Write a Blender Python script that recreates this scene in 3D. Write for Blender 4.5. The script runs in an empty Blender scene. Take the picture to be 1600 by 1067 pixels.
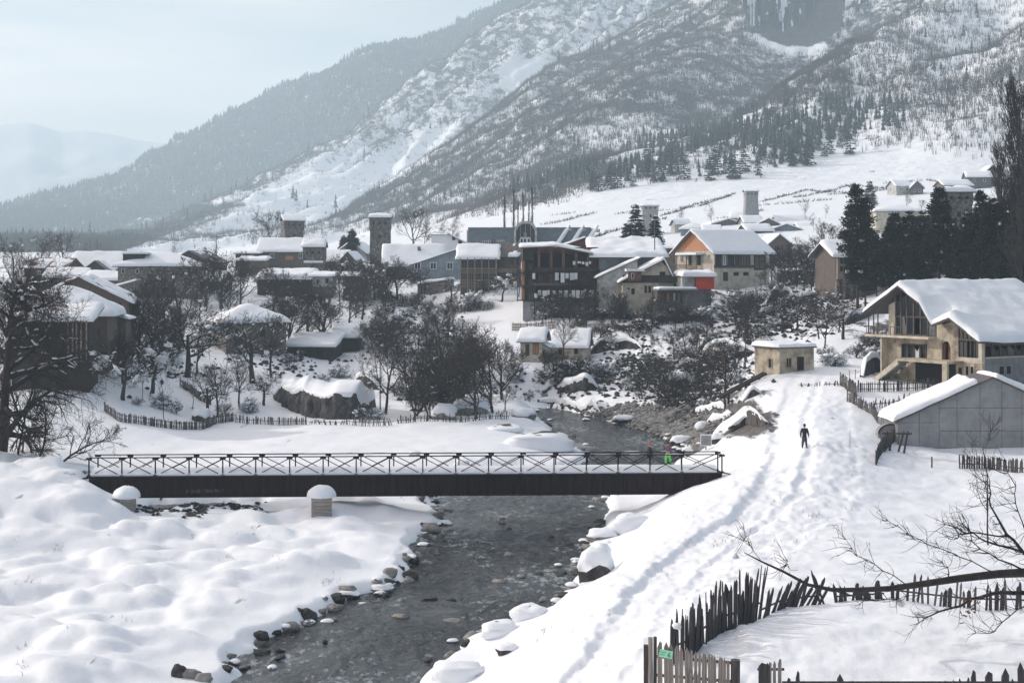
import bpy, bmesh, math, random
import numpy as np
from mathutils import Vector, Matrix
R = math.radians
random.seed(7); rng = np.random.default_rng(7)
S = bpy.context.scene
COL = S.collection
# ------------------------------------------------------------------ camera
H, F, V0 = 19.0, 2222.2, 420.0          # eye height above the river, focal length and horizon in photo pixels
cam = bpy.data.cameras.new('camera'); cam.lens = 50; cam.sensor_width = 36
cam.shift_y = -(533.5 - V0) / 1600.0; cam.clip_start = 0.5; cam.clip_end = 20000
camo = bpy.data.objects.new('camera', cam); camo.location = (0, 0, H); camo.rotation_euler = (R(90), 0, 0)
COL.objects.link(camo); S.camera = camo
# ------------------------------------------------------------------ sky, sun, exposure
SUN_EL, SUN_AZ = 26.0, -66.0            # degrees; azimuth measured from +Y towards +X
w = bpy.data.worlds.new('World'); S.world = w; w.use_nodes = True
nt = w.node_tree; nt.nodes.clear(); N = nt.nodes.new; L = nt.links.new
out = N('ShaderNodeOutputWorld'); bg = N('ShaderNodeBackground'); bg.inputs[1].default_value = 0.10
sky = N('ShaderNodeTexSky'); sky.sky_type = 'NISHITA'; sky.sun_disc = False
sky.sun_elevation = R(SUN_EL); sky.sun_rotation = R(SUN_AZ); sky.altitude = 1400; sky.air_density = 1.4; sky.dust_density = 1.5
tc = N('ShaderNodeTexCoord'); mp = N('ShaderNodeMapping'); mp.inputs['Scale'].default_value = (1.2, 1.2, 9.0)
mp.inputs['Rotation'].default_value = (R(4), R(-6), 0)
nz = N('ShaderNodeTexNoise'); nz.inputs['Scale'].default_value = 2.2; nz.inputs['Detail'].default_value = 5; nz.inputs['Roughness'].default_value = .5
rp = N('ShaderNodeValToRGB'); rp.color_ramp.elements[0].position = .30; rp.color_ramp.elements[0].color = (.25, .25, .25, 1)
rp.color_ramp.elements[1].position = .62; rp.color_ramp.elements[1].color = (.85, .85, .85, 1)
mx = N('ShaderNodeMix'); mx.data_type = 'RGBA'
# thin high cloud veil on the sky's physical scale, brighter all round the sun as cirrus is
dt = N('ShaderNodeVectorMath'); dt.operation = 'DOT_PRODUCT'; dt.inputs[1].default_value = (math.sin(R(SUN_AZ))*math.cos(R(SUN_EL)), math.cos(R(SUN_AZ))*math.cos(R(SUN_EL)), math.sin(R(SUN_EL)))
mr = N('ShaderNodeMapRange'); mr.inputs[1].default_value = -.4; mr.inputs[2].default_value = 1; mr.inputs[3].default_value = 2.2; mr.inputs[4].default_value = 17.0
vs = N('ShaderNodeVectorMath'); vs.operation = 'SCALE'; mt_ = N('ShaderNodeMapRange'); mt_.inputs[1].default_value = -.2; mt_.inputs[2].default_value = .75; mc_ = N('ShaderNodeMix'); mc_.data_type = 'RGBA'; mc_.inputs[6].default_value = (.62, .95, 1.32, 1); mc_.inputs[7].default_value = (1.50, 1.14, .92, 1)
L(dt.outputs['Value'], mt_.inputs[0]); L(mt_.outputs[0], mc_.inputs[0]); L(mc_.outputs[2], vs.inputs[0])
L(tc.outputs['Generated'], dt.inputs[0]); L(dt.outputs['Value'], mr.inputs[0]); L(mr.outputs[0], vs.inputs['Scale']); L(vs.outputs[0], mx.inputs[7])
L(tc.outputs['Generated'], mp.inputs[0]); L(mp.outputs[0], nz.inputs['Vector']); L(nz.outputs[0], rp.inputs[0])
L(rp.outputs[0], mx.inputs[0]); L(sky.outputs[0], mx.inputs[6]); L(mx.outputs[2], bg.inputs[0]); L(bg.outputs[0], out.inputs[0])
sun = bpy.data.lights.new('sun', 'SUN'); sun.energy = 4.1; sun.angle = R(0.8); sun.color = (1, .95, .88)
suno = bpy.data.objects.new('sun', sun); COL.objects.link(suno)
sd = Vector((math.sin(R(SUN_AZ)) * math.cos(R(SUN_EL)), math.cos(R(SUN_AZ)) * math.cos(R(SUN_EL)), math.sin(R(SUN_EL))))
suno.rotation_euler = sd.to_track_quat('Z', 'Y').to_euler()
S.view_settings.view_transform = 'Standard'; S.view_settings.look = 'None'; S.view_settings.gamma = 1
S.view_settings.exposure = 0.02
S.cycles.volume_bounces = 1

# ------------------------------------------------------------------ pixel <-> world
def wx(u, D): return (u - 800.0) / F * D
def wz(v, D): return H - (v - V0) / F * D
def P(u, v, D): return (wx(u, D), D, wz(v, D))
# ------------------------------------------------------------------ noise
def hsh(ix, iy, k=0):
    h = (ix.astype(np.int64) * 374761393 + iy.astype(np.int64) * 668265263 + k * 1442695041) & 0xffffffff
    h = ((h ^ (h >> 13)) * 1274126177) & 0xffffffff
    return ((h ^ (h >> 16)) & 0xffffff) / float(0xffffff)
def vnoise(x, y, k=0):
    x = np.asarray(x, float); y = np.asarray(y, float)
    ix = np.floor(x); iy = np.floor(y); fx = x - ix; fy = y - iy
    sx = fx*fx*fx*(fx*(fx*6-15)+10); sy = fy*fy*fy*(fy*(fy*6-15)+10)
    a = hsh(ix, iy, k); b = hsh(ix+1, iy, k); c = hsh(ix, iy+1, k); d = hsh(ix+1, iy+1, k)
    return (a*(1-sx)+b*sx)*(1-sy) + (c*(1-sx)+d*sx)*sy
def fbm(x, y, o=4, k=0, g=.5):
    s = 0; a = 1; t = 0
    for i in range(o):
        s = s + a*vnoise(x*2**i+17.3*i, y*2**i-9.1*i, k+i); t += a; a *= g
    return s/t*2-1
def pillows(x, y, k=0, sm=9.0):
    """rounded mounds: smooth union of one jittered dome per cell, 0..1"""
    ix = np.floor(x); iy = np.floor(y); acc = 0
    for dx in (-1, 0, 1):
        for dy in (-1, 0, 1):
            cx = ix+dx; cy = iy+dy
            px = cx+.15+.7*hsh(cx, cy, k); py = cy+.15+.7*hsh(cx, cy, k+1); hh = .45+.55*hsh(cx, cy, k+2); rr = .75+.45*hsh(cx, cy, k+3)
            d2 = ((x-px)**2+(y-py)**2)/(rr*rr)
            acc = acc + np.exp(sm*hh*(1-d2))
    return np.log(acc+1)/sm
def sstep(a, b, x):
    t = np.clip((x-a)/(b-a), 0, 1); return t*t*(3-2*t)
def seg_dist(x, y, pts, closed=False):
    """distance to a polyline and length along it"""
    best = np.full(np.shape(x), 1e9); al = np.zeros(np.shape(x)); acc = 0
    n = len(pts); side = np.zeros(np.shape(x))
    for i in range(n if closed else n-1):
        ax, ay = pts[i]; bx_, by_ = pts[(i+1) % n]; dx, dy = bx_-ax, by_-ay; l2 = dx*dx+dy*dy+1e-9
        t = np.clip(((x-ax)*dx+(y-ay)*dy)/l2, 0, 1); d = np.hypot(x-ax-t*dx, y-ay-t*dy)
        m = d < best; best = np.where(m, d, best); al = np.where(m, acc+t*math.sqrt(l2), al)
        side = np.where(m, np.sign((x-ax)*dy-(y-ay)*dx), side); acc += math.sqrt(l2)
    return best, al, side
def inside(x, y, pts):
    c = np.zeros(np.shape(x), bool); n = len(pts)
    for i in range(n):
        x1, y1 = pts[i]; x2, y2 = pts[(i+1) % n]
        if y1 == y2: continue
        c ^= ((y1 > y) != (y2 > y)) & (x < (x2-x1)*(y-y1)/(y2-y1)+x1)
    return c
# ------------------------------------------------------------------ objects
def tag(o, label=None, cat=None, group=None, kind=None):
    if label: o['label'] = label
    if cat: o['category'] = cat
    if group: o['group'] = group
    if kind: o['kind'] = kind
    return o
def mesh(name, V, Fc, smooth=False):
    m = bpy.data.meshes.new(name)
    V = np.asarray(V, np.float32).reshape(-1, 3)
    if isinstance(Fc, np.ndarray):
        k = Fc.shape[1]; m.vertices.add(len(V)); m.vertices.foreach_set('co', V.ravel())
        m.loops.add(Fc.size); m.loops.foreach_set('vertex_index', Fc.ravel().astype(np.int32))
        m.polygons.add(len(Fc)); m.polygons.foreach_set('loop_start', np.arange(0, Fc.size, k, dtype=np.int32))
        m.update(calc_edges=True)
    else:
        m.from_pydata(V.tolist(), [], Fc); m.update()
    if smooth: m.polygons.foreach_set('use_smooth', np.ones(len(m.polygons), bool))
    return m
def obj(name, m, mat, parent=None, loc=None):
    o = bpy.data.objects.new(name, m); COL.objects.link(o)
    if mat is not None and isinstance(m, bpy.types.Mesh) and not m.materials: m.materials.append(mat)
    if parent: o.parent = parent
    if loc is not None: o.location = loc
    return o
def empty(name, loc, rz=0, label=None, cat=None, group=None):
    o = bpy.data.objects.new(name, None); COL.objects.link(o); o.location = loc; o.rotation_euler = (0, 0, rz)
    o.empty_display_size = .3
    return tag(o, label, cat, group)
def copy_tree(o, parent=None):
    c = o.copy(); COL.objects.link(c); c.parent = parent
    for ch in KIDS.get(o.name, []): copy_tree(ch, c)
    return c
KIDS = {}
def remember(o):
    for ch in o.children: KIDS.setdefault(o.name, []).append(ch); remember(ch)
class G:
    """collects shapes and links them as one mesh object"""
    def __init__(s): s.v = []; s.f = []
    def add(s, v, f):
        b = len(s.v); s.v += [tuple(p) for p in v]; s.f += [tuple(i+b for i in q) for q in f]; return s
    def box(s, x0, x1, y0, y1, z0, z1):
        return s.add([(x0,y0,z0),(x1,y0,z0),(x1,y1,z0),(x0,y1,z0),(x0,y0,z1),(x1,y0,z1),(x1,y1,z1),(x0,y1,z1)],
                     [(0,3,2,1),(4,5,6,7),(0,1,5,4),(1,2,6,5),(2,3,7,6),(3,0,4,7)])
    def bar(s, a, b, wd, hg=None):
        a = Vector(a); b = Vector(b); d = (b-a).normalized(); up = Vector((0,0,1)) if abs(d.z) < .95 else Vector((1,0,0))
        r = d.cross(up).normalized(); q = r.cross(d).normalized(); hg = hg or wd; v = []
        for p in (a, b):
            for i, j in ((-1,-1),(1,-1),(1,1),(-1,1)): v.append(p+r*(i*wd/2)+q*(j*hg/2))
        return s.add(v, [(0,1,2,3),(7,6,5,4),(0,4,5,1),(1,5,6,2),(2,6,7,3),(3,7,4,0)])
    def tube(s, a, b, r0, r1=None, n=6, cap=True):
        r1 = r0 if r1 is None else r1; a = Vector(a); b = Vector(b); d = (b-a).normalized()
        up = Vector((0,0,1)) if abs(d.z) < .95 else Vector((1,0,0)); e = d.cross(up).normalized(); q = e.cross(d); v = []
        for p, r in ((a, r0), (b, r1)):
            for i in range(n): t = 2*math.pi*i/n; v.append(p+e*(r*math.cos(t))+q*(r*math.sin(t)))
        f = [(i, (i+1) % n, n+(i+1) % n, n+i) for i in range(n)]
        if cap: f += [tuple(range(n))[::-1], tuple(range(n, 2*n))]
        return s.add(v, f)
    def prism_y(s, poly, y0, y1):
        """polygon in x,z pushed from y0 to y1 (polygon counter-clockwise seen from -y)"""
        n = len(poly); v = [(x, y0, z) for x, z in poly]+[(x, y1, z) for x, z in poly]
        return s.add(v, [tuple(range(n)), tuple(range(n, 2*n))[::-1]]+[((i+1) % n, i, n+i, n+(i+1) % n) for i in range(n)])
    def prism_x(s, poly, x0, x1):
        n = len(poly); v = [(x0, y, z) for y, z in poly]+[(x1, y, z) for y, z in poly]
        return s.add(v, [tuple(range(n))[::-1], tuple(range(n, 2*n))]+[(i, (i+1) % n, n+(i+1) % n, n+i) for i in range(n)])
    def grid(s, Vv):
        """Vv: array (m,n,3)"""
        m_, n_ = Vv.shape[:2]; b = len(s.v); s.v += [tuple(p) for p in Vv.reshape(-1, 3)]
        for i in range(m_-1):
            for j in range(n_-1): s.f.append((b+i*n_+j, b+(i+1)*n_+j, b+(i+1)*n_+j+1, b+i*n_+j+1))
        return s
    def blob(s, c, r, k=0, lump=.18, ns=8, nr=5, flat=0):
        """uneven ball; r = (rx,ry,rz); flat cuts the underside"""
        b = len(s.v); cx, cy, cz = c; rx, ry, rz_ = r
        for i in range(nr+1):
            ph = math.pi*i/nr
            for j in range(ns):
                th = 2*math.pi*j/ns; x = math.sin(ph)*math.cos(th); y = math.sin(ph)*math.sin(th); z = math.cos(ph)
                n_ = 1+lump*(2*random.random()-1) if 0 < i < nr else 1
                s.v.append((cx+rx*x*n_, cy+ry*y*n_, cz+rz_*(z*n_ if z > 0 else z*(1-flat)*n_)))
        for i in range(nr):
            for j in range(ns): s.f.append((b+i*ns+j, b+(i+1)*ns+j, b+(i+1)*ns+(j+1) % ns, b+i*ns+(j+1) % ns))
        return s
    def build(s, name, mat, parent=None, smooth=False, loc=None, label=None):
        o = obj(name, mesh(name, s.v, s.f, smooth), mat, parent, loc)
        if label: o['label'] = label
        return o
# ------------------------------------------------------------------ materials
def material(name, base, rough=.8, c2=None, nscale=3, bump=0, bscale=20, metal=0, coord='Object', scale=(1,1,1), c3=None, spec=.5, detail=5, lo=.35, hi=.65):
    m = bpy.data.materials.new(name); m.use_nodes = True; t = m.node_tree; n = t.nodes; l = t.links; p = n['Principled BSDF']
    p.inputs['Base Color'].default_value = (*base, 1); p.inputs['Roughness'].default_value = rough; p.inputs['Metallic'].default_value = metal
    p.inputs['Specular IOR Level'].default_value = spec
    tc = n.new('ShaderNodeTexCoord'); mp = n.new('ShaderNodeMapping'); mp.inputs['Scale'].default_value = scale
    l.new(tc.outputs[coord], mp.inputs[0])
    if c2:
        nz = n.new('ShaderNodeTexNoise'); nz.inputs['Scale'].default_value = nscale; nz.inputs['Detail'].default_value = detail; nz.inputs['Roughness'].default_value = .6
        l.new(mp.outputs[0], nz.inputs['Vector']); rp = n.new('ShaderNodeValToRGB'); e = rp.color_ramp.elements
        e[0].position = lo; e[0].color = (*base, 1); e[1].position = hi; e[1].color = (*c2, 1)
        if c3: x = e.new((lo+hi)/2); x.color = (*c3, 1)
        l.new(nz.outputs[0], rp.inputs[0]); l.new(rp.outputs[0], p.inputs['Base Color'])
    if bump:
        nb = n.new('ShaderNodeTexNoise'); nb.inputs['Scale'].default_value = bscale; nb.inputs['Detail'].default_value = 4
        l.new(mp.outputs[0], nb.inputs['Vector']); b = n.new('ShaderNodeBump'); b.inputs['Distance'].default_value = bump; b.inputs['Strength'].default_value = 1
        l.new(nb.outputs[0], b.inputs['Height']); l.new(b.outputs[0], p.inputs['Normal'])
    return m
M = {}
M['snow'] = material('snow', (.80,.83,.87), .55, (.84,.86,.89), .6, .02, 5)
M['roofsnow'] = material('roof_snow', (.80,.83,.87), .6, (.86,.88,.9), 1.2, .04, 1.6)
M['bark'] = material('bark', (.022,.019,.02), .9, (.05,.042,.04), 3, .02, 14)
M['twig'] = material('twig', (.022,.018,.019), .9, (.045,.036,.034), 1)
M['birch'] = material('birch_bark', (.12,.09,.075), .85, (.2,.16,.14), 3)
M['needle'] = material('needles', (.006,.011,.012), .9, (.018,.026,.023), 1.2)
M['steel'] = material('dark_steel', (.006,.006,.009), .85, (.034,.019,.018), 1.6, scale=(2.2,2.2,.25), spec=.2)
M['concrete'] = material('concrete', (.23,.235,.24), .9, (.33,.33,.33), .9, .01, 8, c3=(.28,.28,.285))
M['concrete2'] = material('dark_concrete', (.15,.15,.15), .9, (.24,.235,.23), 1.2, .01, 8)
M['rock'] = material('rock', (.014,.015,.018), .85, (.085,.078,.072), 1.1, .12, 3, c3=(.028,.027,.029))
M['stone'] = material('river_stone', (.10,.10,.105), .7, (.26,.25,.235), 1.4, .02, 9)
M['earth'] = material('bare_earth', (.045,.038,.035), .95, (.10,.085,.075), 1.5, .2, 2)
M['wood'] = material('weathered_wood', (.05,.045,.045), .85, (.13,.115,.105), 2.5, .01, 10, scale=(6,6,.5))
M['woodlight'] = material('pale_wood', (.17,.135,.11), .85, (.34,.29,.24), 2.5, .01, 10, scale=(6,6,.5))
M['wooddark'] = material('dark_timber', (.016,.013,.014), .85, (.045,.033,.03), 2, scale=(4,4,.6))
M['woodred'] = material('red_brown_timber', (.10,.04,.03), .8, (.19,.08,.055), 2, scale=(4,4,.6))
M['orange'] = material('varnished_orange_wood', (.38,.14,.05), .6, (.55,.24,.10), 2.5, scale=(5,5,.6))
M['brown'] = material('brown_planks', (.075,.058,.05), .85, (.17,.135,.11), 2.5, scale=(5,5,.5))
M['cream'] = material('cream_render', (.40,.35,.27), .9, (.62,.56,.46), .9, .01, 12, c3=(.52,.46,.37))
M['ochre'] = material('stained_ochre_render', (.20,.165,.125), .9, (.54,.465,.36), .8, .02, 10, c3=(.42,.36,.275))
M['grey'] = material('grey_render', (.17,.18,.19), .9, (.34,.35,.35), .8)
M['pale'] = material('pale_render', (.26,.265,.26), .9, (.54,.53,.5), .7)
M['bluegrey'] = material('blue_grey_render', (.15,.19,.225), .9, (.25,.29,.32), .6)
M['bluegreyp'] = material('blue_grey_roof_sheet', (.085,.11,.135), .6, (.14,.165,.19), 1)
M['white'] = material('white_paint', (.72,.73,.74), .6)
M['stonewall'] = material('rubble_stone', (.06,.056,.052), .95, (.32,.285,.24), 2.6, .08, 3, c3=(.16,.145,.13), detail=3)
M['tower'] = material('tower_stone', (.045,.043,.045), .95, (.20,.185,.17), 1.6, .08, 3, c3=(.10,.096,.094), detail=6)
M['glass'] = material('window_glass', (.015,.02,.025), .12, spec=.6)
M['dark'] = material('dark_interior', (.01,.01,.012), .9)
M['redroof'] = material('maroon_roof_sheet', (.10,.035,.035), .6, (.16,.06,.055), 1)
M['metal'] = material('rusty_roof_sheet', (.06,.05,.052), .6, (.12,.09,.085), 1.5)
M['red'] = material('red_tarpaulin', (.60,.045,.02), .6, (.72,.08,.03), 1)
M['curtain'] = material('pale_cloth', (.60,.62,.64), .9)
M['curtain2'] = material('dusty_glass', (.16,.17,.17), .5, (.05,.055,.06), 1.5)
M['linen'] = material('white_linen', (.74,.76,.78), .9)
# ------------------------------------------------------------------ building sites (u, v of the base, distance): the terrain is fitted to them
# control points of the land: (u, v, D)
CP = [
 # left flood plain and bank at the bridge
 (-300,1075,60),(-100,1070,60),(100,1072,60),(250,1072,60),(-300,900,84),(0,900,83),(300,905,82),(500,900,83),(-300,800,106),
 (0,745,106),(-200,735,106),(60,733,107),(130,748,106),(20,722,113),(-200,700,120),(190,795,104),(300,800,105),(500,806,104),(620,805,104),
 (0,640,150),(200,745,119),(350,748,119),(500,750,119),(700,750,119),(820,735,124),(-200,640,150),
 (200,700,140),(400,702,139),(600,702,139),(800,700,141),(300,665,160),(500,662,161),(700,660,162),(800,655,165),
 # left hillside
 (100,620,158),(0,600,165),(-300,600,170),(230,610,172),(310,638,170),(400,615,182),(330,580,200),(250,560,200),(450,640,176),(500,590,205),
 (600,600,200),(640,640,178),(740,625,188),(700,580,208),(620,550,225),(650,510,250),(560,545,225),(700,490,265),(760,500,255),(450,495,262),
 (300,480,262),(180,520,205),(50,500,230),(-200,470,260),(0,455,290),(250,450,290),(560,450,295),(650,450,292),
 # right bank, river side
 (300,1500,33),(560,1400,36),(720,1062,62),(800,1040,59.5),(850,1000,61),(900,950,64.5),(950,885,74),(1000,845,82),(1050,785,95),(1100,757,103),(1135,745,108),
 (1000,795,105),(975,825,98),(1170,735,107),(1150,705,117),(900,1067,50),(880,1400,34),
 # path
 (960,1067,46.5),(1000,1000,52),(1050,930,61),(1150,835,77),(1250,770,89),(1257,691,105),(1252,642,122),(1270,600,142),
 # yard and field on the right
 (1100,1150,40),(1300,1150,40),(1600,1150,40),(1900,1150,40),(1300,1067,43.5),(1600,1067,43.5),(1300,1000,48),(1500,1000,48),(1800,1000,48),
 (1290,940,55),(1450,943,55),(1600,948,55),(1300,850,72),(1400,900,62),(1500,850,74),(1700,850,74),(1400,760,95),(1600,760,96),(1400,700,111),(1600,698,112),(1800,698,112),
 (1360,650,122),(1450,640,126),(1400,596,142),(1550,592,142),(1800,592,142),(1330,610,136),
 # right middle ground
 (1180,645,136),(1120,655,140),(1080,700,140),(1050,665,160),(1130,690,126),(1150,620,152),(1225,583,150),(1350,560,162),(1350,520,182),(1300,500,202),(1350,480,218),
 (1000,600,192),(1000,635,178),(1000,560,208),(950,625,185),(1100,600,176),(1100,560,196),(1100,520,216),(1200,500,222),(850,600,200),(880,570,208),(900,512,236),
 (1000,505,235),(1150,455,266),(1300,450,244),(1420,450,226),(1500,440,226),(1700,430,226),(1550,520,180),(1700,520,180),
 # village terrace and fields
 (-300,415,420),(0,410,420),(250,405,420),(450,402,420),(650,400,400),(800,420,310),(900,385,420),(1050,380,400),(1250,392,360),(1400,385,350),(1600,370,350),(1800,360,350),
 (-300,402,600),(0,400,600),(250,396,600),(450,388,600),(600,378,600),(750,358,600),(900,340,600),(1050,328,600),(1180,322,560),(1300,300,620),(1450,292,600),(1600,290,560),(1800,270,600),
 # foot of the mountain
 (850,327,680),(950,297,720),(1075,290,700),(1194,278,700),(1319,246,740),(1397,238,740),(1537,254,680),(1700,240,680),
 (-400,398,1300),(0,396,1200),(250,392,1200),(400,388,1050),(440,384,1300),(600,365,900),(740,338,850),
 # spur c (dark crest), near faces
 (490,378,1350),(600,305,1420),(700,240,1500),(787,187,1600),(872,122,1700),(950,84,1800),(1075,19,1950),(1131,-5,2000),(1300,-60,2100),(1600,-150,2200),(1900,-230,2300),
 (600,340,1150),(700,295,1150),(747,275,1200),(825,215,1300),(919,140,1450),(1044,78,1600),(850,275,950),(950,240,1000),(1000,160,1250),(1100,120,1350),(1100,222,900),(1000,262,800),
 # behind spur c: the gully and lit face of spur b
 (490,392,1600),(600,325,1750),(700,262,1850),(787,205,1950),(872,150,2050),(950,105,2150),(1075,50,2300),
 (600,290,2000),(700,215,2100),(800,150,2250),(560,330,1800),
 (200,392,1800),(300,345,1950),(380,305,2050),(450,270,2100),(540,225,2200),(620,165,2300),(700,100,2400),(770,50,2500),(870,-5,2600),(1100,-80,2700),(1500,-200,2800),
 (330,372,1500),(420,350,1550),(480,330,1700),
 # behind spur b: valley, then the forested skyline slope
 (200,400,2200),(380,335,2450),(540,260,2600),(700,150,2750),(870,40,2900),(100,396,2000),
 (100,365,2800),(300,300,2900),(450,230,2950),(600,150,3000),
 (-400,348,3700),(0,340,3600),(50,325,3550),(120,325,3450),(215,272,3400),(280,232,3350),(350,200,3300),(450,165,3300),(525,120,3300),(600,85,3300),(700,65,3350),(800,10,3400),(900,-40,3450),(1200,-130,3500),(1600,-260,3500),
 (0,372,4200),(280,300,4200),(525,200,4200),(800,90,4200),(1200,-60,4200),(1900,-200,4200),
 # spur d
 (965,265,830),(1075,237,880),(1194,175,980),(1240,137,1030),(1294,100,1080),(1334,78,1120),(1394,41,1180),(1444,0,1260),(1600,-110,1400),
 (1194,215,1150),(1294,140,1270),(1394,85,1380),(1180,85,1480),(1250,80,1500),(1250,-10,1560),(1320,-30,1560),
 (1250,210,820),(1350,160,880),(1450,110,960),
 # spur e
 (1381,194,800),(1481,128,870),(1537,90,920),(1600,45,980),(1750,-50,1080),(1537,125,1060),(1600,85,1120),
 (1500,200,740),(1600,170,760),(1700,130,780),
]
for q in ((95,580,166),(160,572,172),(185,565,182),(835,567,201),(890,566,209),(800,575,205),(1180,588,150),(1300,462,236),(1350,462,236),(1130,577,184),(1085,488,229),(1030,485,230),(985,480,236),(880,493,243),(760,452,268),(680,462,283),(400,556,212),(545,556,224)): CP.append(q)
SITES = []
def site(u, v, D): CP.append((u, v, D)); SITES.append((u, D))
# ------------------------------------------------------------------ fit: v over (u, log D)
def squash(D): return np.where(D > 650, 650*(np.maximum(D, 1)/650)**1.0, D)
def unsquash(D): return np.where(D > 650, 650*(np.maximum(D, 1)/650)**1.0, D)
cp = np.array(CP, float); cp[:,2] = squash(cp[:,2]); UK, DK = 1/260.0, 1/.22
X = np.stack([cp[:,0]*UK, np.log(cp[:,2])*DK], 1); n_ = len(X)
vz = cp[:,1]
def tps(A, B):
    r2 = ((A[:,None,:]-B[None,:,:])**2).sum(-1); return .5*r2*np.log(r2+1e-12)
K = tps(X, X)+np.eye(n_)*.03; Q = np.c_[np.ones(n_), X]
sol = np.linalg.solve(np.block([[K, Q],[Q.T, np.zeros((3,3))]]), np.r_[vz, 0, 0, 0])
cu = np.arange(-420, 2041, 12.0); cs = np.arange(math.log(9), math.log(4600)+.02, .014)
CU, CS = np.meshgrid(cu, cs, indexing='ij'); pts = np.c_[CU.ravel()*UK, CS.ravel()*DK]; CV = np.empty(len(pts))
for i in range(0, len(pts), 20000):
    q = pts[i:i+20000]; CV[i:i+20000] = tps(q, X)@sol[:n_]+np.c_[np.ones(len(q)), q]@sol[n_:]
CV = CV.reshape(CU.shape)
def base_v(u, D):
    a = np.clip((u-cu[0])/12.0, 0, len(cu)-1.001); b = np.clip((np.log(D)-cs[0])/.014, 0, len(cs)-1.001)
    i = a.astype(int); j = b.astype(int); fa = a-i; fb = b-j
    return (CV[i,j]*(1-fa)+CV[i+1,j]*fa)*(1-fb)+(CV[i,j+1]*(1-fa)+CV[i+1,j+1]*fa)*fb
def wr(l): return [(wx(u, H*F/(v-V0)), H*F/(v-V0)) for u, v in l]
RIV = wr([(-250,2000),(150,1350),(300,1150),(355,1067),(372,1040),(415,1002),(470,975),(515,950),(560,935),(610,918),(640,890),(655,865),(660,835),(690,825),(695,805),(672,785),(700,770),
      (770,755),(870,738),(925,718),(905,700),(872,680),(850,660),(836,643),(780,632),(800,628),(850,633),(905,647),(965,662),(1012,675),(1045,690),(1062,702),(1060,720),(1020,745),(960,765),(935,785),(948,812),
      (925,835),(908,860),(902,885),(888,910),(878,935),(855,962),(790,982),(735,1003),(690,1035),(655,1067),(580,1150),(500,1350),(200,2000)])
POOL = wr([(215,797),(250,788),(330,786),(400,787),(420,792),(360,799),(290,803),(240,806)])
PATH = [(wx(u,D),D) for u,D in ((880,38),(960,46.5),(1000,52),(1050,61),(1100,69),(1150,77),(1205,83),(1240,91),(1257,105),(1252,122),(1272,142),(1290,160))]
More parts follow.
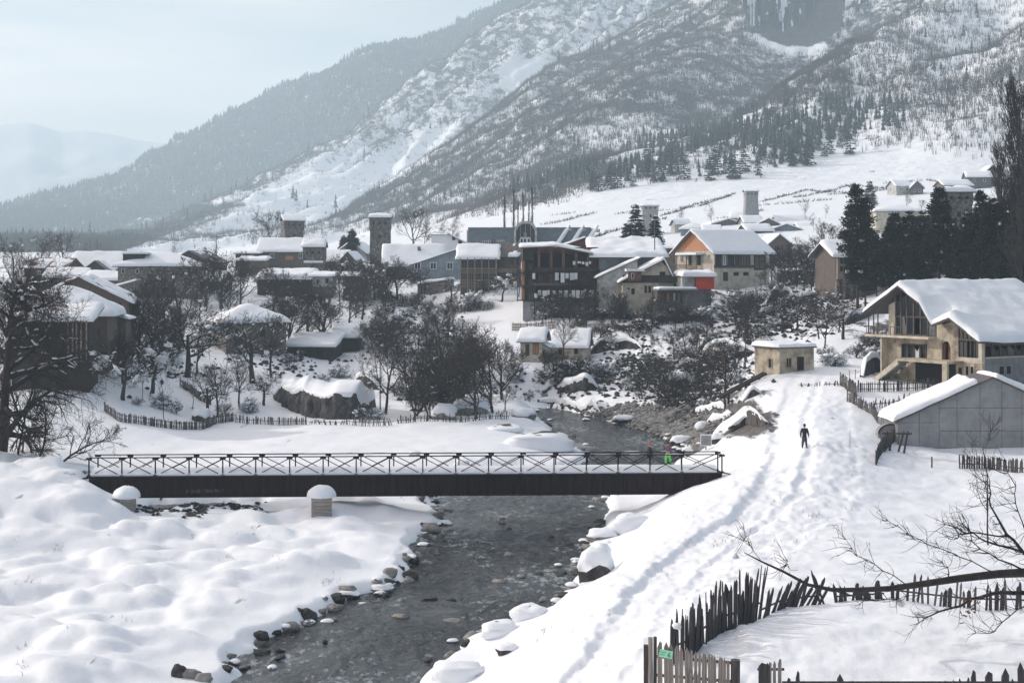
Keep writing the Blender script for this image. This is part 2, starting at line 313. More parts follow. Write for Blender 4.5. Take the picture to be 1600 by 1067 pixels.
def height(u, D, full=True):
    x = wx(u, D); y = D; v = base_v(u, D); z = H-(v-V0)/F*D
    far = sstep(240, 330, D)
    # generic relief
    z = z+np.where(D < 700, 1, 0)*(fbm(x*.11, y*.11, 4, 3)*.35*sstep(120, 200, D)+fbm(x*.5, y*.5, 3, 9)*.10*sstep(60,120,D))
    # mounds of the flood plain
    dr, _, _ = seg_dist(x, y, RIV, True); s = np.where(inside(x, y, RIV), -dr, dr)
    dp, _, _ = seg_dist(x, y, POOL, True); sp = np.where(inside(x, y, POOL), -dp, dp); s = np.minimum(s, sp)
    left = (x < np.interp(y, [40,65,90,119,130], [-14,-10,-8,-2,6]))
    xw = x+fbm(x*.25, y*.25, 2, 77)*1.2; yw = y+fbm(x*.25, y*.25, 2, 78)*1.2
    big = pillows(xw/4.6, yw/3.4, 11, 8); sm_ = pillows(xw/2.1, yw/1.7, 21, 9)
    ampL = np.where(left & (D < 119), 1.0, .0)*sstep(121, 112, D)
    z = z+ampL*((big-.55)*1.9+(sm_-.6)*.8+fbm(x*1.3, y*1.1, 3, 44)*.05)
    # mounds on the river side of the right bank
    nearR = (~left)*sstep(9, 1.5, s)*(D < 200)
    z = z+nearR*((sm_-.55)*.8+(big-.5)*.5)
    field = ((D >= 119) & (D < 168) & (u < 900)); z = z+field*(big-.5)*.35*sstep(119, 124, D)
    open_ = (u > 1150) & (D < 112)
    z = z+open_*(fbm(x*.35, y*.6, 3, 41)*.2+fbm(x*1.6, y*1.3, 3, 43)*.05)
    # the trodden path: packed trough with ruts and crumbled edges
    d, al, side = seg_dist(x, y, PATH); dn = d*side+fbm(x*.7, y*.7, 3, 51)*.45
    prof = -(.26*sstep(1.9, 1.45, np.abs(dn+.9)))-(.10*sstep(3.4, 2.8, np.abs(dn-.8)))+.16*np.exp(-((dn+.2)/.25)**2)
    prof = prof+fbm(x*2.2, y*1.6, 3, 61)*.13*sstep(6.5, 3, d)+(pillows(x*1.1, y*.8, 63, 6)-.5)*.16*sstep(5.5, 3, d)
    z = z+prof*(D < 150)*sstep(160, 120, D)
    # eroded earth and stone banks in the middle ground
    # river cut
    jit = (pillows(x/1.7, y/1.7, 31, 6)-.55)*1.6+fbm(x*.3, y*.3, 2, 5)*.6
    s2 = s+jit*np.where(D < 135, 1, .8)
    bw = np.where(D > 165, 3.5, 7.0)
    zb = z*sstep(0, bw, s2)+.55*(1-sstep(0, bw, s2))
    t = np.clip(s2/1.1, 0, 1)
    zr = -.7+(zb+.7)*np.sqrt(t)
    z = np.where(s2 < bw, zr, z)
    for fu_, fd_, fz_, fr_ in ((834, 204, wz(567, 202), 6.5), (858, 205, wz(566, 203), 5), (892, 214, wz(563, 211), 8)):
        dd = ((x-wx(fu_, fd_))**2+(y-fd_)**2)/(fr_*fr_); w_ = np.exp(-dd*dd*.5); z = z*(1-w_)+fz_*w_
    # mountain relief: spurs run down to the lower left
    mt = sstep(650, 900, D)
    a = x*.8+y*.35; b = -x*.35+y*.8
    pr = .82*x-.57*y; al_ = .57*x+.82*y; rdg = 1-np.abs(fbm(pr/75+fbm(x/300, y/300, 2, 88)*1.2, al_/700, 3, 97))*2.2
    z = z+mt*rdg*11*np.clip(D/1500, .35, 1.3)
    z = z+mt*(fbm(x/170, y/260, 5, 91, .55)*26*(D/2000)+fbm(x/28, y/46, 3, 95)*4.0*(D/1500))
    return x, y, z, s2
def sheet(u, Ds):
    U, DD = np.meshgrid(u, Ds, indexing='ij'); x, y, z, s = height(U, DD)
    V = np.stack([x, y, z], -1); m_, k_ = U.shape; i = np.arange(m_-1)[:,None]*k_+np.arange(k_-1)[None,:]
    Fq = np.stack([i, i+k_, i+k_+1, i+1], -1).reshape(-1, 4)
    return U, DD, V, Fq, s
gu = np.linspace(-260, 1860, 570)
gd = np.concatenate([np.array([9, 14, 20, 25]), np.exp(np.linspace(math.log(29), math.log(650), 620))])
U, DD, GV, GF, GS = sheet(gu, gd)
gme = mesh('snow_ground', GV, GF, True)
att = gme.attributes.new('bare', 'FLOAT', 'POINT')
# where stones, earth and brush break through the snow
gx, gy, gz = GV[...,0], GV[...,1], GV[...,2]
GVV = V0+(H-gz)*F/gy
def patch(cx, cy, rx, ry): return np.clip(1-((U-cx)/rx)**2-((GVV-cy)/ry)**2, 0, 1)
bare = np.zeros_like(gx)
for c in ((1165,655,60,34,1),(1090,665,60,28,.9),(1040,660,70,25,.8),(1120,620,90,40,.55),(1060,560,110,60,.45),(960,520,110,40,.5),(1150,480,90,40,.6),(1240,500,100,50,.45),(1380,535,40,40,.9),
          (900,590,90,25,.55),(700,620,120,30,.35),(480,560,120,60,.35),(250,500,140,60,.35),(640,500,120,60,.35),(820,610,70,20,.5),(1330,500,40,30,.6),(140,740,60,8,.6),(1000,490,120,12,.9),(1100,520,60,14,.8),(60,705,60,10,.5)):
    bare = np.maximum(bare, patch(*c[:4])**.5*c[4])
bare = np.maximum(bare, .38*sstep(235, 330, DD)*sstep(420, 380, DD))
rim = np.clip(1-np.abs(GS+.1)/.5, 0, 1)*(gz < .6); bare = np.maximum(bare, rim*1.2*(DD<220))
att.data.foreach_set('value', bare.ravel().astype(np.float32))
def ground_z(x, y):
    x = float(x); y = float(y); u = 800+x/y*F
    a = min(max((u-gu[0])/(gu[1]-gu[0]), 0), len(gu)-1.001); j = int(np.searchsorted(gd, y))-1; j = min(max(j, 0), len(gd)-2)
    i = int(a); fa = a-i; fb = (y-gd[j])/(gd[j+1]-gd[j])
    return float((gz[i,j]*(1-fa)+gz[i+1,j]*fa)*(1-fb)+(gz[i,j+1]*(1-fa)+gz[i+1,j+1]*fa)*fb)
def at(u, D): return Vector((wx(u, D), D, ground_z(wx(u, D), D)))
def hit(u, v, dmin=30):
    """first ground point seen at this pixel"""
    i = int(round((u-gu[0])/(gu[1]-gu[0]))); i = min(max(i, 0), len(gu)-1); col = GVV[i]
    ok = np.where((col <= v) & (gd > dmin))[0]
    D = gd[ok[0]] if len(ok) else 600.
    return at(u, D)
# snow material for ground
def snow_ground_mat(name, far=False):
    m = bpy.data.materials.new(name); m.use_nodes = True; t = m.node_tree; n = t.nodes; l = t.links; p = n['Principled BSDF']
    p.inputs['Roughness'].default_value = .6; p.inputs['Specular IOR Level'].default_value = .35
    tc = n.new('ShaderNodeTexCoord'); at_ = n.new('ShaderNodeAttribute'); at_.attribute_name = 'bare'
    nz = n.new('ShaderNodeTexNoise'); nz.inputs['Scale'].default_value = .055 if far else .55; nz.inputs['Detail'].default_value = 9; nz.inputs['Roughness'].default_value = .68
    mp = n.new('ShaderNodeMapping'); mp.inputs['Scale'].default_value = (1, .6, 1) if far else (1, .25, 1); l.new(tc.outputs['Object'], mp.inputs[0]); l.new(mp.outputs[0], nz.inputs['Vector'])
    ad = n.new('ShaderNodeMath'); ad.operation = 'MULTIPLY_ADD'; ad.inputs[1].default_value = .34; l.new(at_.outputs['Fac'], ad.inputs[0]); l.new(nz.outputs[0], ad.inputs[2])
    rp = n.new('ShaderNodeValToRGB'); rp.color_ramp.elements[0].position = .66; rp.color_ramp.elements[1].position = .74; l.new(ad.outputs[0], rp.inputs[0])
    mx = n.new('ShaderNodeMix'); mx.data_type = 'RGBA'; l.new(rp.outputs[0], mx.inputs[0]); mx.inputs[6].default_value = (.82,.845,.88,1)
    n2 = n.new('ShaderNodeTexNoise'); n2.inputs['Scale'].default_value = .3 if far else 1.6; n2.inputs['Detail'].default_value = 6; l.new(tc.outputs['Object'], n2.inputs['Vector'])
    r2 = n.new('ShaderNodeValToRGB'); r2.color_ramp.elements[0].position = .35; r2.color_ramp.elements[0].color = (.03,.027,.027,1); r2.color_ramp.elements[1].position = .7; r2.color_ramp.elements[1].color = (.15,.13,.115,1)
    if far: r2.color_ramp.elements[0].color = (.035,.04,.045,1); r2.color_ramp.elements[1].color = (.10,.09,.085,1)
    l.new(n2.outputs[0], r2.inputs[0]); l.new(r2.outputs[0], mx.inputs[7]); l.new(mx.outputs[2], p.inputs['Base Color'])
    nb = n.new('ShaderNodeTexNoise'); nb.inputs['Scale'].default_value = .08 if far else 2.6; nb.inputs['Detail'].default_value = 8; nb.inputs['Roughness'].default_value = .55; l.new(tc.outputs['Object'], nb.inputs['Vector'])
    b = n.new('ShaderNodeBump'); b.inputs['Strength'].default_value = .6 if far else .5; b.inputs['Distance'].default_value = 4 if far else .07
    l.new(nb.outputs[0], b.inputs['Height'])
    n5 = n.new('ShaderNodeTexNoise'); n5.inputs['Scale'].default_value = .5 if far else 14; n5.inputs['Detail'].default_value = 3; l.new(tc.outputs['Object'], n5.inputs['Vector'])
    b5 = n.new('ShaderNodeBump'); b5.inputs['Strength'].default_value = .45; b5.inputs['Distance'].default_value = .6 if far else .02; l.new(n5.outputs[0], b5.inputs['Height']); l.new(b.outputs[0], b5.inputs['Normal']); b = b5
    b2 = n.new('ShaderNodeBump'); b2.inputs['Strength'].default_value = 1; b2.inputs['Distance'].default_value = -2.5 if far else -.12
    l.new(rp.outputs[0], b2.inputs['Height']); l.new(b.outputs[0], b2.inputs['Normal'])
    l.new(b2.outputs[0], p.inputs['Normal'])
    return m
M['ground'] = snow_ground_mat('snow_ground'); M['mountain'] = snow_ground_mat('mountain_snow', True)
tag(obj('snow_ground', gme, M['ground']), kind='structure')
# mountain
mu = np.linspace(-420, 2040, 430); md = np.exp(np.linspace(math.log(650), math.log(float(squash(4300))), 430))
MU, MD, MV, MF, _ = sheet(mu, md)
seam = np.exp(-((MD-650)/40)**2)
mme = mesh('mountain', MV, MF, True); MVV = V0+(H-MV[...,2])*F/MD
def blob2(U, Vv, cx, cy, rx, ry, ang=0):
    c, s_ = math.cos(R(ang)), math.sin(R(ang)); dx = U-cx; dy = Vv-cy; return np.clip(1-((dx*c+dy*s_)/rx)**2-((-dx*s_+dy*c)/ry)**2, 0, 1)
def forest(U, Vv, D):
    """how wooded the slope is, 0 open snow .. 1 closed wood; second value: share of conifers"""
    x = wx(U, D); y = D; D = unsquash(D)
    f = .62+.25*fbm(x/150, y/150, 4, 201); con = .05+.10*(fbm(x/90, y/90, 2, 211) > .25)
    foot = sstep(0, -45, Vv-np.interp(U, [0,440,600,740,850,950,1075,1194,1319,1397,1537,1700], [400,384,368,345,330,299,291,280,246,240,256,250])); 
    sky_ = D > 2700; f = np.where(sky_, .95, f); con = np.where(sky_, .9, con)
    litB = (D > 1350) & (D < 2500); wl = np.interp(Vv, [0,100,200,270,330,385], [.45,.35,.18,.10,.05,.04])
    bright = blob2(U, Vv, 660, 225, 200, 26, -38)+blob2(U, Vv, 410, 335, 220, 40, -33)+blob2(U,Vv,540,305,150,34,-35)
    f = np.where(litB & (U < 900), f*(1-np.clip(bright*1.6, 0, .93)*sstep(150, 250, Vv)), f)
    f = np.where((D < 2000) & (D > 1350) & (U < 760) & (Vv > 250), np.minimum(f, .35), f)
    f = f*(1-np.clip(blob2(U, Vv, 828, 125, 52, 34, 20)*5, 0, 1)*(D > 1700))
    f = f*(1-np.clip(blob2(U, Vv, 1235, 68, 62, 20, 8)*3, 0, 1))
    low = (D < 1400); f = np.where(low & (U > 1330), .30+.25*fbm(x/60, y/60, 3, 205), f)
    f = np.where(low, f*(1-.55*np.clip(blob2(U, Vv, 990, 215, 90, 45)*2, 0, 1)), f)
    cz = np.clip(blob2(U, Vv, 1180, 225, 260, 62, -10)*2.5+blob2(U, Vv, 900, 280, 130, 26, -10)*.8, 0, 1)*(D < 1150)
    f = np.maximum(f, cz*.36*sstep(-.05, .25, fbm(x/40, y/40, 3, 207))); con = np.maximum(con, cz*.85)
    f = f*foot
    lf = (U < 330-(Vv-340)*2.6) & (Vv > 320) & (D > 800); f = np.where(lf, .9, f); con = np.where(lf & (D < 2700), .12, con)
    return np.clip(f, 0, 1), con
fo, con = forest(MU, MVV, MD)
gyv, gxv = np.gradient(MV[...,2])
cliff = np.clip(blob2(MU, MVV, 1240, 15, 85, 62, 6)*3, 0, 1)*(unsquash(MD) > 1300)*(unsquash(MD) < 1900)
a_ = mme.attributes.new('bare', 'FLOAT', 'POINT'); a_.data.foreach_set('value', np.maximum(fo*.82, cliff*1.6).ravel().astype(np.float32))
tag(obj('mountain', mme, M['mountain']), kind='structure')
# far mountain beyond the valley
fu = np.linspace(-420, 700, 160); fd = np.linspace(5000, 7000, 60); FU, FD = np.meshgrid(fu, fd, indexing='ij')
fx = wx(FU, FD); top = np.interp(FU, [-420,-200,-60,0,48,95,135,170,215,275,330,450,700], [260,225,205,194,190,205,203,208,218,226,245,300,400])
fr = np.clip((FD-5000)/1200, 0, 1); crest = H+(V0-top)/F*6200
fz = np.where(FD < 6200, crest*(1-(1-fr)**1.15)-20*(1-fr), crest*(1-(FD-6200)/900*.8))+fbm(fx/380, FD/380, 5, 301)*75*np.sin(np.pi*np.clip(fr,0,1))
i = np.arange(len(fu)-1)[:,None]*60+np.arange(59)[None,:]; FF = np.stack([i, i+60, i+61, i+1], -1).reshape(-1, 4)
fme = mesh('distant_mountain', np.stack([fx, FD, fz], -1), FF, True); a_ = fme.attributes.new('bare', 'FLOAT', 'POINT')
a_.data.foreach_set('value', (np.clip((300-fz)/270, 0, 1)*.4).ravel().astype(np.float32))
tag(obj('distant_mountain', fme, M['mountain']), kind='structure')
# valley floor that carries the distant mountain
vf = G(); vf.add([(-3000,4000,5),(2000,4000,5),(2600,7300,5),(-4600,7300,5)], [(0,1,2,3)]); tag(vf.build('valley_floor', M['snow']), kind='structure')
# ------------------------------------------------------------------ water
wu = np.linspace(180, 1120, 330); wd = np.exp(np.linspace(math.log(40), math.log(215), 420))
WU, WD = np.meshgrid(wu, wd, indexing='ij'); wxx = wx(WU, WD)
wzz = fbm(wxx*1.3, WD*.55, 4, 401)*.12+fbm(wxx*.3, WD*.2, 2, 405)*.05
i = np.arange(len(wu)-1)[:,None]*420+np.arange(419)[None,:]; FF = np.stack([i, i+420, i+421, i+1], -1).reshape(-1, 4)
wme = mesh('river', np.stack([wxx, WD, wzz], -1), FF, True)
m = bpy.data.materials.new('river_water'); m.use_nodes = True; t = m.node_tree; n = t.nodes; l = t.links; p = n['Principled BSDF']
p.inputs['Roughness'].default_value = .16; p.inputs['IOR'].default_value = 1.33
tc = n.new('ShaderNodeTexCoord'); mp = n.new('ShaderNodeMapping'); mp.inputs['Rotation'].default_value = (0,0,R(-18)); mp.inputs['Scale'].default_value = (1,.55,1); l.new(tc.outputs['Object'], mp.inputs[0])
n1 = n.new('ShaderNodeTexNoise'); n1.inputs['Scale'].default_value = 2.4; n1.inputs['Detail'].default_value = 6; n1.inputs['Roughness'].default_value = .62; n1.inputs['Distortion'].default_value = .6; l.new(mp.outputs[0], n1.inputs['Vector'])
b = n.new('ShaderNodeBump'); b.inputs['Distance'].default_value = .30; b.inputs['Strength'].default_value = 1; l.new(n1.outputs[0], b.inputs['Height']); l.new(b.outputs[0], p.inputs['Normal'])
n6 = n.new('ShaderNodeTexNoise'); n6.inputs['Scale'].default_value = .8; n6.inputs['Detail'].default_value = 4; n6.inputs['Distortion'].default_value = 1.2; l.new(mp.outputs[0], n6.inputs['Vector']); b6 = n.new('ShaderNodeBump'); b6.inputs['Distance'].default_value = .8; l.new(n6.outputs[0], b6.inputs['Height']); l.new(b6.outputs[0], b.inputs['Normal'])
n7 = n.new('ShaderNodeTexNoise'); n7.inputs['Scale'].default_value = .11; n7.inputs['Detail'].default_value = 3; l.new(mp.outputs[0], n7.inputs['Vector']); r7 = n.new('ShaderNodeMapRange'); r7.inputs[1].default_value = .38; r7.inputs[2].default_value = .62; r7.inputs[3].default_value = .25; r7.inputs[4].default_value = 1.0; l.new(n7.outputs[0], r7.inputs[0]); l.new(r7.outputs[0], b.inputs['Strength']); l.new(r7.outputs[0], b6.inputs['Strength'])
n2 = n.new('ShaderNodeTexNoise'); n2.inputs['Scale'].default_value = .16; n2.inputs['Detail'].default_value = 3; l.new(mp.outputs[0], n2.inputs['Vector'])
ad = n.new('ShaderNodeMath'); ad.operation = 'MULTIPLY_ADD'; ad.inputs[1].default_value = .66; l.new(n2.outputs[0], ad.inputs[0])
n3 = n.new('ShaderNodeTexNoise'); n3.inputs['Scale'].default_value = 1.8; n3.inputs['Detail'].default_value = 8; n3.inputs['Roughness'].default_value = .7; l.new(mp.outputs[0], n3.inputs['Vector']); l.new(n3.outputs[0], ad.inputs[2])
rp = n.new('ShaderNodeValToRGB'); rp.color_ramp.elements[0].position = .90; rp.color_ramp.elements[0].color = (.02,.028,.034,1); rp.color_ramp.elements[1].position = 1.0; rp.color_ramp.elements[1].color = (.26,.30,.32,1)
l.new(ad.outputs[0], rp.inputs[0]); l.new(rp.outputs[0], p.inputs['Base Color'])
tag(obj('river', wme, m), kind='structure')
# ================================================================== buildings
def edge_round(xs, ys, r):
    X_, Y_ = np.meshgrid(xs, ys, indexing='ij'); d = np.minimum(np.minimum(X_-xs[0], xs[-1]-X_), np.minimum(Y_-ys[0], ys[-1]-Y_))
    t = np.clip(d/r, 0, 1); return np.sqrt(np.clip(1-(1-t)**2, 0, 1))
def roof_fn(kind, W, Dp, rise, ridge=.5):
    rx = -W/2+W*ridge
    if kind == 'gx': return lambda x, y: rise*(1-np.abs(y-Dp/2)/(Dp/2))
    if kind == 'gy': return lambda x, y: rise*np.where(x < rx, 1-(rx-x)/(rx+W/2), 1-(x-rx)/(W/2-rx))
    if kind == 'hip':
        k = min(W, Dp)/2; return lambda x, y: rise*np.minimum(np.minimum((W/2-np.abs(x))/k, (Dp/2-np.abs(y-Dp/2))/k), 1)
    if kind == 'shedl': return lambda x, y: rise*(x+W/2)/W            # low on the left
    if kind == 'shedr': return lambda x, y: rise*(W/2-x)/W
    if kind == 'back': return lambda x, y: rise*y/Dp                   # rises to the back
    return lambda x, y: 0*x+rise*0
def lines(a, b, brk, n):
    return np.array(sorted(set([round(v, 4) for v in list(np.linspace(a, b, n))+list(brk)+[a+.12, a+.3, b-.12, b-.3] if a <= v <= b])))
def snow_roof(parent, fn, x0, x1, y0, y1, brx, bry, t, seed, cov=1.0, mat='roofsnow', base=0.0, lump=.5, n=16, slide=0):
    xs = lines(x0, x1, brx, n); ys = lines(y0, y1, bry, n); X_, Y_ = np.meshgrid(xs, ys, indexing='ij')
    e = edge_round(xs, ys, max(.35, t)); z0 = fn(X_, Y_)+base+.004
    nz_ = fbm(X_*.5+seed*7.1, Y_*.5+seed*3.3, 3, seed); hgt = t*e*(1+lump*nz_)+.01
    Xw = X_+fbm(Y_*.9+seed, X_*0+seed, 2, seed+5)*.14*(1-e); Yw = Y_+fbm(X_*.9+seed, Y_*0+seed*2, 2, seed+6)*.14*(1-e)
    g = G(); V = np.stack([Xw, Yw, z0+hgt], -1)
    if cov >= 1:
        g.grid(V); m_, k_ = X_.shape
        ring = [(i, 0) for i in range(m_)]+[(m_-1, j) for j in range(1, k_)]+[(i, k_-1) for i in range(m_-2, -1, -1)]+[(0, j) for j in range(k_-2, 0, -1)]
        b = len(g.v); 
        for i, j in ring: g.v.append((float(Xw[i,j]), float(Yw[i,j]), float(z0[i,j])))
        r = len(ring)
        for q in range(r):
            a = ring[q]; c = ring[(q+1) % r]; g.f.append((a[0]*k_+a[1], b+q, b+(q+1) % r, c[0]*k_+c[1]))
    else:
        kz = fbm(X_*.45+seed*1.7, Y_*.45-seed, 3, seed+9)*.5+.5; m_, k_ = X_.shape; g.v = [tuple(p) for p in V.reshape(-1, 3)]
        V[..., 2] = np.where(kz < cov, V[..., 2], z0-.02); g.v = [tuple(p) for p in V.reshape(-1, 3)]
        for i in range(m_-1):
            for j in range(k_-1):
                if min(kz[i,j], kz[i+1,j], kz[i,j+1], kz[i+1,j+1]) < cov: g.f.append((i*k_+j, (i+1)*k_+j, (i+1)*k_+j+1, i*k_+j+1))
    if g.f: return g.build('roof_snow', M[mat], parent, True)
def roof_slab(parent, fn, x0, x1, y0, y1, brx, bry, mat, th=.14, n=6, name='roof'):
    xs = lines(x0, x1, brx, n); ys = lines(y0, y1, bry, n); X_, Y_ = np.meshgrid(xs, ys, indexing='ij'); z = fn(X_, Y_)
    g = G(); g.grid(np.stack([X_, Y_, z], -1)); m_, k_ = X_.shape; g.grid(np.stack([X_[::-1], Y_[::-1], z[::-1]-th], -1))
    ring = [(i, 0) for i in range(m_)]+[(m_-1, j) for j in range(1, k_)]+[(i, k_-1) for i in range(m_-2, -1, -1)]+[(0, j) for j in range(k_-2, 0, -1)]
    b = len(g.v)
    for i, j in ring: g.v.append((float(X_[i,j]), float(Y_[i,j]), float(z[i,j]))); g.v.append((float(X_[i,j]), float(Y_[i,j]), float(z[i,j]-th)))
    r = len(ring)
    for q in range(r): g.f.append((b+2*q, b+2*q+1, b+2*((q+1) % r)+1, b+2*((q+1) % r)))
    return g.build(name, M[mat], parent)
def window(parent, cx, y, cz, w, h, frame='white', face='f', bars=1, pane='glass', name='window', fw=None):
    """window with a proud frame and a pane set back in it; local wall plane at y (front) or x (sides)"""
    fw = fw or max(.07, min(w, h)*.09); g = G(); e = .09
    g.box(cx-w/2, cx+w/2, -e, .02, cz+h/2-fw, cz+h/2); g.box(cx-w/2, cx+w/2, -e-.03, .02, cz-h/2, cz-h/2+fw)
    g.box(cx-w/2, cx-w/2+fw, -e+.004, .02, cz-h/2+fw, cz+h/2-fw); g.box(cx+w/2-fw, cx+w/2, -e+.004, .02, cz-h/2+fw, cz+h/2-fw)
    for i in range(bars):
        x = cx-w/2+w*(i+1)/(bars+1); g.box(x-fw*.35, x+fw*.35, -e+.01, .01, cz-h/2+fw, cz+h/2-fw)
    p = G().box(cx-w/2+fw*.9, cx+w/2-fw*.9, -.035, .03, cz-h/2+fw*.9, cz+h/2-fw*.9)
    def tr(q):
        if face == 'f': return [(x, yy+y, z) for x, yy, z in q]
        if face == 'l': return [(y+yy, -x, z) for x, yy, z in q]
        return [(y-yy, x, z) for x, yy, z in q]
    g.v = tr(g.v); p.v = tr(p.v)
    f = g.build(name, M[frame], parent); p.build('pane' if pane == 'glass' else 'panel', M[pane], f); return f
def walls(parent, W, Dp, h, fn, mat, low=-3.0, n=2, name='wall', inset=0):
    """closed box of walls whose top follows the roof"""
    g = G(); xs = sorted(set([-W/2, W/2]+list(np.linspace(-W/2, W/2, 9)))); k = len(xs)
    for y, flip in ((0, 0), (Dp, 1)):
        b = len(g.v)
        for x in xs: g.v.append((x, y, low))
        for x in xs: g.v.append((x, y, float(fn(np.float64(x), np.float64(y)))+h-.05))
        for i in range(k-1): q = (b+i, b+i+1, b+k+i+1, b+k+i); g.f.append(q[::-1] if flip else q)
    ys = np.linspace(0, Dp, 9)
    for x, flip in ((-W/2, 1), (W/2, 0)):
        b = len(g.v)
        for y in ys: g.v.append((x, y, low))
        for y in ys: g.v.append((x, y, float(fn(np.float64(x), np.float64(y)))+h-.05))
        for i in range(8): q = (b+i, b+i+1, b+9+i+1, b+9+i); g.f.append(q[::-1] if flip else q)
    return g.build(name, M[mat], parent)
HN = [0]
def house(name, label, uL, uR, ve, D, depth, yaw=0, roof='gx', rise=1.5, wall='cream', rmat='metal', snow=.45, wins=(), side=(), over=.5, ridge=.5, cov=1.0, cat='house', group=None, floor=None, chimney=None, frame='white', z0=None, n=14, band=None):
    """uL,uR,ve: front wall edges and eave in the picture; the wall runs down into the ground"""
    HN[0] += 1; y_ = R(yaw); um = (uL+uR)/2; x = wx(um, D); W = (uR-uL)/F*D/math.cos(y_)
    zg = ground_z(x, D) if z0 is None else z0; ze = wz(ve, D); h = max(ze-zg, 1.5); zg = ze-h
    t = empty(name, (x, D, zg), y_, label, cat, group)
    fn = roof_fn(roof, W, depth, rise, ridge); f2 = lambda a, b: fn(a, b)+h
    walls(t, W, depth, h, fn, wall)
    bx = [-W/2+W*ridge] if roof == 'gy' else []; by = [depth/2] if roof == 'gx' else []
    o = over
    r = roof_slab(t, f2, -W/2-o, W/2+o, -o, depth+o, bx, by, rmat, n=3 if roof != 'hip' else 10)
    if snow: snow_roof(r, f2, -W/2-o-.06, W/2+o+.06, -o-.06, depth+o+.06, bx, by, snow, HN[0], cov, n=n)
    k = D/F
    for wd in wins:
        u, v, w_, h_ = wd[:4]; pane = wd[4] if len(wd) > 4 else 'glass'; fr = wd[5] if len(wd) > 5 else frame; nm = wd[6] if len(wd) > 6 else ('window' if h_ < w_*2.2 else 'window')
        window(t, (u-um)*k/math.cos(y_), 0, h-(v-ve)*k, w_*k/math.cos(y_), h_*k, fr, 'f', 1 if w_ > 5 else 0, pane, nm)
    for s in side:                                   # left wall: distance back, height px below eave, w m, h m
        window(t, -s[0], -W/2, h-s[1]*k, s[2], s[3], s[5] if len(s) > 5 else frame, 'l', 1 if s[2] > .8 else 0, s[4] if len(s) > 4 else 'glass', s[6] if len(s) > 6 else 'window')
    if band: G().box(-W/2-.03, W/2+.03, -.03, .05, h-band[1]*k, h-band[0]*k).build(band[3] if len(band) > 3 else 'boarding', M[band[2]], t)
    if chimney:
        cx = (chimney[0]-um)*k; cy = chimney[1]; zc = float(f2(np.float64(cx), np.float64(cy)))
        c = G().box(cx-.35, cx+.35, cy-.35, cy+.35, zc-.3, zc+chimney[2]).build('chimney', M['stonewall'], r)
    t['h'] = h; t['W'] = W; return t
def tower(label, uL, uR, vtop, vcrown, D, base_v, mat='tower', yaw=0, snow=.5, holes=3, rise=.8, crown=1.07, taper=1.12, white=False, name='stone_tower'):
    x = wx((uL+uR)/2, D); W = (uR-uL)/F*D; zt = wz(vtop, D); zc = wz(vcrown, D); zb = min(ground_z(x, D), wz(base_v, D))-1
    t = empty(name, (x, D+W/2, zb), R(yaw), label, 'tower'); a = W/2/crown; h = zt-zb; hc = zc-zb
    g = G(); v = []
    for z, r in ((0, a*taper), (hc, a)):
        v += [(-r,-r,z),(r,-r,z),(r,r,z),(-r,r,z)]
    g.add(v, [(0,1,5,4),(1,2,6,5),(2,3,7,6),(3,0,4,7),(4,5,6,7)]); g.build('shaft', M[mat], t)
    c = G(); b = W/2; c.add([(-a,-a,hc-.7),(a,-a,hc-.7),(a,a,hc-.7),(-a,a,hc-.7),(-b,-b,hc),(b,-b,hc),(b,b,hc),(-b,b,hc),(-b,-b,h),(b,-b,h),(b,b,h),(-b,b,h)],
        [(0,1,5,4),(1,2,6,5),(2,3,7,6),(3,0,4,7),(4,5,9,8),(5,6,10,9),(6,7,11,10),(7,4,8,11),(8,9,10,11)]); c.build('crown', M[mat], t)
    for i in range(holes):
        q = -b+2*b*(i+.75)/(holes+.5)*1.0; hy = (h+hc)/2-.1; rr = .28*W/5.5*1.1
        for f in (0, 1):
            pl = [(q+rr*math.cos(s), hy+rr*math.sin(s)) for s in np.linspace(0, math.pi, 6)]+[(q-rr, hy-rr*1.1), (q+rr, hy-rr*1.1)]
            o_ = G(); 
            if f == 0: o_.prism_y([(p, z) for p, z in pl][::-1], -b-.03, -b+.1)
            else: o_.prism_x([(p, z) for p, z in pl][::-1], -b-.03, -b+.1)
            o_.build('arch_opening', M['dark'], t)
    G().box(-.3, .3, -a*1.03-.03, -a+.1, hc-2.6, hc-1.7).build('window', M['dark'], t)
    G().box(.55, .95, -a*1.07-.06, -a+.1, hc-6.0, hc-5.4).build('window', M['dark'], t)
    fn = lambda X_, Y_: rise*(1-np.abs(Y_)/(b+.3))+h+.02
    r = roof_slab(t, fn, -b-.35, b+.35, -b-.3, b+.3, [], [0], 'metal', n=2)
    if snow: snow_roof(r, fn, -b-.42, b+.42, -b-.38, b+.38, [], [0], snow, int(uL), n=9)
    if white: G().box(-a*.98, a*1.0, -a-.06-.35*0, -a+.2, hc-5.2, hc-.75).build('plaster_face', M['white'], t); G().box(-.45, .15, -a-.1, -a, hc-3.4, hc-2.0).build('window', M['dark'], t)
    return t
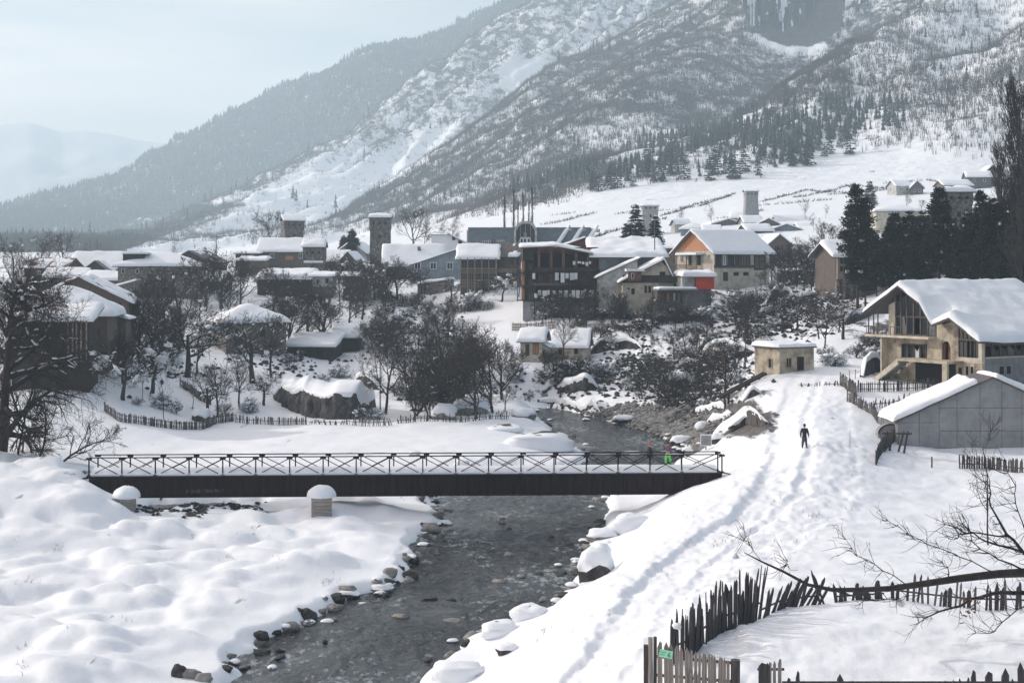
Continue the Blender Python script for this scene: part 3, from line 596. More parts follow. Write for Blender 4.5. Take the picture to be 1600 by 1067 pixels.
# ---- left side, near to far
t = house('timber_house', 'brown timber house with heavy hipped snow roof behind the big bare tree at left', 28, 165, 487, 168, 9, 8, 'hip', 2.6, 'brown', snow=.7, over=.9,
      wins=[(150,520,7,12,'dark','wood'),(135,552,8,14,'dark','wood'),(160,556,7,12,'dark','wood'),(108,520,7,12,'dark','wood')])
t = house('lean_to_house', 'lower lean-to with tall balcony posts against the brown timber house at left', 20, 138, 500, 160, 4.6, 4, 'back', 1.2, 'wooddark', snow=.55, over=.6, wins=[(100,530,10,14,'dark','wood')], cat='lean-to')
for u in (108, 115, 121, 128, 136):
    x = (u-79)/F*160; G().box(x-.07, x+.07, -.75, -.6, t['h']-4.6, t['h']-.05).build('post', M['woodlight'], t)
G().box(1.6, 4.6, -1.0, 0, t['h']-4.75, t['h']-4.6).build('balcony_floor', M['wood'], t)
G().box(1.6, 4.6, -1.0, -.94, t['h']-3.8, t['h']-3.7).build('rail', M['wood'], t)
house('gabled_house', 'gabled house with half-bare maroon roof and snow stripes down its right slope', 50, 199, 470, 186, 9, 6, 'gy', 3.1, 'brown', 'redroof', .35, [(181,478,13,8,'dark','wooddark')], cov=.52, over=.7, n=26)
house('shed_extension', 'narrow brown annex with thin snow strip under the maroon gable', 166, 196, 497, 178, 4, 6, 'shedr', .6, 'brown', snow=.3, over=.5, wins=[(180,512,7,9,'dark','wood')], cat='annex')
house('small_house', 'small house with dark maroon roof behind the thin bare tree, far left skyline', 36, 104, 417, 300, 8, -8, 'gx', 1.9, 'wooddark', 'redroof', .2, [(60,426,6,7),(85,426,6,7)], cov=.42, n=20)
house('long_house', 'long house with broad untouched white roof and little dark gable at its front, left skyline', 108, 188, 418, 335, 11, 0, 'gx', 3.4, 'brown', snow=.5, wins=[(118,425,5,6),(176,425,5,6)])
house('gable_annex', 'small dark front gable standing before the broad white roof', 131, 166, 420, 322, 6, 0, 'gy', 1.9, 'wooddark', 'metal', .12, [(149,424,5,5)], cat='annex', cov=.45)
house('low_house', 'low house with flat snow-covered roof between the dark front gable and the maroon gabled house', 132, 184, 437, 285, 8, 0, 'gx', 1.4, 'brown', snow=.45, wins=[(150,445,5,5),(170,445,5,5)])
house('low_barn', 'low brown barn with white roof, left of the low flat-roofed house', 70, 131, 432, 292, 8, 5, 'gx', 1.5, 'stonewall', snow=.4, wins=[(90,441,6,6,'dark','wood')], cat='barn')
t = house('hipped_house', 'pale stone two-storey house with low hipped snow roof and raised skylight', 187, 306, 413, 272, 12, 10, 'hip', 2.3, 'stonewall', snow=.45, over=1.0,
      wins=[(195,424,5,7),(216,424,5,7),(238,424,6,7),(262,424,6,7),(288,425,8,6),(196,444,5,7,'dark','wood'),(228,445,5,7,'dark','wood')])
g = G().box(-6.6, -2.6, 1.5, 4.5, t['h']+.4, t['h']+2.0); g.build('skylight', M['dark'], t)
G().box(-6.8, -1.6, 1.2, 5, t['h']+2.0, t['h']+2.3).build('skylight_roof', M['roofsnow'], t)
house('stone_annex', 'low stone annex with sloping snow roof below the pale hipped house', 165, 208, 452, 255, 6, 8, 'shedl', 1.4, 'stonewall', snow=.35, wins=[(185,462,5,6,'dark','wood')], cat='annex')
house('dark_gabled_house', 'dark brown gabled house with almost bare roof right of the pale hipped house', 263, 329, 408, 318, 9, -14, 'gy', 2.4, 'wooddark', 'metal', .2, [(290,416,6,6),(308,416,6,6)], cov=.33, n=20)
house('dark_low_house', 'low dark house half hidden by bare trees below the dark gabled one', 282, 345, 438, 285, 8, -6, 'gx', 1.6, 'wooddark', snow=.35, wins=[(310,450,6,6,'dark','wood')])
t = house('stone_house', 'square rubble-stone house with warm lit left wall and lumpy hipped snow roof', 357, 444, 501, 214, 9, 24, 'hip', 2.1, 'stonewall', snow=.6, over=.6, z0=None,
      wins=[(372,520,5,14,'dark','wooddark'),(410,520,8,12,'dark','wooddark')], side=[(1.4,14,.5,1.9,'dark','wooddark'),(4.2,10,.5,1.6,'dark','wooddark')])
house('dark_barn', 'dark timber barn with thick snow roof right of the rubble-stone house', 521, 561, 525, 226, 6, 0, 'gx', 1.5, 'wooddark', snow=.55, cat='barn', wins=[(530,540,6,12,'dark','wood')])
house('open_shed', 'open-fronted dark shed with sloping snow roof between stone house and dark barn', 448, 522, 540, 220, 5, -8, 'back', 1.4, 'wooddark', snow=.45, cat='shed', wins=[(470,552,14,12,'dark','wooddark'),(500,552,14,12,'dark','wooddark')])
house('long_brown_house', 'long brown house with wide snow roof and orange panel under its eave', 402, 478, 392, 346, 11, 0, 'gx', 2.9, 'brown', snow=.45, wins=[(452,403,12,6,'orange','orange'),(425,400,7,7),(470,400,6,8)])
house('porch_house', 'flat-roofed porch wing at the left end of the long brown house', 368, 404, 396, 342, 7, 0, 'back', .5, 'wooddark', snow=.4, wins=[(380,402,6,7),(394,402,6,7)], cat='porch')
house('step_house', 'low house with narrow white roof in front of the porch wing', 372, 414, 407, 322, 5, 0, 'back', .6, 'brown', snow=.45, wins=[(388,416,6,6)])
house('long_dark_shed', 'long dark shed under one thick flat slab of snow below the small white-faced tower', 402, 487, 436, 286, 7, 0, 'back', 1.3, 'wooddark', snow=.9, cat='shed', wins=[(420,448,8,7,'dark','wood'),(455,448,8,7,'dark','wood')])
house('pale_annex', 'pale annex with two small windows at the right end of the long dark shed', 488, 520, 432, 283, 6, 0, 'back', .6, 'pale', snow=.45, cat='annex', wins=[(496,440,5,9),(511,439,5,8,'dark','wood')], band=(16,60,'brown'))
tower('short stone tower with three arches, whitewashed lower face and rounded snow cap', 473, 506, 386, 402, 318, 425, white=True, snow=.55, rise=1.3)
tower('squat brown tower standing behind the long brown house, left of the tall thin one', 439, 471, 345, 356, 385, 378, yaw=18, snow=.25, rise=1.5, taper=.96, crown=1.1)
tower('tall slender stone tower with flat snow cap, centre-left skyline', 577, 609, 340, 356, 350, 410, snow=.55, rise=.5, taper=1.05)
house('snowy_wing', 'wing with bright snow roof sloping down to the right of the white-faced tower', 506, 540, 407, 326, 8, -6, 'gx', 2.0, 'brown', snow=.45, wins=[(515,416,5,7)])
house('small_gabled_house', 'small brown gabled house beside the bright snow wing, left of the slender tower', 533, 555, 405, 320, 7, -10, 'gy', 1.7, 'brown', snow=.2, cov=.6, wins=[(543,412,5,6)])
house('white_gabled_house', 'house with white gable roof edged in maroon, behind the small brown gable', 522, 574, 396, 372, 10, -12, 'gy', 3.1, 'pale', 'redroof', .3, [(548,402,5,6)], cov=.75)
house('outhouse', 'tiny dark outhouse with level snow lid among the trees left of the slender tower', 536, 560, 431, 280, 3.5, 0, 'back', .4, 'wood', snow=.4, cat='outhouse', wins=[(541,438,4,9,'dark','wood')])
# ---- centre
house('wooden_wing', 'brown wing with big uneven snow roof and dormer joined to the blue-grey house', 603, 690, 412, 306, 11, 4, 'gx', 3.9, 'brown', snow=.5, over=.9, wins=[(612,424,5,10,'dark','woodlight'),(622,424,5,10,'dark','woodlight'),(613,441,8,9,'dark','white')], chimney=(655,3.4,1.3))
house('blue_grey_house', 'blue-grey house with slanting roofline and three white-framed windows', 641, 721, 414, 298, 8, 0, 'shedl', 3.6, 'bluegrey', 'metal', .12, [(652.5,415.5,10,11),(677,415.5,10,11),(703,415.5,10,11.5),(662,436,8,8)], over=.25)
house('white_box_house', 'small white box-shaped house above the blue-grey one', 674, 702, 367, 368, 7, 0, 'back', .2, 'white', snow=.2, over=.1, wins=[])
house('white_tilted_roof_house', 'white house with roof tilted down to the right, left of the blue mansard hotel', 702, 731, 381, 362, 7, 0, 'shedr', 2.4, 'white', snow=.3, wins=[(709,372,5,7,'dark','wood'),(719,379,6,7,'dark','wood')])
# blue grey mansard hotel
D = 335; k = D/F; x0 = wx(828, D); zb = ground_z(x0, D)-1; t = empty('mansard_hotel', (x0, D, zb), 0, 'blue-grey mansard hotel with tall arched glazed centre on the skyline', 'hotel')
X = lambda u: (u-828)*k
Z = lambda v: wz(v, D)-zb
G().box(X(733), X(926), 0, 9, 0, Z(386)).build('wall', M['pale'], t)
G().prism_x([(-.3, Z(386)), (9.3, Z(386)), (7, Z(357)), (1.6, Z(357))][::-1], X(731), X(806)).build('roof', M['bluegreyp'], t, label='left mansard roof')
G().prism_x([(-.3, Z(386)), (9.3, Z(386)), (7, Z(357)), (1.6, Z(357))][::-1], X(838), X(927)).build('roof', M['bluegreyp'], t, label='right mansard roof')
G().box(X(731), X(806), 1.4, 7.2, Z(357), Z(355)).build('ridge_band', M['bluegrey'], t)
G().box(X(838), X(924), 1.4, 7.2, Z(357), Z(355)).build('ridge_band', M['bluegrey'], t)
G().prism_x([(.2, Z(386)), (8.8, Z(386)), (6.8, Z(359)), (2, Z(359))][::-1], X(729), X(730.8)).build('gable_wall', M['cream'], t)
o8 = [(803,386),(803,360),(809,350),(815,346),(828,346),(834,350),(839,360),(839,386)]
i8 = [(806.5,386),(806.5,361),(811.5,353),(816.5,350),(826,350),(831,353),(835.5,361),(835.5,386)]
g = G(); n8 = 8
v = [(X(a), -1.6, Z(b)) for a, b in o8]+[(X(a), -1.6, Z(b)) for a, b in i8]+[(X(a), 6, Z(b)) for a, b in o8]+[(X(a), -.9, Z(b)) for a, b in i8]
f = []
for i in range(7): f += [(i, 8+i, 9+i, i+1), (i+1, 17+i, 16+i, i), (8+i, 24+i, 25+i, 9+i)]
g.add(v, f); g.build('arched_frame', M['pale'], t)
gl = G().add([(X(a), -1.0, Z(b)) for a, b in i8], [tuple(range(8))[::-1]]); q = gl.build('arched_glazing', M['glass'], t)
for u in (813, 821, 829): G().box(X(u)-.07, X(u)+.07, -1.12, -1.0, Z(386), Z(352)).build('mullion', M['bluegrey'], q)
G().prism_y([(X(809), Z(384)), (X(832), Z(384)), (X(828), Z(371)), (X(813), Z(371))], -3.2, -1.7).build('porch_dormer', M['pale'], t)
for u in (815, 820, 826): window(t, X(u), -3.2, Z(378), .65, 1.4, 'white', 'f', 0)
G().box(X(818), X(823), -2.4, -1.8, Z(371), Z(364)).build('finial', M['bluegrey'], t)
for ub in (760, 782):
    G().prism_y([(X(ub-9), Z(386)), (X(ub+9), Z(386)), (X(ub+7), Z(374)), (X(ub-7), Z(374))], -.7, 2).build('dormer', M['bluegreyp'], t)
    for j in (-4.5, -1.2, 2.1, 5): window(t, X(ub+j*1.05), -.7, Z(380), .42, 1.3, 'white', 'f', 0)
G().box(X(742), X(800), -.8, .6, Z(388), Z(386.5)).build('roof_snow', M['snow'], t)
for a in (0, 1, 2):     # snow-loaded roof fins
    b0 = 867+a*22; g = G()
    for s in range(7):
        p0 = (X(b0+s*3.2), -1.5+s*.5, Z(385-s*3.6-(s*s)*.16)); p1 = (X(b0+(s+1)*3.2), -1.5+(s+1)*.5, Z(385-(s+1)*3.6-((s+1)**2)*.16)); g.bar(p0, p1, .9, .55)
    g.build('roof_fin', M['snow'], t)
    G().box(X(b0+19), X(b0+27), 1.4, 2.6, Z(363), Z(357.5)).build('chimney', M['pale'], t)
# wooden balcony house
t = house('balcony_house', 'grey-brown house with glazed balcony and lattice below, left of the laundry-hung hotel', 719, 775, 402, 270, 9, 0, 'gx', 2.2, 'wooddark', snow=.5, over=.8, band=(34,48,'wood','plinth'))
t2 = t; k = 270/F; W = t['W']; h = t['h']; X = lambda u: (u-747)*k; Z = lambda v: h-(v-402)*k
for u in (720, 731, 742, 753, 764, 775): G().box(X(u)-.09, X(u)+.09, -1.3, -1.15, 0, Z(403)).build('post', M['woodlight'], t)
for u in (725.5, 736.5, 747.5, 758.5, 769.5): window(t, X(u), -.05, Z(411.5), 1.15, 1.9, 'wood', 'f', 1)
G().box(X(718.5), X(776), -1.35, -.02, Z(420.5), Z(419)).build('balcony_floor', M['woodlight'], t)
g = G(); g.box(X(718.5), X(776), -1.36, -1.3, Z(424.5), Z(423.5)); g.box(X(718.5), X(776), -1.36, -1.3, Z(427.5), Z(426.5))
for u in np.arange(720, 776, 2.2): g.box(X(u)-.03, X(u)+.03, -1.34, -1.3, Z(426.6), Z(420.5))
g.build('railing', M['woodlight'], t)
g = G()
for u in np.arange(720, 776, 3.4): g.box(X(u)-.03, X(u)+.03, -1.25, -1.2, 0, Z(427.5))
for v in (432, 437, 442, 447): g.box(X(719), X(775), -1.28, -1.25, Z(v)-.03, Z(v)+.03)
g.build('lattice', M['woodlight'], t)
house('metal_roof_house', 'dark sheet-metal roofed part of the balcony house, bare of snow, next to the hotel stair', 776, 814, 399, 272, 9, 0, 'gx', 2.6, 'brown', 'metal', .25, [(784,409,7,10,'glass','wood'),(799,409,7,10,'glass','wood'),(809,409,5,10,'glass','wood')], cov=.26, band=(20,27,'woodlight'), n=20)
# laundry hotel: four open storeys
D = 245; k = D/F; x0 = wx(880, D); zb = ground_z(x0, D)-1; t = empty('timber_hotel', (x0, D, zb), 0, 'big four-storey dark timber hotel with open balconies full of laundry', 'hotel')
X = lambda u: (u-880)*k
Z = lambda v: wz(v, D)-zb
G().box(X(834), X(936), 1.9, 12, 0, Z(386)).build('wall', M['woodred'], t)
G().box(X(818), X(936), .0, 12.2, 0, Z(471)).build('ground_floor_wall', M['concrete2'], t)
G().box(X(817), X(838), -.05, 0, 0, Z(471)).build('plinth_wall', M['concrete'], t)
for v in (471, 446.5, 422.5):
    G().box(X(832), X(937), -.9, 1.9, Z(v), Z(v)+.22).build('balcony_floor', M['wooddark'], t)
G().box(X(832), X(888), -1.0, -.9, Z(446), Z(442)).build('parapet', M['wood'], t)
G().box(X(832), X(926), -1.0, -.9, Z(424.5), Z(418)).build('parapet', M['wooddark'], t)
for lv in (471, 446.5):
    for vv in (4, 7): G().box(X(834), X(936), -.98, -.93, Z(lv-vv)-.03, Z(lv-vv)+.03).build('rail', M['wooddark'], t)
for u in (835, 852, 868, 888, 905, 921, 936):
    G().box(X(u)-.1, X(u)+.1, -.88, -.7, 0, Z(422.5)).build('post', M['wooddark'], t)
for u in (842, 861, 880, 900, 919):                       # top loggia arches
    G().box(X(u)-.22, X(u)+.22, -.7, -.4, Z(422), Z(388+max(0, (u-880)*.28))).build('post', M['woodred'], t)
for a, b in ((842,861),(861,880)):
    g = G(); n = 8; rr = (b-a)/2-1.6; um = (a+b)/2
    for i in range(n):
        s0 = math.pi*i/n; s1 = math.pi*(i+1)/n
        p = [(X(um+rr*math.cos(s0)), Z(396-7*math.sin(s0))), (X(um+rr*math.cos(s0)), Z(386.5)), (X(um+rr*math.cos(s1)), Z(386.5)), (X(um+rr*math.cos(s1)), Z(396-7*math.sin(s1)))]
        g.prism_y(p, -.64, -.46)
    g.build('arch', M['woodred'], t)
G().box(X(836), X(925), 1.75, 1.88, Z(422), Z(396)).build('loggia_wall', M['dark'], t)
for lv in (471, 446.5):
    for u in (845, 862, 878, 897, 914, 928): window(t, X(u), 1.88, Z(lv-10), 1.1, 1.7, 'orange' if (u in (862,)) else 'woodred', 'f', 1, 'glass')
# stair tower with orange uprights
st = G().box(X(817), X(834), .4, 6, Z(471), Z(385)).build('stair_tower', M['wooddark'], t)
for v in (463, 441, 419.5, 398): window(t, X(829), .38, Z(v), .9, 1.7, 'wooddark', 'f', 1)
for v0, v1 in ((470,452),(446,430),(424,408)): G().box(X(815), X(819.5), -.3, .3, Z(v0), Z(v1)).build('orange_panel', M['orange'], t)
for v in (470, 448, 427, 406): G().box(X(808), X(835), -.9, .4, Z(v), Z(v)+.16).build('stair_landing', M['wooddark'], t)
for u in (808.5, 820): G().box(X(u)-.07, X(u)+.07, -.85, -.7, Z(471), Z(406)).build('post', M['wooddark'], t)
# roofs: low front roof, long snow-laden side roof, dark back gable
fn = lambda x, y: (Z(384)-(np.maximum(x-X(868), 0))*.20-(np.maximum(X(868)-x, 0))*.045)+y*.05
r = roof_slab(t, fn, X(812), X(926), -1.6, 12.5, [X(868)], [], 'metal', n=4); snow_roof(r, fn, X(812)-.05, X(926), -1.5, 12.5, [X(868)], [], .32, 801, n=16)
fn2 = lambda x, y: Z(401.5)+(y+1)*.215-np.maximum(x-X(985), 0)*.0
r = roof_slab(t, fn2, X(921), X(1042), -1.2, 13, [], [], 'wooddark', n=4, name='side_roof'); snow_roof(r, fn2, X(920), X(1044), -1.4, 13, [], [], .85, 805, n=20, lump=.5)
fn3 = lambda x, y: Z(386)+2.0-np.abs(x-X(920))*.24
G().prism_y([(X(878), Z(390)), (X(966), Z(390)), (X(966), Z(386)), (X(920), Z(369)), (X(878), Z(386))], 13, 20).build('back_gable', M['woodred'], t)
fn3 = lambda x, y: Z(368.5)-np.abs(x-X(920))*.355
r = roof_slab(t, fn3, X(874), X(970), 12.6, 20.5, [X(920)], [], 'metal', n=3, name='back_roof'); snow_roof(r, fn3, X(873), X(921), 12.5, 20.5, [], [], .25, 809, cov=.62, n=16)
G().box(X(936), X(1036), .5, 12, 0, Z(402)).build('side_wall', M['bluegrey'], t, label='dark blue side wall under the roof')
house('pale_lean_to', 'pale-walled lean-to with slanting snow strip against the right of the timber hotel', 936, 996, 432, 238, 6.3, 0, 'shedl', 4.3-1.4, 'pale', snow=.3, over=.5, cat='lean-to')
# laundry: every sheet a thing of its own
LN = [(897,411,4,6,'small white towel'),(905,410,5,3,'folded pale cloth'),(911,411,4,4,'short white cloth'),(917,412.5,4.5,6,'white pillow case'),(922,410.5,3,4,'narrow pale cloth'),
      (834,431.5,4.5,9,'white towel at the stair end'),(870,432,6,12,'single white sheet'),(879,434,6,15,'long white sheet'),(886,431,5,8,'short white sheet'),(894,432,7,11,'wide pale sheet'),(900,431.5,4.5,10,'white sheet with folded hem'),
      (837,462,5,7,'pale towel'),(843,457.5,5,8,'white towel'),(851,458.5,7,9,'broad white sheet'),(857,457,3.5,7,'narrow yellowish towel'),(866,457,5,6,'small white sheet'),(876,459,5,11,'greyish long sheet'),(884,459.5,7,12,'large white sheet'),
      (891,461,3.5,5,'small grey cloth'),(896,459,5.5,11,'white bed sheet'),(903,459.5,6,12,'long bluish sheet'),(911,460,6,12,'bright white sheet'),(919,461.5,3,4,'little grey rag'),(925,459,6,12,'last pale sheet before the corner')]
for i, (u, v, w_, h_, nm) in enumerate(LN):
    kk = (D-1.1)/F; lv = 'top' if v < 415 else ('middle' if v < 440 else 'lowest'); g = G(); xs = np.linspace(-w_*kk/2, w_*kk/2, 7)
    V = np.zeros((7, 4, 3)); 
    for a in range(7):
        for b in range(4): V[a, b] = (xs[a], .07*math.sin(a*1.7+i)*(3-b)/3, -h_*kk/2+h_*kk*b/3+.03*math.sin(a*2+i)*(b == 0))
    g.grid(V); g.grid(V[::-1]+np.array([0, .02, 0]))
    o = g.build('hanging_sheet', M['linen'] if i % 3 else M['curtain'], None, True, loc=(wx(u, D-1.1), D-1.1, wz(v, D-1.1)))
    left = ['far left','left','middle','right','far right'][min(4, int((u-832)/20))]
    tag(o, '%s drying at the %s of the %s laundry balcony' % (nm, left, lv), 'laundry', 'laundry on the timber hotel')
# gabled cream house with dormer
t = house('gabled_cream_house', 'cream house with steep snow-covered gable roof and small brown dormer, right of the timber hotel', 973, 1053, 438, 234, 8, 0, 'gy', 3.4, 'cream', snow=.5, over=.7, ridge=.80, rmat='wooddark',
      wins=[(989,455,5,9,'dark','wooddark'),(1009,452,4,11,'dark','wooddark'),(1015,452,4,11,'dark','wooddark'),(982,451,3,3,'dark','wooddark'),(1035,430,9,11,'dark','brown')], band=(-8,4,'wooddark'))
X = lambda u: (u-1013)*234/F
Z = lambda v: t['h']-(v-438)*234/F
dm = G().box(X(981), X(1001), -.75, 2.4, Z(439), Z(424)).build('dormer', M['woodred'], t); f = window(t, X(988), -.75, Z(431), .5, .9, 'white', 'f', 0)
G().box(X(978), X(1006), -1.1, 2.6, Z(424), Z(420)).build('dormer_snow', M['roofsnow'], dm)
G().box(X(1028), X(1056), -1.1, -.05, Z(441), Z(438)).build('balcony_floor', M['wooddark'], t); G().box(X(1028), X(1056), -1.1, -1.03, Z(438), Z(432)).build('balcony_railing', M['wooddark'], t)
# orange gabled chalet
t = house('chalet', 'cream chalet with orange wood gable, small balcony and large ribbed snow roof', 1112, 1207, 392, 270, 12, 30, 'gx', 3.9, 'cream', snow=.4, over=1.0, rmat='brown',
      wins=[(1119,406,10,21,'wooddark','wooddark'),(1129,406,8,20,'curtain','wooddark'),(1140,406,11,21,'glass','wooddark'),(1153,406,12,21,'glass','wooddark'),(1167,406,13,21,'brown','wooddark'),(1131,432,8,14,'dark','wood','door'),(1149,428,9,6,'dark','wood'),(1166,428,9,6,'dark','wood'),(1190,410,20,24,'brown','wooddark')],
      side=[(1.5,9,.6,.9),(4.6,14,1.0,2.0,'dark','wooddark'),(7.4,14,.9,2.2,'dark','wooddark','door'),(10,12,1,1.5)], band=(22,27,'wood'))
h = t['h']; W = t['W']
G().prism_x([(.3, h+.05), (11.7, h+.05), (6, h+3.6)], -W/2-.12, -W/2-.02).build('gable_boarding', M['orange'], t)
G().prism_x([(3, h-.9), (9.5, h-.9), (9.5, h-.75), (3, h-.75)][::-1], -W/2-1.9, -W/2-.02).build('balcony_roof', M['wood'], t)
G().prism_x([(2.9, h-.75), (9.6, h-.75), (9.4, h-.35), (3.1, h-.35)][::-1], -W/2-2.0, -W/2-.05).build('balcony_roof_snow', M['roofsnow'], t)
G().box(-W/2-1.8, -W/2-.02, 3, 9.5, h-3.7, h-3.5).build('balcony_floor', M['wood'], t)
g = G(); g.box(-W/2-1.8, -W/2-1.73, 3, 9.5, h-2.65, h-2.55)
for y in np.arange(3.05, 9.5, .28): g.box(-W/2-1.79, -W/2-1.74, y, y+.1, h-3.5, h-2.65)
g.build('balcony_railing', M['woodred'], t)
for y in (3.1, 6.2, 9.3): G().box(-W/2-1.8, -W/2-1.66, y, y+.14, h-3.5, h-.9).build('post', M['wood'], t)
# hut with the red tarpaulin over a concrete ground floor
D = 230; k = D/F; x0 = wx(1085, D); zb = ground_z(x0, D)-1; t = empty('tarpaulin_hut', (x0, D, zb), R(8), 'unfinished concrete hut wrapped in bright red tarpaulin with snow on top', 'hut')
X = lambda u: (u-1085)*k
Z = lambda v: wz(v, D)-zb
G().box(X(1066), X(1112), 0, 4, 0, Z(452)).build('wall', M['concrete2'], t)
G().box(X(1086), X(1116), -.3, 4, Z(452), Z(433)).build('tarpaulin', M['red'], t)
G().box(X(1066), X(1086), .3, 4, Z(452), Z(432)).build('upper_wall', M['pale'], t)
G().box(X(1084.8), X(1086.2), -.34, -.2, Z(452), Z(432)).build('post', M['wooddark'], t)
r = G().box(X(1064), X(1119), -.9, 4.5, Z(433), Z(431.5)).build('roof', M['wooddark'], t)
snow_roof(r, lambda x, y: Z(431.5)+0*x+.1*y, X(1063), X(1120), -1, 4.6, [], [], .7, 33, n=12)
G().box(X(1024), X(1088), -1.6, 2.5, Z(453.5), Z(451)).build('terrace_slab', M['concrete'], t)
snow_roof(t, lambda x, y: Z(451)+0*x, X(1024), X(1085), -1.6, 2.5, [], [], .3, 34, n=10)
G().box(X(1026), X(1066), .2, 4, 0, Z(453.5)).build('lower_wall', M['brown'], t)
for u, mm in ((1035,'brown'),(1043,'orange'),(1053,'curtain'),(1060,'woodlight')): window(t, X(u), .2, Z(465), .55, 1.7, 'wooddark', 'f', 0, mm)
G().bar((X(1065), -1.2, Z(480)), (X(1073), -1.4, Z(454)), .14).build('prop', M['woodlight'], t)
house('gabled_brown_house', 'brown gabled house with snow on both slopes behind the chalet, upper right of its roof', 1200, 1236, 381, 322, 8, 10, 'gy', 2.1, 'brown', snow=.35, wins=[(1216,388,6,6,'dark','wood')])
house('flat_orange_house', 'low orange-brown wooden house with flat snow roof left of the chalet', 1038, 1062, 388, 285, 6, 0, 'back', .3, 'brown', snow=.4, wins=[(1048,395,8,7,'dark','wooddark')])
house('wall_house', 'low stone building under a level strip of snow in the trees right of the chalet', 1228, 1306, 424, 262, 5, 0, 'back', .2, 'stonewall', snow=.35, wins=[(1250,432,5,6,'dark','wood')], cat='outbuilding')
# house with pale wood balcony behind the pines
t = house('balcony_chalet', 'chalet with sunlit wooden balcony and stone pillars half hidden by the pines', 1304, 1372, 398, 232, 8, 12, 'gx', 1.9, 'brown', snow=.6, over=.9)
for u0 in (1306,): 
    X = lambda u: (u-1338)*232/F
    G().box(X(1304), X(1322), -.6, 0, t['h']-4.0, t['h']-.2).build('balcony_box', M['woodlight'], t)
    for v in (408, 420): window(t, X(1313), -.6, t['h']-(v-398)*232/F, 1.3, 1.0, 'woodlight', 'f', 1, 'glass')
    for u in (1304, 1315, 1328, 1341): G().box(X(u)-.25, X(u)+.25, -.7, -.1, -1, t['h']-4.0).build('pillar', M['stonewall'], t)
house('pine_house', 'snow-roofed house glimpsed between the pines, with a red shutter', 1378, 1470, 408, 238, 8, 0, 'gx', 1.6, 'brown', snow=.5, wins=[(1449,408+5,7,8,'orange','wooddark'),(1405,415,8,8,'dark','wood')])
# ---- small houses in the middle ground
t = house('cream_cottage', 'tiny sunlit cream cottage with two brown doors below the timber hotel', 813, 847, 531, 203, 5, -10, 'gx', 1.3, 'cream', snow=.5, over=.5, wins=[(824,547,6,18,'wooddark','brown','door'),(837,545,9,17,'orange','wood','door')])
house('cottage_annex', 'low cream annex with one small window right of the cream cottage', 847, 861, 543, 203, 4, -10, 'shedr', .6, 'cream', snow=.15, over=.2, cat='annex', wins=[(851,551,5,9,'dark','wood')])
house('low_stone_house', 'low stone house with brush-covered snow roof right of the cream cottage', 862, 916, 541, 212, 8, -8, 'gx', 2.2, 'ochre', snow=.35, over=.4, cov=.8, wins=[(900,549,6,8,'dark','wooddark'),(875,550,6,8,'dark','wooddark')])
t = house('flat_roofed_hut', 'small flat-roofed cream hut with window and open dark doorway beside the snow path', 1215, 1275, 542, 150, 4.3, 27, 'flat', 0, 'ochre', 'metal', .42, over=.22, cat='hut', frame='ochre',
      wins=[(1230.5,566,10,16,'dark','ochre'),(1251,568,11,21,'dark','wooddark','door')], side=[(1.5,26,.65,1.1,'dark','ochre')])
house('privy', 'narrow wooden privy with brown door on the slope left of the flat-roofed hut', 1122, 1137, 548, 186, 1.3, 10, 'back', .2, 'wooddark', snow=.2, over=.15, cat='privy', wins=[(1130,560,7,20,'orange','brown','door')])
t = house('stone_ruin', 'ruined rubble-stone cellar with snow on top below the blue-grey house', 652, 701, 444, 284, 5, -10, 'shedl', .9, 'stonewall', 'stonewall', .5, over=.1, cat='ruin', wins=[(664,452,4,4,'dark','stonewall')])
# ---- far upper village
FV = [(1058,1078,350,452,'gx','pale','tall pale house just right of the dark spruces'),(1064,1102,357,430,'hip','bluegrey','blue-grey-walled house with hipped roof behind the chalet ridge'),
 (1101,1127,362,425,'gx','brown','small brown house tucked behind the chalet ridge'),(1112,1164,350,470,'gy','stonewall','broad dark barn with rounded gable left of the far tower'),(1143,1165,340,478,'gx','brown','narrow house leaning against the far pale tower'),
 (1164,1192,347,462,'gx','pale','white-roofed house at the foot of the far pale tower'),(1186,1216,349,455,'gy','brown','brown gable right of the far tower house'),(1214,1262,346,470,'gx','wood','long grey house with wide snow roof, upper village'),
 (1168,1208,360,425,'gx','brown','brown house with level snow roof below the far tower'),(1208,1250,358,430,'gy','bluegrey','blue-grey-walled gabled house at the centre of the upper village'),(1250,1296,357,440,'gx','brown','long brown house at the right of the upper village row'),
 (1262,1300,348,490,'gy','wooddark','dark gabled house at the back of the upper village row'),(1369,1441,329,400,'hip','cream','wide cream house with hipped roof between the tall pine and the right tower'),
 (1400,1424,290,560,'gx','pale','small pale house high on the field above the pines'),(1424,1442,292,555,'gy','wood','grey gable next to the small pale house on the high field'),(1474,1520,289,520,'gx','brown','low house with long snow roof above the right tower'),
 (1512,1548,276,560,'gx','wood','grey barn with snow roof on the upper right field'),(1540,1562,268,570,'gy','wooddark','dark gabled barn at the upper right edge'),(1300,1330,372,420,'gx','wood','grey house left of the tall pine'),(1272,1300,388,330,'gy','brown','brown gable among bare trees left of the tall pine'),
 (1440,1470,352,330,'gx','brown','brown house behind the pines left of the right tower'),(1336,1366,352,420,'gx','bluegrey','blue-grey-walled house directly behind the tall pine')]
for i, (a, b, v, D, rf, wl, lb) in enumerate(FV):
    house('far_house', lb, a, b, v, D, 8, [8,-6,0,12,-10][i % 5], rf, (9+i % 3)*D/F*.85, wl, snow=.45, over=.6, n=7, wins=[((a+b)/2-(b-a)*.22, v+6, 3.6, 4.2), ((a+b)/2+(b-a)*.22, v+6, 3.6, 4.2)], group='houses of the upper village')
tower('pale tapering tower alone on the far snow field', 1165, 1185, 299, 306, 472, 336, 'concrete', taper=1.25, snow=.2)
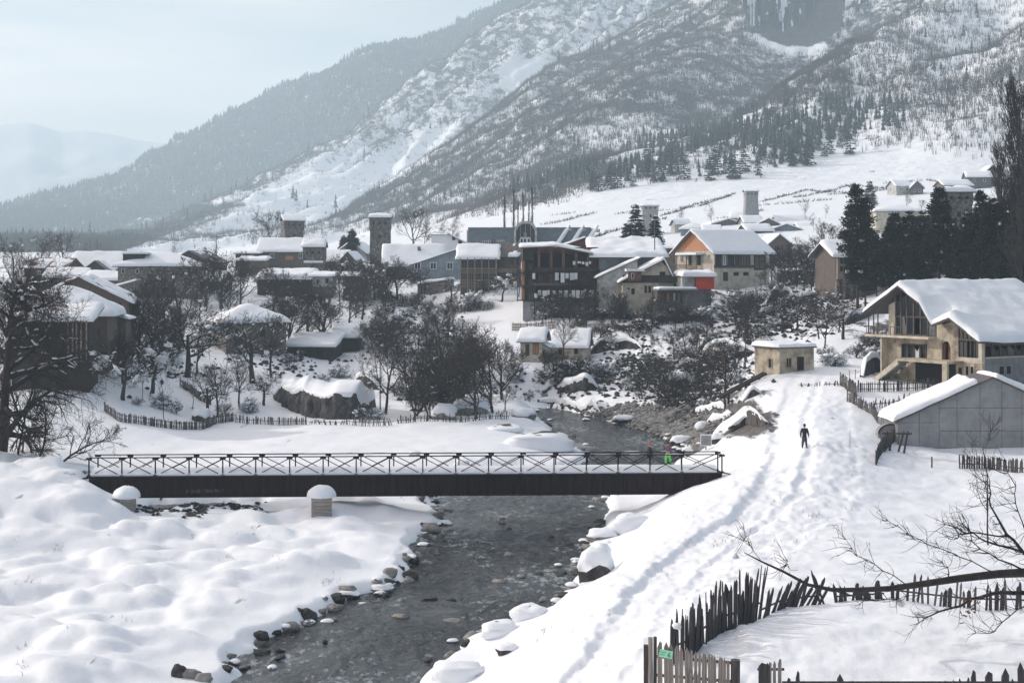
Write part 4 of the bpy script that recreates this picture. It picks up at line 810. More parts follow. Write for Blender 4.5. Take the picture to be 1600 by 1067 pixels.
tower('pale square tower hidden behind the dark spruces', 1004, 1029, 322, 327, 452, 350, 'concrete', snow=.4, rise=.3)
tower('wide weathered stone tower with thick snow cap among the pines at right', 1477, 1521, 300, 316, 250, 352, snow=.85, rise=.3, taper=1.0)
# ================================================================== derelict ochre house on the right
A0 = Vector((44.3, 134.0)); yw = math.atan2(.507, .857); ZB = 7.4
t = empty('derelict_house', (A0.x, A0.y, ZB), yw, 'large derelict ochre house with glazed gable, broken panes and huge snow-covered roof', 'house')
z_ = lambda z: z-ZB
lw = 3.9
PR = [(-.7, 12.2), (2.9, 14.35), (5.1, 13.6), (6.7, 15.7), (9.5, 17.35), (14.3, 14.5)]
ST = [(-.7, 12.0), (9.5, 17.35), (14.3, 14.5)]
def fnh(x, y):
    a = np.interp(y, [p[0] for p in PR], [p[1] for p in PR]); b = np.interp(y, [p[0] for p in ST], [p[1] for p in ST]); k_ = sstep(-.9, 2.4, x)
    return a*(1-k_)+b*k_-ZB
def poly_x(parent, pts, x0, x1, mat, name, **k): return G().prism_x([(y, z_(z)) for y, z in pts], x0, x1).build(name, M[mat], parent, **k)
# facade wall in pieces that leave the openings free
poly_x(t, [(0,5),(12.05,5),(12.05,10.05),(0,10.05)], 0, .35, 'ochre', 'wall', label='stained lower facade wall')
poly_x(t, [(10.25,10.05),(12.05,10.05),(12.05,12.3),(10.25,12.3)], 0, .35, 'ochre', 'wall')
poly_x(t, [(6.85,11.55),(10.25,11.55),(10.25,12.3),(6.85,12.3)], 0, .35, 'ochre', 'wall')
poly_x(t, [(4.95,10.05),(6.85,10.05),(6.85,12.3),(5.6,12.3),(5.6,14.4),(4.95,13.6)], 0, .35, 'ochre', 'wall')
poly_x(t, [(3.85,12.1),(4.95,12.1),(4.95,13.55),(3.85,13.85)], 0, .35, 'ochre', 'wall')
poly_x(t, [(2.9,10.05),(3.85,10.05),(3.85,13.85),(2.9,14.2)], 0, .35, 'ochre', 'wall')
poly_x(t, [(0,10.05),(2.9,10.05),(2.9,10.55),(0,10.55)], -.05, .35, 'cream', 'sill_wall')
poly_x(t, [(0,10.55),(.4,10.55),(.4,12.75),(0,12.55)], -.05, .35, 'cream', 'corner_pillar')
poly_x(t, [(11.0,12.3),(12.05,12.3),(12.05,15.3),(11.0,15.8)], .1, .45, 'cream', 'wall')
# dark rooms behind
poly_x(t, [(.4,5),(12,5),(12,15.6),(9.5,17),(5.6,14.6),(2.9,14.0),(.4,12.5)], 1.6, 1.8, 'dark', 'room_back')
# upper glazed gable: posts, bars, panes (some missing)
ys = [5.75, 6.75, 7.7, 8.6, 9.5, 10.3, 11.0]
topz = lambda y: float(np.interp(y, [5.6, 6.7, 9.5, 12.05, 14.3], [14.3, 15.6, 17.2, 15.7, 14.35]))-.1
for y in ys: G().box(-.02, .18, y-.08, y+.08, z_(12.3), z_(topz(y))).build('post', M['wood'], t)
for i in range(6):
    a, b = ys[i]+.08, ys[i+1]-.08; zt = min(topz(a), topz(b)); zm = 14.2
    f = G(); f.box(.02, .12, a, b, z_(zm)-.06, z_(zm)+.06); f.box(.02, .12, a, b, z_(12.3), z_(12.5)); fr = f.build('window_bar', M['wood'], t)
    if i not in (2,): poly_x(fr, [(a, 12.5), (b, 12.5), (b, zm-.06), (a+(.3 if i == 4 else 0), zm-.06)], .05, .08, 'glass' if i % 2 else 'curtain2', 'pane')
    poly_x(fr, [(a, zm+.06), (b, zm+.06), (b, topz(b)-.05), (a, topz(a)-.05)], .05, .08, 'glass', 'pane')
# open left gallery with thin posts
for y in (12.6, 13.2, 13.9): G().box(-.9, -.8, y-.05, y+.05, z_(12.3), z_(topz(y))).build('post', M['wood'], t)
G().box(-1.15, .4, 5.6, 14.2, z_(12.12), z_(12.34)).build('balcony_floor', M['cream'], t)
g = G(); g.box(-1.12, -1.06, 8.9, 14.15, z_(13.15), z_(13.22)); [g.box(-1.1, -1.07, y-.03, y+.03, z_(12.34), z_(13.15)) for y in np.arange(9, 14.2, .55)]; g.build('balcony_railing', M['wood'], t)
G().box(-.9, .1, 12.05, 12.2, z_(5), z_(12.1)).build('corner_pillar', M['cream'], t)
# window band
for i in range(4):
    a = 6.95+i*.83; g = G(); g.box(-.03, .2, a, a+.07, z_(10.1), z_(11.5)); g.box(-.03, .2, a+.7, a+.77, z_(10.1), z_(11.5)); g.box(-.03, .2, a+.07, a+.7, z_(11.43), z_(11.5)); g.box(-.06, .2, a+.07, a+.7, z_(10.1), z_(10.18))
    f = g.build('window', M['wood'], t)
    if i != 1: poly_x(f, [(a+.07,10.18),(a+.4,10.18),(a+.7,10.9 if i == 2 else 11.43),(a+.7,11.43),(a+.07,11.43)], .06, .09, 'glass', 'pane')
    else: poly_x(f, [(a+.07,10.18),(a+.7,10.18),(a+.7,11.1),(a+.35,10.8),(a+.07,11.3)], .06, .09, 'curtain', 'pane')
# arched doorway
arc = [(3.85+.55+.55*math.cos(s), 11.45+.62*math.sin(s)) for s in np.linspace(0, math.pi, 9)]
g = G(); o_ = [(3.95, 10.2)]+[(4.4+.5*math.cos(s+0), 11.45+.55*math.sin(s)) for s in np.linspace(math.pi, 0, 9)]+[(4.9, 10.2)]
fill = [(3.85, 12.1), (3.85, 11.45)]+[(4.4-.5*math.cos(s), 11.45+.55*math.sin(s)) for s in np.linspace(0, math.pi/2, 5)][:]+[(4.4, 12.1)]
poly_x(t, [(y, z) for y, z in fill][::-1], .01, .34, 'ochre', 'wall'); poly_x(t, [(8.8-y, z) for y, z in fill], .01, .34, 'ochre', 'wall')
poly_x(t, [(3.85,10.05),(4.95,10.05),(4.95,10.2),(3.85,10.2)], -.1, .34, 'ochre', 'door_sill')
door = G().box(.2, .28, 3.93, 4.3, z_(10.2), z_(11.9)).build('door', M['woodred'], t); G().box(.2, .28, 4.68, 4.9, z_(10.2), z_(11.7)).build('door', M['woodred'], t)
# glazed half gable
t2 = lambda y: float(np.interp(y, [0, 2.9], [12.65, 14.2]))-.12
G().box(-.04, .2, .4, 2.9, z_(12.15), z_(12.3)).build('transom', M['wood'], t)
for i in range(6):
    y = .45+i*.48; G().box(-.03, .15, y-.04, y+.04, z_(10.55), z_(t2(y))).build('post', M['wood'], t)
for i in range(5):
    a = .49+i*.48; b = a+.4; poly_x(t, [(a,12.3),(b,12.3),(b,t2(b)),(a,t2(a))], .05, .07, 'glass', 'pane')
    if i in (0, 3, 4): poly_x(t, [(a,10.6),(b,10.6),(b,12.15),(a,11.9)], .05, .07, 'glass', 'pane')
G().bar((-.15, .0, z_(12.68)), (-.15, 2.95, z_(14.3)), .22).build('verge_board', M['cream'], t)
# terrace and stairs, with a dark panel for the shade below
G().box(-2.3, -.002, 2.2, 8.6, z_(9.95), z_(10.2)).build('terrace_slab', M['ochre'], t)
G().box(-2.2, -1.95, 2.3, 2.9, z_(6), z_(9.95)).build('pillar', M['ochre'], t)
G().prism_x([(8.6, z_(10.2)), (12.3, z_(7.7)), (12.3, z_(7.2)), (8.6, z_(9.6))][::-1], -2.2, -1.9).build('stair_string', M['cream'], t)
for i in range(10): G().box(-1.9, -.25, 8.6+i*.36, 8.98+i*.36, z_(9.85-i*.24), z_(10.1-i*.24)).build('stair_step', M['concrete'], t)
poly_x(t, [(3.2,6),(8.3,6),(8.3,9.9),(3.2,9.9)], -.06, -.003, 'dark', 'shade_panel')  # near-black sheet on the wall, painted shadow under the terrace slab
window(t, -10.2, 0, z_(9.2), .8, .8, 'ochre', 'l', 0, 'dark'); window(t, -1.75, -.0, z_(9.3), .5, 1.0, 'cream', 'l', 0, 'dark'); window(t, -1.15, 0, z_(9.3), .5, 1.0, 'cream', 'l', 0, 'dark'); window(t, -2.6, 0, z_(8.9), .6, 1.4, 'ochre', 'l', 0, 'dark', 'doorway')
window(t, -.35, 0, z_(9.0), .5, .8, 'woodred', 'l', 0, 'dark')
# long wall
G().box(.36, 16, 0, .35, z_(5), z_(10.5)).build('wall', M['concrete2'], t, label='grey lower wall of the long side')
G().box(.36, 16, -.12, .36, z_(10.5), z_(10.66)).build('ledge', M['ochre'], t)
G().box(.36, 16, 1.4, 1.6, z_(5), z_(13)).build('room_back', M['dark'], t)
for i in range(15):
    x = .45+i*1.05; G().box(x-.07, x+.07, .02, .2, z_(10.66), z_(12.35)).build('post', M['wood'], t)
    b = G().box(x+.07, x+.98, .06, .14, z_(11.68), z_(11.75)).build('window_bar', M['wood'], t)
    G().box(x+.08, x+.97, .09, .11, z_(11.75), z_(12.3)).build('pane', M['glass'], b)
    if i % 5 != 0:
        j = (i*37 % 10)/10; G().prism_y([(x+.08, z_(10.66)), (x+.97, z_(10.66)), (x+.97, z_(11.1+.5*j)), (x+.5, z_(11.6-.6*j)), (x+.08, z_(11.65))], .09, .11).build('pane', M['glass' if i % 3 else 'curtain2'], b)
for x in (2.6, 3.6, 7.5, 8.6): window(t, x, 0, z_(9.35), .8, .9, 'concrete', 'f', 0, 'dark')
r = roof_slab(t, fnh, -1.3, 16.5, -.7, 14.3, [0, 1, 2, 3], [2.9, 5.1, 6.7, 9.5], 'wood', .18, n=7)
snow_roof(r, fnh, -1.35, 16.6, -.85, 14.4, [0, 1, 2, 3], [2.9, 5.1, 6.7, 9.5], .62, 401, lump=.35, n=46)
# ================================================================== grey panel shed
D = 112.0; k = D/F; ZB = 4.0; xc = wx(1550, D)
t = empty('panel_shed', (xc, D, ZB), 0, 'low grey shed of large concrete panels with snow lying on its left roof slope', 'shed')
X = lambda u: (u-1550)*k
Z = lambda v: wz(v, D)-ZB
HW = 147*k; eh = Z(655); ph = Z(588)
fs = lambda x, y: ph-(ph-eh)*np.abs(x)/HW
walls(t, HW*2, 4.2, 0.0, lambda x, y: fs(x, y), 'concrete2', -1.5, name='backing_wall')
tp = lambda u: Z(655-.4558*(u-1403)) if u <= 1550 else Z(588+.4558*(u-1550))
cols = [1403.6, 1436, 1467, 1495, 1531, 1565, 1596, 1638, 1680, 1697]
for i in range(9):
    a, b = cols[i]+.35, cols[i+1]-.35; rows = [700, 660] if i < 2 else [700, 673, 637]
    if i >= 7: rows = [700, 673]
    for j in range(len(rows)):
        z0 = Z(rows[j]-.35); last = j == len(rows)-1
        if last: pl = [(X(a), z0), (X(b), z0), (X(b), tp(b)-.12)]+([(X(1550), tp(1550)-.12)] if a < 1550 < b else [])+[(X(a), tp(a)-.12)]
        else:
            z1 = Z(rows[j+1]+.35); pl = [(X(a), z0), (X(b), z0), (X(b), min(z1, tp(b)-.12)), (X(a), min(z1, tp(a)-.12))]
        G().prism_y(pl, -.07+.012*random.random(), -.003).build('concrete_panel', M['concrete'], t)
r = roof_slab(t, fs, -HW-.15, HW+.4, -.3, 4.3, [0], [], 'metal', .12, n=3)
snow_roof(r, fs, -HW-.4, X(1528), -.3, 4.4, [], [], .55, 55, lump=.4, n=30)
snow_roof(r, fs, X(1554), HW+.5, -.2, 4.6, [], [], .42, 56, lump=.4, n=24)
# ================================================================== footbridge
xa, ya = wx(139, 106), 106.0; xb, yb = wx(1128, 108), 108.0; LB = math.hypot(xb-xa, yb-ya); yaw = math.atan2(yb-ya, xb-xa)
t = empty('footbridge', (xa, ya, 0), yaw, 'long dark steel footbridge with cross-braced railings and snow on its deck', 'bridge')
BW = 1.7; ZT, ZD, ZL = 4.88, 3.5, 1.93
BX = lambda u: (u-139)/989.0*LB
for y in (0, BW):
    g = G(); g.box(0, LB, y-.02, y+.02, ZL+.08, ZD-.1); g.box(0, LB, y-.16, y+.16, ZL, ZL+.08); g.box(0, LB, y-.16, y+.16, ZD-.1, ZD-.02); g.build('girder', M['steel'], t)
for i in range(21):
    x = .4+i*(LB-.8)/20; G().box(x-.05, x+.05, -.12, -.02, ZL+.08, ZD-.1).build('stiffener', M['steel'], t)
G().box(0, LB, -.2, BW+.2, ZD-.02, ZD+.06).build('deck', M['wooddark'], t)
xs = np.linspace(.15, LB-.4, 140); ysn = np.linspace(-.06, BW+.06, 8); Xs, Ys = np.meshgrid(xs, ysn, indexing='ij')
e = np.sqrt(np.clip(1-(2*(Ys-BW/2)/(BW+.16))**4, 0, 1)); hz_ = ZD+.06+(.47+.06*fbm(Xs*.5, Ys*.9, 3, 5)-.04*np.exp(-((Ys-BW/2)/.35)**2))*e
V = np.stack([Xs, Ys, hz_], -1); V0b = V.copy(); g = G(); g.grid(V); lo = V[:, 0].copy(); 
for row, rv in ((V[:, 0], 0), (V[:, -1], 1)):
    b_ = row.copy(); b_[:, 2] = ZD+.06; gg = np.stack([b_, row], 1) if rv == 0 else np.stack([row, b_], 1); g.grid(gg)
g.build('deck_snow', M['snow'], t, True)
pu = [139, 189.5, 241, 293, 345, 396, 448.6, 500.6, 552, 604, 656, 707.5, 759, 810, 862, 913, 963, 1013.6, 1064, 1128]
for y in (0, BW):
    dx = 0 if y == 0 else .25
    for u in pu:
        x = min(BX(u)+dx, LB); G().box(x-.045, x+.045, y-.045, y+.045, ZD-.02, ZT).build('railing_post', M['steel'], t)
        G().box(x-.22, x+.22, y-.035, y+.05, ZT-.12, ZT+.03).build('gusset', M['steel'], t)
        if y == 0: G().prism_y([(x-.25, ZD-.02), (x+.25, ZD-.02), (x+.08, ZD+.17), (x-.08, ZD+.17)], y-.06, y-.046).build('gusset', M['steel'], t)
    rl = G().box(0, LB, y-.05, y+.05, ZT, ZT+.07).build('top_rail', M['steel'], t); g = G(); random.seed(41+int(y*3)); xq = .2
    while xq < LB-2: L_q = random.uniform(.3, 1.6); g.blob((xq+L_q/2, y, ZT+.075), (L_q/2, .045, random.uniform(.02, .05)), ns=8, nr=4, flat=.8, lump=.15); xq += L_q+random.uniform(.2, 3.0)
    q = g.build('rail_snow', M['snow'], rl, True); q['kind'] = 'stuff'
    for a, b in zip(pu[:-1], pu[1:]):
        xa_, xb_ = BX(a)+dx, min(BX(b)+dx, LB); o1 = y+.03; o2 = y-.03
        G().bar((xa_+.05, o1, ZD+.06), (xb_-.05, o1, ZT-.1), .055).build('diagonal_brace', M['steel'], t); G().bar((xa_+.05, o2, ZT-.1), (xb_-.05, o2, ZD+.06), .055).build('diagonal_brace', M['steel'], t)
G().bar((0, -.1, ZD-.05), (-3.8, -.4, ZD-.65), .12).build('guy_bar', M['steel'], t); G().bar((LB, -.1, ZD+.1), (LB+1.4, -.3, ZD-.3), .08).build('guy_bar', M['steel'], t)
cu_ = bpy.data.curves.new('lettering', 'FONT'); cu_.body = '28-26-00  "TBEK PINE"'; cu_.size = .36; cu_.extrude = .004
to = bpy.data.objects.new('lettering_source', cu_); COL.objects.link(to); bpy.context.view_layer.update()
tm = bpy.data.meshes.new_from_object(to.evaluated_get(bpy.context.evaluated_depsgraph_get())); bpy.data.objects.remove(to)
M['paint'] = material('faded_paint', (.17,.18,.19), .9, (.06,.06,.065), 6); tm.materials.clear()
o = obj('lettering', tm, M['paint'], t, (BX(288), -.03, 2.28)); o.rotation_euler = (R(90), 0, 0); o.scale = (.82, 1, 1)
def pier(label, uL, uR, v0, v1, D, capw, caph, yaw=0):
    k = D/F; w_ = (uR-uL)*k*.86; x = wx((uL+uR)/2, D); zt = wz(v0, D); zb = wz(v1, D)-.6
    p = empty('bridge_pier', (x, D, zb), R(yaw), label, 'pier', 'old concrete bridge piers'); h = zt-zb
    g = G(); v = []
    for z, r in ((0, w_*.46), (h, w_*.5)): v += [(-r,-.7,z),(r,-.7,z),(r,.9,z),(-r,.9,z)]
    g.add(v, [(0,1,5,4),(1,2,6,5),(2,3,7,6),(3,0,4,7),(4,5,6,7)]); g.build('shaft', M['pierc'], p)
    for i in range(7):
        z = .1+i*(h-.12)/7; c = G().box(-w_*.5, w_*.5, -.735, -.70, z+.02, z+(h-.12)/7-.02).build('cast_board_course', M['pierc'], p)
    random.seed(int(uL)); c = G().blob((.0, .1, h+.05), (capw/2, 1.15, caph*.95), lump=.03, ns=20, nr=12, flat=.85)
    c.build('snow_cap', M['snow'], p, True); return p
M['pierc'] = material('board_marked_concrete', (.24,.215,.19), .9, (.38,.345,.31), 2, .02, 10, scale=(1,1,6))
pier('concrete pier with thick snow cap under the bridge left of centre', 484, 521, 776, 806, 103.3, 2.15, .85, 8)
pier('half-buried concrete pier with snow cap near the left bridge end', 184, 212, 777, 800, 103.2, 2.0, .82, 24)
# ================================================================== fences
def picket_mesh(w, th, top=.12, seed=0, rot=0):
    random.seed(seed); a = w/2; j = lambda s: (random.random()-.5)*s; sh = j(.5)*top
    pts = [(-a+j(.01), 0), (a+j(.01), 0), (a+j(.012), 1-top*(1 if seed % 3 else .35)), (sh*a*3, 1), (-a+j(.012), 1-top*(.9 if seed % 2 else 1.2))]
    return mesh('picket', *(lambda g: (g.v, g.f))(G().prism_y(pts, -th/2, th/2)))
PK = {}
def pickets(key, w, th, top, mat, n=6):
    PK[key] = []
    for i in range(n):
        m = picket_mesh(w*(.8+.4*(i/n)), th, top, i+hash(key) % 7 if False else i, 0); m.materials.append(M[mat]); PK[key].append(m)
M['oldwood'] = material('old_dark_fence_wood', (.035,.032,.035), .9, (.10,.09,.088), 3, .01, 12, scale=(5,5,.5))
M['greywood'] = material('grey_fence_wood', (.085,.08,.078), .9, (.22,.2,.185), 3, .01, 12, scale=(5,5,.5))
pickets('old', .13, .03, .10, 'oldwood'); pickets('grey', .10, .025, .12, 'greywood'); pickets('sharp', .15, .03, .2, 'oldwood'); pickets('thin', .07, .03, .15, 'oldwood'); pickets('gate', .135, .03, .085, 'gatewood' if 'gatewood' in M else 'greywood')
def polyline(pts, step):
    out = []; acc = 0
    for a, b in zip(pts[:-1], pts[1:]):
        L_ = math.hypot(b[0]-a[0], b[1]-a[1]); s = acc
        while s < L_: f = s/L_; out.append((a[0]+(b[0]-a[0])*f, a[1]+(b[1]-a[1])*f, math.atan2(b[1]-a[1], b[0]-a[0]))); s += step*(.85+.3*random.random())
        acc = s-L_
    return out
def fence(name, label, px, h, step, keys=('old',), lean=0, jl=4, jh=.15, gap=0, rails=(.3,.75), post=2.2, group=None, world=None, hfn=None, leanfn=None, railmat='oldwood', rail_w=.06, sink=.25, cat='fence', seed=3, zoff=0, ph=1.1):
    random.seed(seed); pts = world or [tuple(hit(u, v)[:2]) for u, v in px]
    x0, y0 = pts[0]; z0 = ground_z(x0, y0); t = empty(name, (x0, y0, z0), 0, label, cat, group); L_ = 0; i = 0
    for x, y, a in polyline(pts, step):
        i += 1
        if random.random() < gap: continue
        hh = h*(1-jh+2*jh*random.random())*(hfn(x) if hfn else 1); z = ground_z(x, y)+zoff
        o = bpy.data.objects.new('picket', random.choice(PK[random.choice(keys)])); COL.objects.link(o); o.parent = t
        ln = (leanfn(x) if leanfn else lean)+random.gauss(0, jl)
        o.location = (x-x0, y-y0+random.uniform(-.02, .02), z-z0-sink); o.rotation_euler = (R(random.gauss(0, 2)), R(ln), a); o.scale = (random.uniform(.7, 1.25), 1, hh+sink)
    for rh in rails:
        q = polyline(pts, 1.5)+[(pts[-1][0], pts[-1][1], 0)]
        for a, b in zip(q[:-1], q[1:]):
            za = ground_z(a[0], a[1])+zoff+rh*h; zb2 = ground_z(b[0], b[1])+zoff+rh*h
            if math.hypot(a[0]-b[0], a[1]-b[1]) > .1 and random.random() > gap*.8: G().bar((a[0]-x0, a[1]-y0+.05, za-z0), (b[0]-x0, b[1]-y0+.05, zb2-z0), rail_w*.6, rail_w).build('rail', M[railmat], t)
    if post:
        for x, y, a in polyline(pts, post): z = ground_z(x, y)+zoff-z0; G().tube((x-x0, y-y0+.1, z-.3), (x-x0+.03, y-y0+.1, z+h*ph), .06, .055, 6).build('post', M[railmat], t)
    return t
# foreground
PX = lambda u, D: (wx(u, D), D)
fence('picket_fence', 'tall splayed dark picket fence, its pickets fanning out to the right, around the snowy yard', None, 1.62, .082, ('old','old','thin'), jl=3, jh=.28, world=[PX(1048,46.5),PX(1080,47.5),PX(1105,49),PX(1125,50),PX(1165,51.2),PX(1187,52.2)],
      hfn=lambda x: 1.0 if x > 6.9 else .86, leanfn=lambda x: max(0, (x-8.2))*22, gap=.03, rails=(.35,), post=0, seed=11)
fence('picket_fence', 'low leaning dark boards bent to the right between the tall pickets and the open gap', None, 1.08, .16, ('sharp','old'), jl=7, jh=.2, world=[PX(1190,52.4),PX(1225,53.6),PX(1262,54.2),PX(1274,54.4)], lean=33, gap=.05, rails=(.3,), post=0, seed=12)
fence('leaning_boards', 'two crossed grey boards propped in the gap of the yard fence', None, 1.3, .22, ('thin',), jl=14, jh=.2, world=[PX(1284,54.6),PX(1297,54.8)], lean=-20, rails=(), post=0, seed=13, cat='boards')
fence('picket_fence', 'low broken dark pickets sunk in snow just right of the open gap', None, .58, .12, ('sharp','old'), jl=6, jh=.45, world=[PX(1308,55),PX(1345,55.2),PX(1382,55.2)], gap=.12, rails=(.35,), post=0, seed=14)
fence('picket_fence', 'uneven dark picket fence under the fallen bough at right', None, .92, .19, ('old','sharp','old','grey'), jl=3, jh=.4, world=[PX(1386,55.2),PX(1450,55),PX(1520,54.6),PX(1610,54.4),PX(1680,54)], gap=.13, rails=(.4,), post=0, seed=15, lean=1)
# gate panel with the green number plate
D = 42.0; k = D/F; zb = 6.0; xg = wx(1085, D); t = empty('fence_gate', (xg, D, zb), R(-4), 'pale weathered picket gate with green number plate at the bottom edge', 'gate')
M['gatewood'] = material('pale_gate_wood', (.17,.145,.125), .9, (.40,.35,.31), 2.2, .008, 10, scale=(9,9,.6), c3=(.27,.235,.205))
PK['gate'] = []
for i in range(6): m = picket_mesh(.115, .028, .085, i); m.materials.append(M['gatewood']); PK['gate'].append(m)
X = lambda u: (u-1085)*k
Z = lambda v: wz(v, D)-zb
us = [1032,1042,1050.5,1058,1065,1073,1080,1087,1092.5,1098,1103,1108,1113,1118,1122.5,1127.5,1132.5,1137]; random.seed(5)
for i, u in enumerate(us):
    o = bpy.data.objects.new('picket', PK['gate'][i % 6]); COL.objects.link(o); o.parent = t; top = np.interp(u, [1032,1060,1085,1110,1137], [1001,1008,1015,1021,1028]); o.location = (X(u), random.uniform(-.02,.02), 0)
    o.rotation_euler = (0, R(random.gauss(-.5, .8)), R(random.gauss(0, 3))); o.scale = (1.3 if u < 1055 else (1.05 if u < 1085 else .78), 1, Z(top+random.uniform(-1, 1)))
for i, u in enumerate((1072, 1079, 1085, 1091, 1138)):
    o = bpy.data.objects.new('picket', PK['gate'][(i*2) % 6]); COL.objects.link(o); o.parent = t; o.location = (X(u), -.05, 0); o.scale = (.55, 1, Z(1044+i*1.5))
G().tube((X(1017.5), -.04, -.2), (X(1017.5)-.02, -.04, Z(996)), .075, .07, 8).build('gate_post', M['gatewood'], t, label='pale peeled gate post'); G().tube((X(1024), .08, -.2), (X(1024), .08, Z(996.5)), .055, .055, 7).build('post', M['oldwood'], t)
G().tube((X(1148), 0, -.2), (X(1148.5), 0, Z(1029)), .145, .14, 10).build('post', M['oldwood'], t, label='thick dark round post'); G().box(X(1006), X(1013), -.05, .08, -.2, Z(1008.5)).build('post', M['oldwood'], t)
for v in (1031, 1060): G().bar((X(1024), .07, Z(v-4)), (X(1146), .07, Z(v+4)), .05, .08).build('rail', M['woodred'], t)
M['signg'] = material('green_number_plate', (.30,.72,.46), .5, (.36,.78,.52), 3); M['ink'] = material('dark_green_ink', (.01,.10,.05), .6)
sg = G().box(-.195, .195, -.012, 0, -.115, .115).build('number_plate', M['signg'], t, loc=(X(1040.5), -.06, Z(1021))); sg.rotation_euler = (0, R(11), 0)
def text(s, size, loc, mat, parent, name='digit'):
    c = bpy.data.curves.new(name, 'FONT'); c.body = s; c.size = size; c.extrude = .002; o = bpy.data.objects.new(name+'_source', c); COL.objects.link(o); bpy.context.view_layer.update()
    m = bpy.data.meshes.new_from_object(o.evaluated_get(bpy.context.evaluated_depsgraph_get())); bpy.data.objects.remove(o); m.materials.clear(); q = obj(name, m, mat, parent, loc); q.rotation_euler = (R(90), 0, 0); return q
text('6', .2, (.05, -.016, -.075), M['ink'], sg)
g = G(); random.seed(9)
for zz in (.04, -.035):
    x = -.16
    while x < -.01: w_ = random.uniform(.008, .016); g.box(x, x+w_, -.015, -.012, zz-.014, zz+random.uniform(.004, .016)); x += w_+.008
g.build('small_lettering', M['ink'], sg)
G().blob((X(1060), .9, Z(990)), (.16, .12, .1), ns=8, nr=5).build('snow_clump', M['snow'], t, True)
# stub of fence right of the gate, and points poking up along the lower edge
D = 42.6; random.seed(2)
t = empty('fence_stub', (wx(1205, D), D, 6.0), 0, 'short stub of pale pickets right of the thick round post at the bottom edge', 'fence')
for u, v, s, kk in ((1191,1035,1.7,'old'),(1203,1034,.9,'gate'),(1210,1031,.8,'gate'),(1218,1028,.95,'gate'),(1199,1035,1,'old')):
    o = bpy.data.objects.new('picket', PK[kk][int(u) % 6]); COL.objects.link(o); o.parent = t; o.location = ((u-1205)*D/F, random.uniform(-.03,.03), 0); o.scale = (s, 1, wz(v, D)-6.0)
G().bar((-.4, .06, 1.0), (.4, .06, 1.0), .05, .07).build('rail', M['oldwood'], t)
t = empty('picket_fence', (wx(1400, D), D, 6.0), 0, 'nearest fence, only scattered picket points showing along the bottom edge at right', 'fence')
for u, v, s in ((1233,1058,.8),(1248,1047,1),(1256,1062,.6),(1313,1052,1.1),(1333,1062,.9),(1346,1066,.7),(1478,1062,.8),(1489,1061,.8),(1501,1058,.8),(1512,1057,.8),(1524,1046,1.3),(1545,1048,1.5),(1557,1064,.9),(1570,1043,1.4),(1583,1060,.7),(1597,1034,1.6),(1606,1040,1.2),(1640,1045,1.3)):
    o = bpy.data.objects.new('picket', PK['sharp'][int(u) % 6]); COL.objects.link(o); o.parent = t; o.location = ((u-1400)*D/F, random.uniform(-.03,.03), 0); o.rotation_euler = (0, R(random.gauss(0, 3)), 0); o.scale = (s, 1, wz(v, D)-6.0)
G().bar((-3.4, .06, .6), (4.6, .06, .6), .05, .08).build('rail', M['oldwood'], t)
# right middle ground
fence('picket_fence', 'dark pointed picket fence below the grey panel shed', [(1500,733),(1540,735),(1600,739),(1660,742)], 1.0, .175, ('sharp','old'), jl=2, jh=.12, rails=(.35,), post=0, seed=21)
fence('picket_fence', 'long dark picket fence in front of the derelict house', [(1341,613),(1380,612),(1440,610),(1530,606)], 1.0, .2, ('thin','old'), jl=2, jh=.12, rails=(.25,.7), post=2.5, seed=22)
fence('picket_fence', 'snow-plastered board fence corner where the path meets the derelict house plot', [(1313,603),(1325,612),(1338,622)], 1.15, .12, ('old','grey'), jl=3, jh=.15, post=1.5, seed=23)
fence('picket_fence', 'grey paling fence curving along the path from the fence corner', [(1324,628),(1345,640),(1362,648),(1372,664)], .95, .14, ('grey','old'), jl=5, jh=.15, post=2, seed=24)
fence('picket_fence', 'tilted broken paling fence on the snow between house fence and grey shed', [(1362,640),(1385,638),(1410,632),(1432,628)], .8, .26, ('old','thin'), jl=16, jh=.3, rails=(.5,), post=0, seed=25)
fence('picket_fence', 'sagging thin paling fence beside the left end of the grey shed', [(1374,664),(1390,674),(1402,684)], .95, .2, ('grey','thin'), jl=9, jh=.2, rails=(.75,), post=0, seed=26)
fence('picket_fence', 'bristling heap of broken black fence boards left of the grey shed', [(1369,728),(1376,712),(1388,700),(1398,690)], .95, .1, ('old','thin'), jl=26, jh=.35, rails=(.4,.7), post=1, seed=27, lean=-25)
fence('rail_fence', 'low half-buried rail fence with stubby pickets right of the hut', [(1248,604),(1275,605),(1318,604)], .42, .28, ('thin','old'), jl=12, jh=.35, gap=.2, rails=(.4,), post=0, seed=28)
fence('wire_fence', 'row of thin stakes on the snow beside the derelict house', [(1328,594),(1345,590),(1385,586)], .95, 1.0, ('thin',), jl=2, jh=.1, rails=(), post=0, seed=29)
fence('yard_fence', 'small paling fence below the chalet', [(1150,462),(1175,462),(1200,460)], .9, .28, ('thin',), jl=3, jh=.1, rails=(.6,), post=0, seed=30)
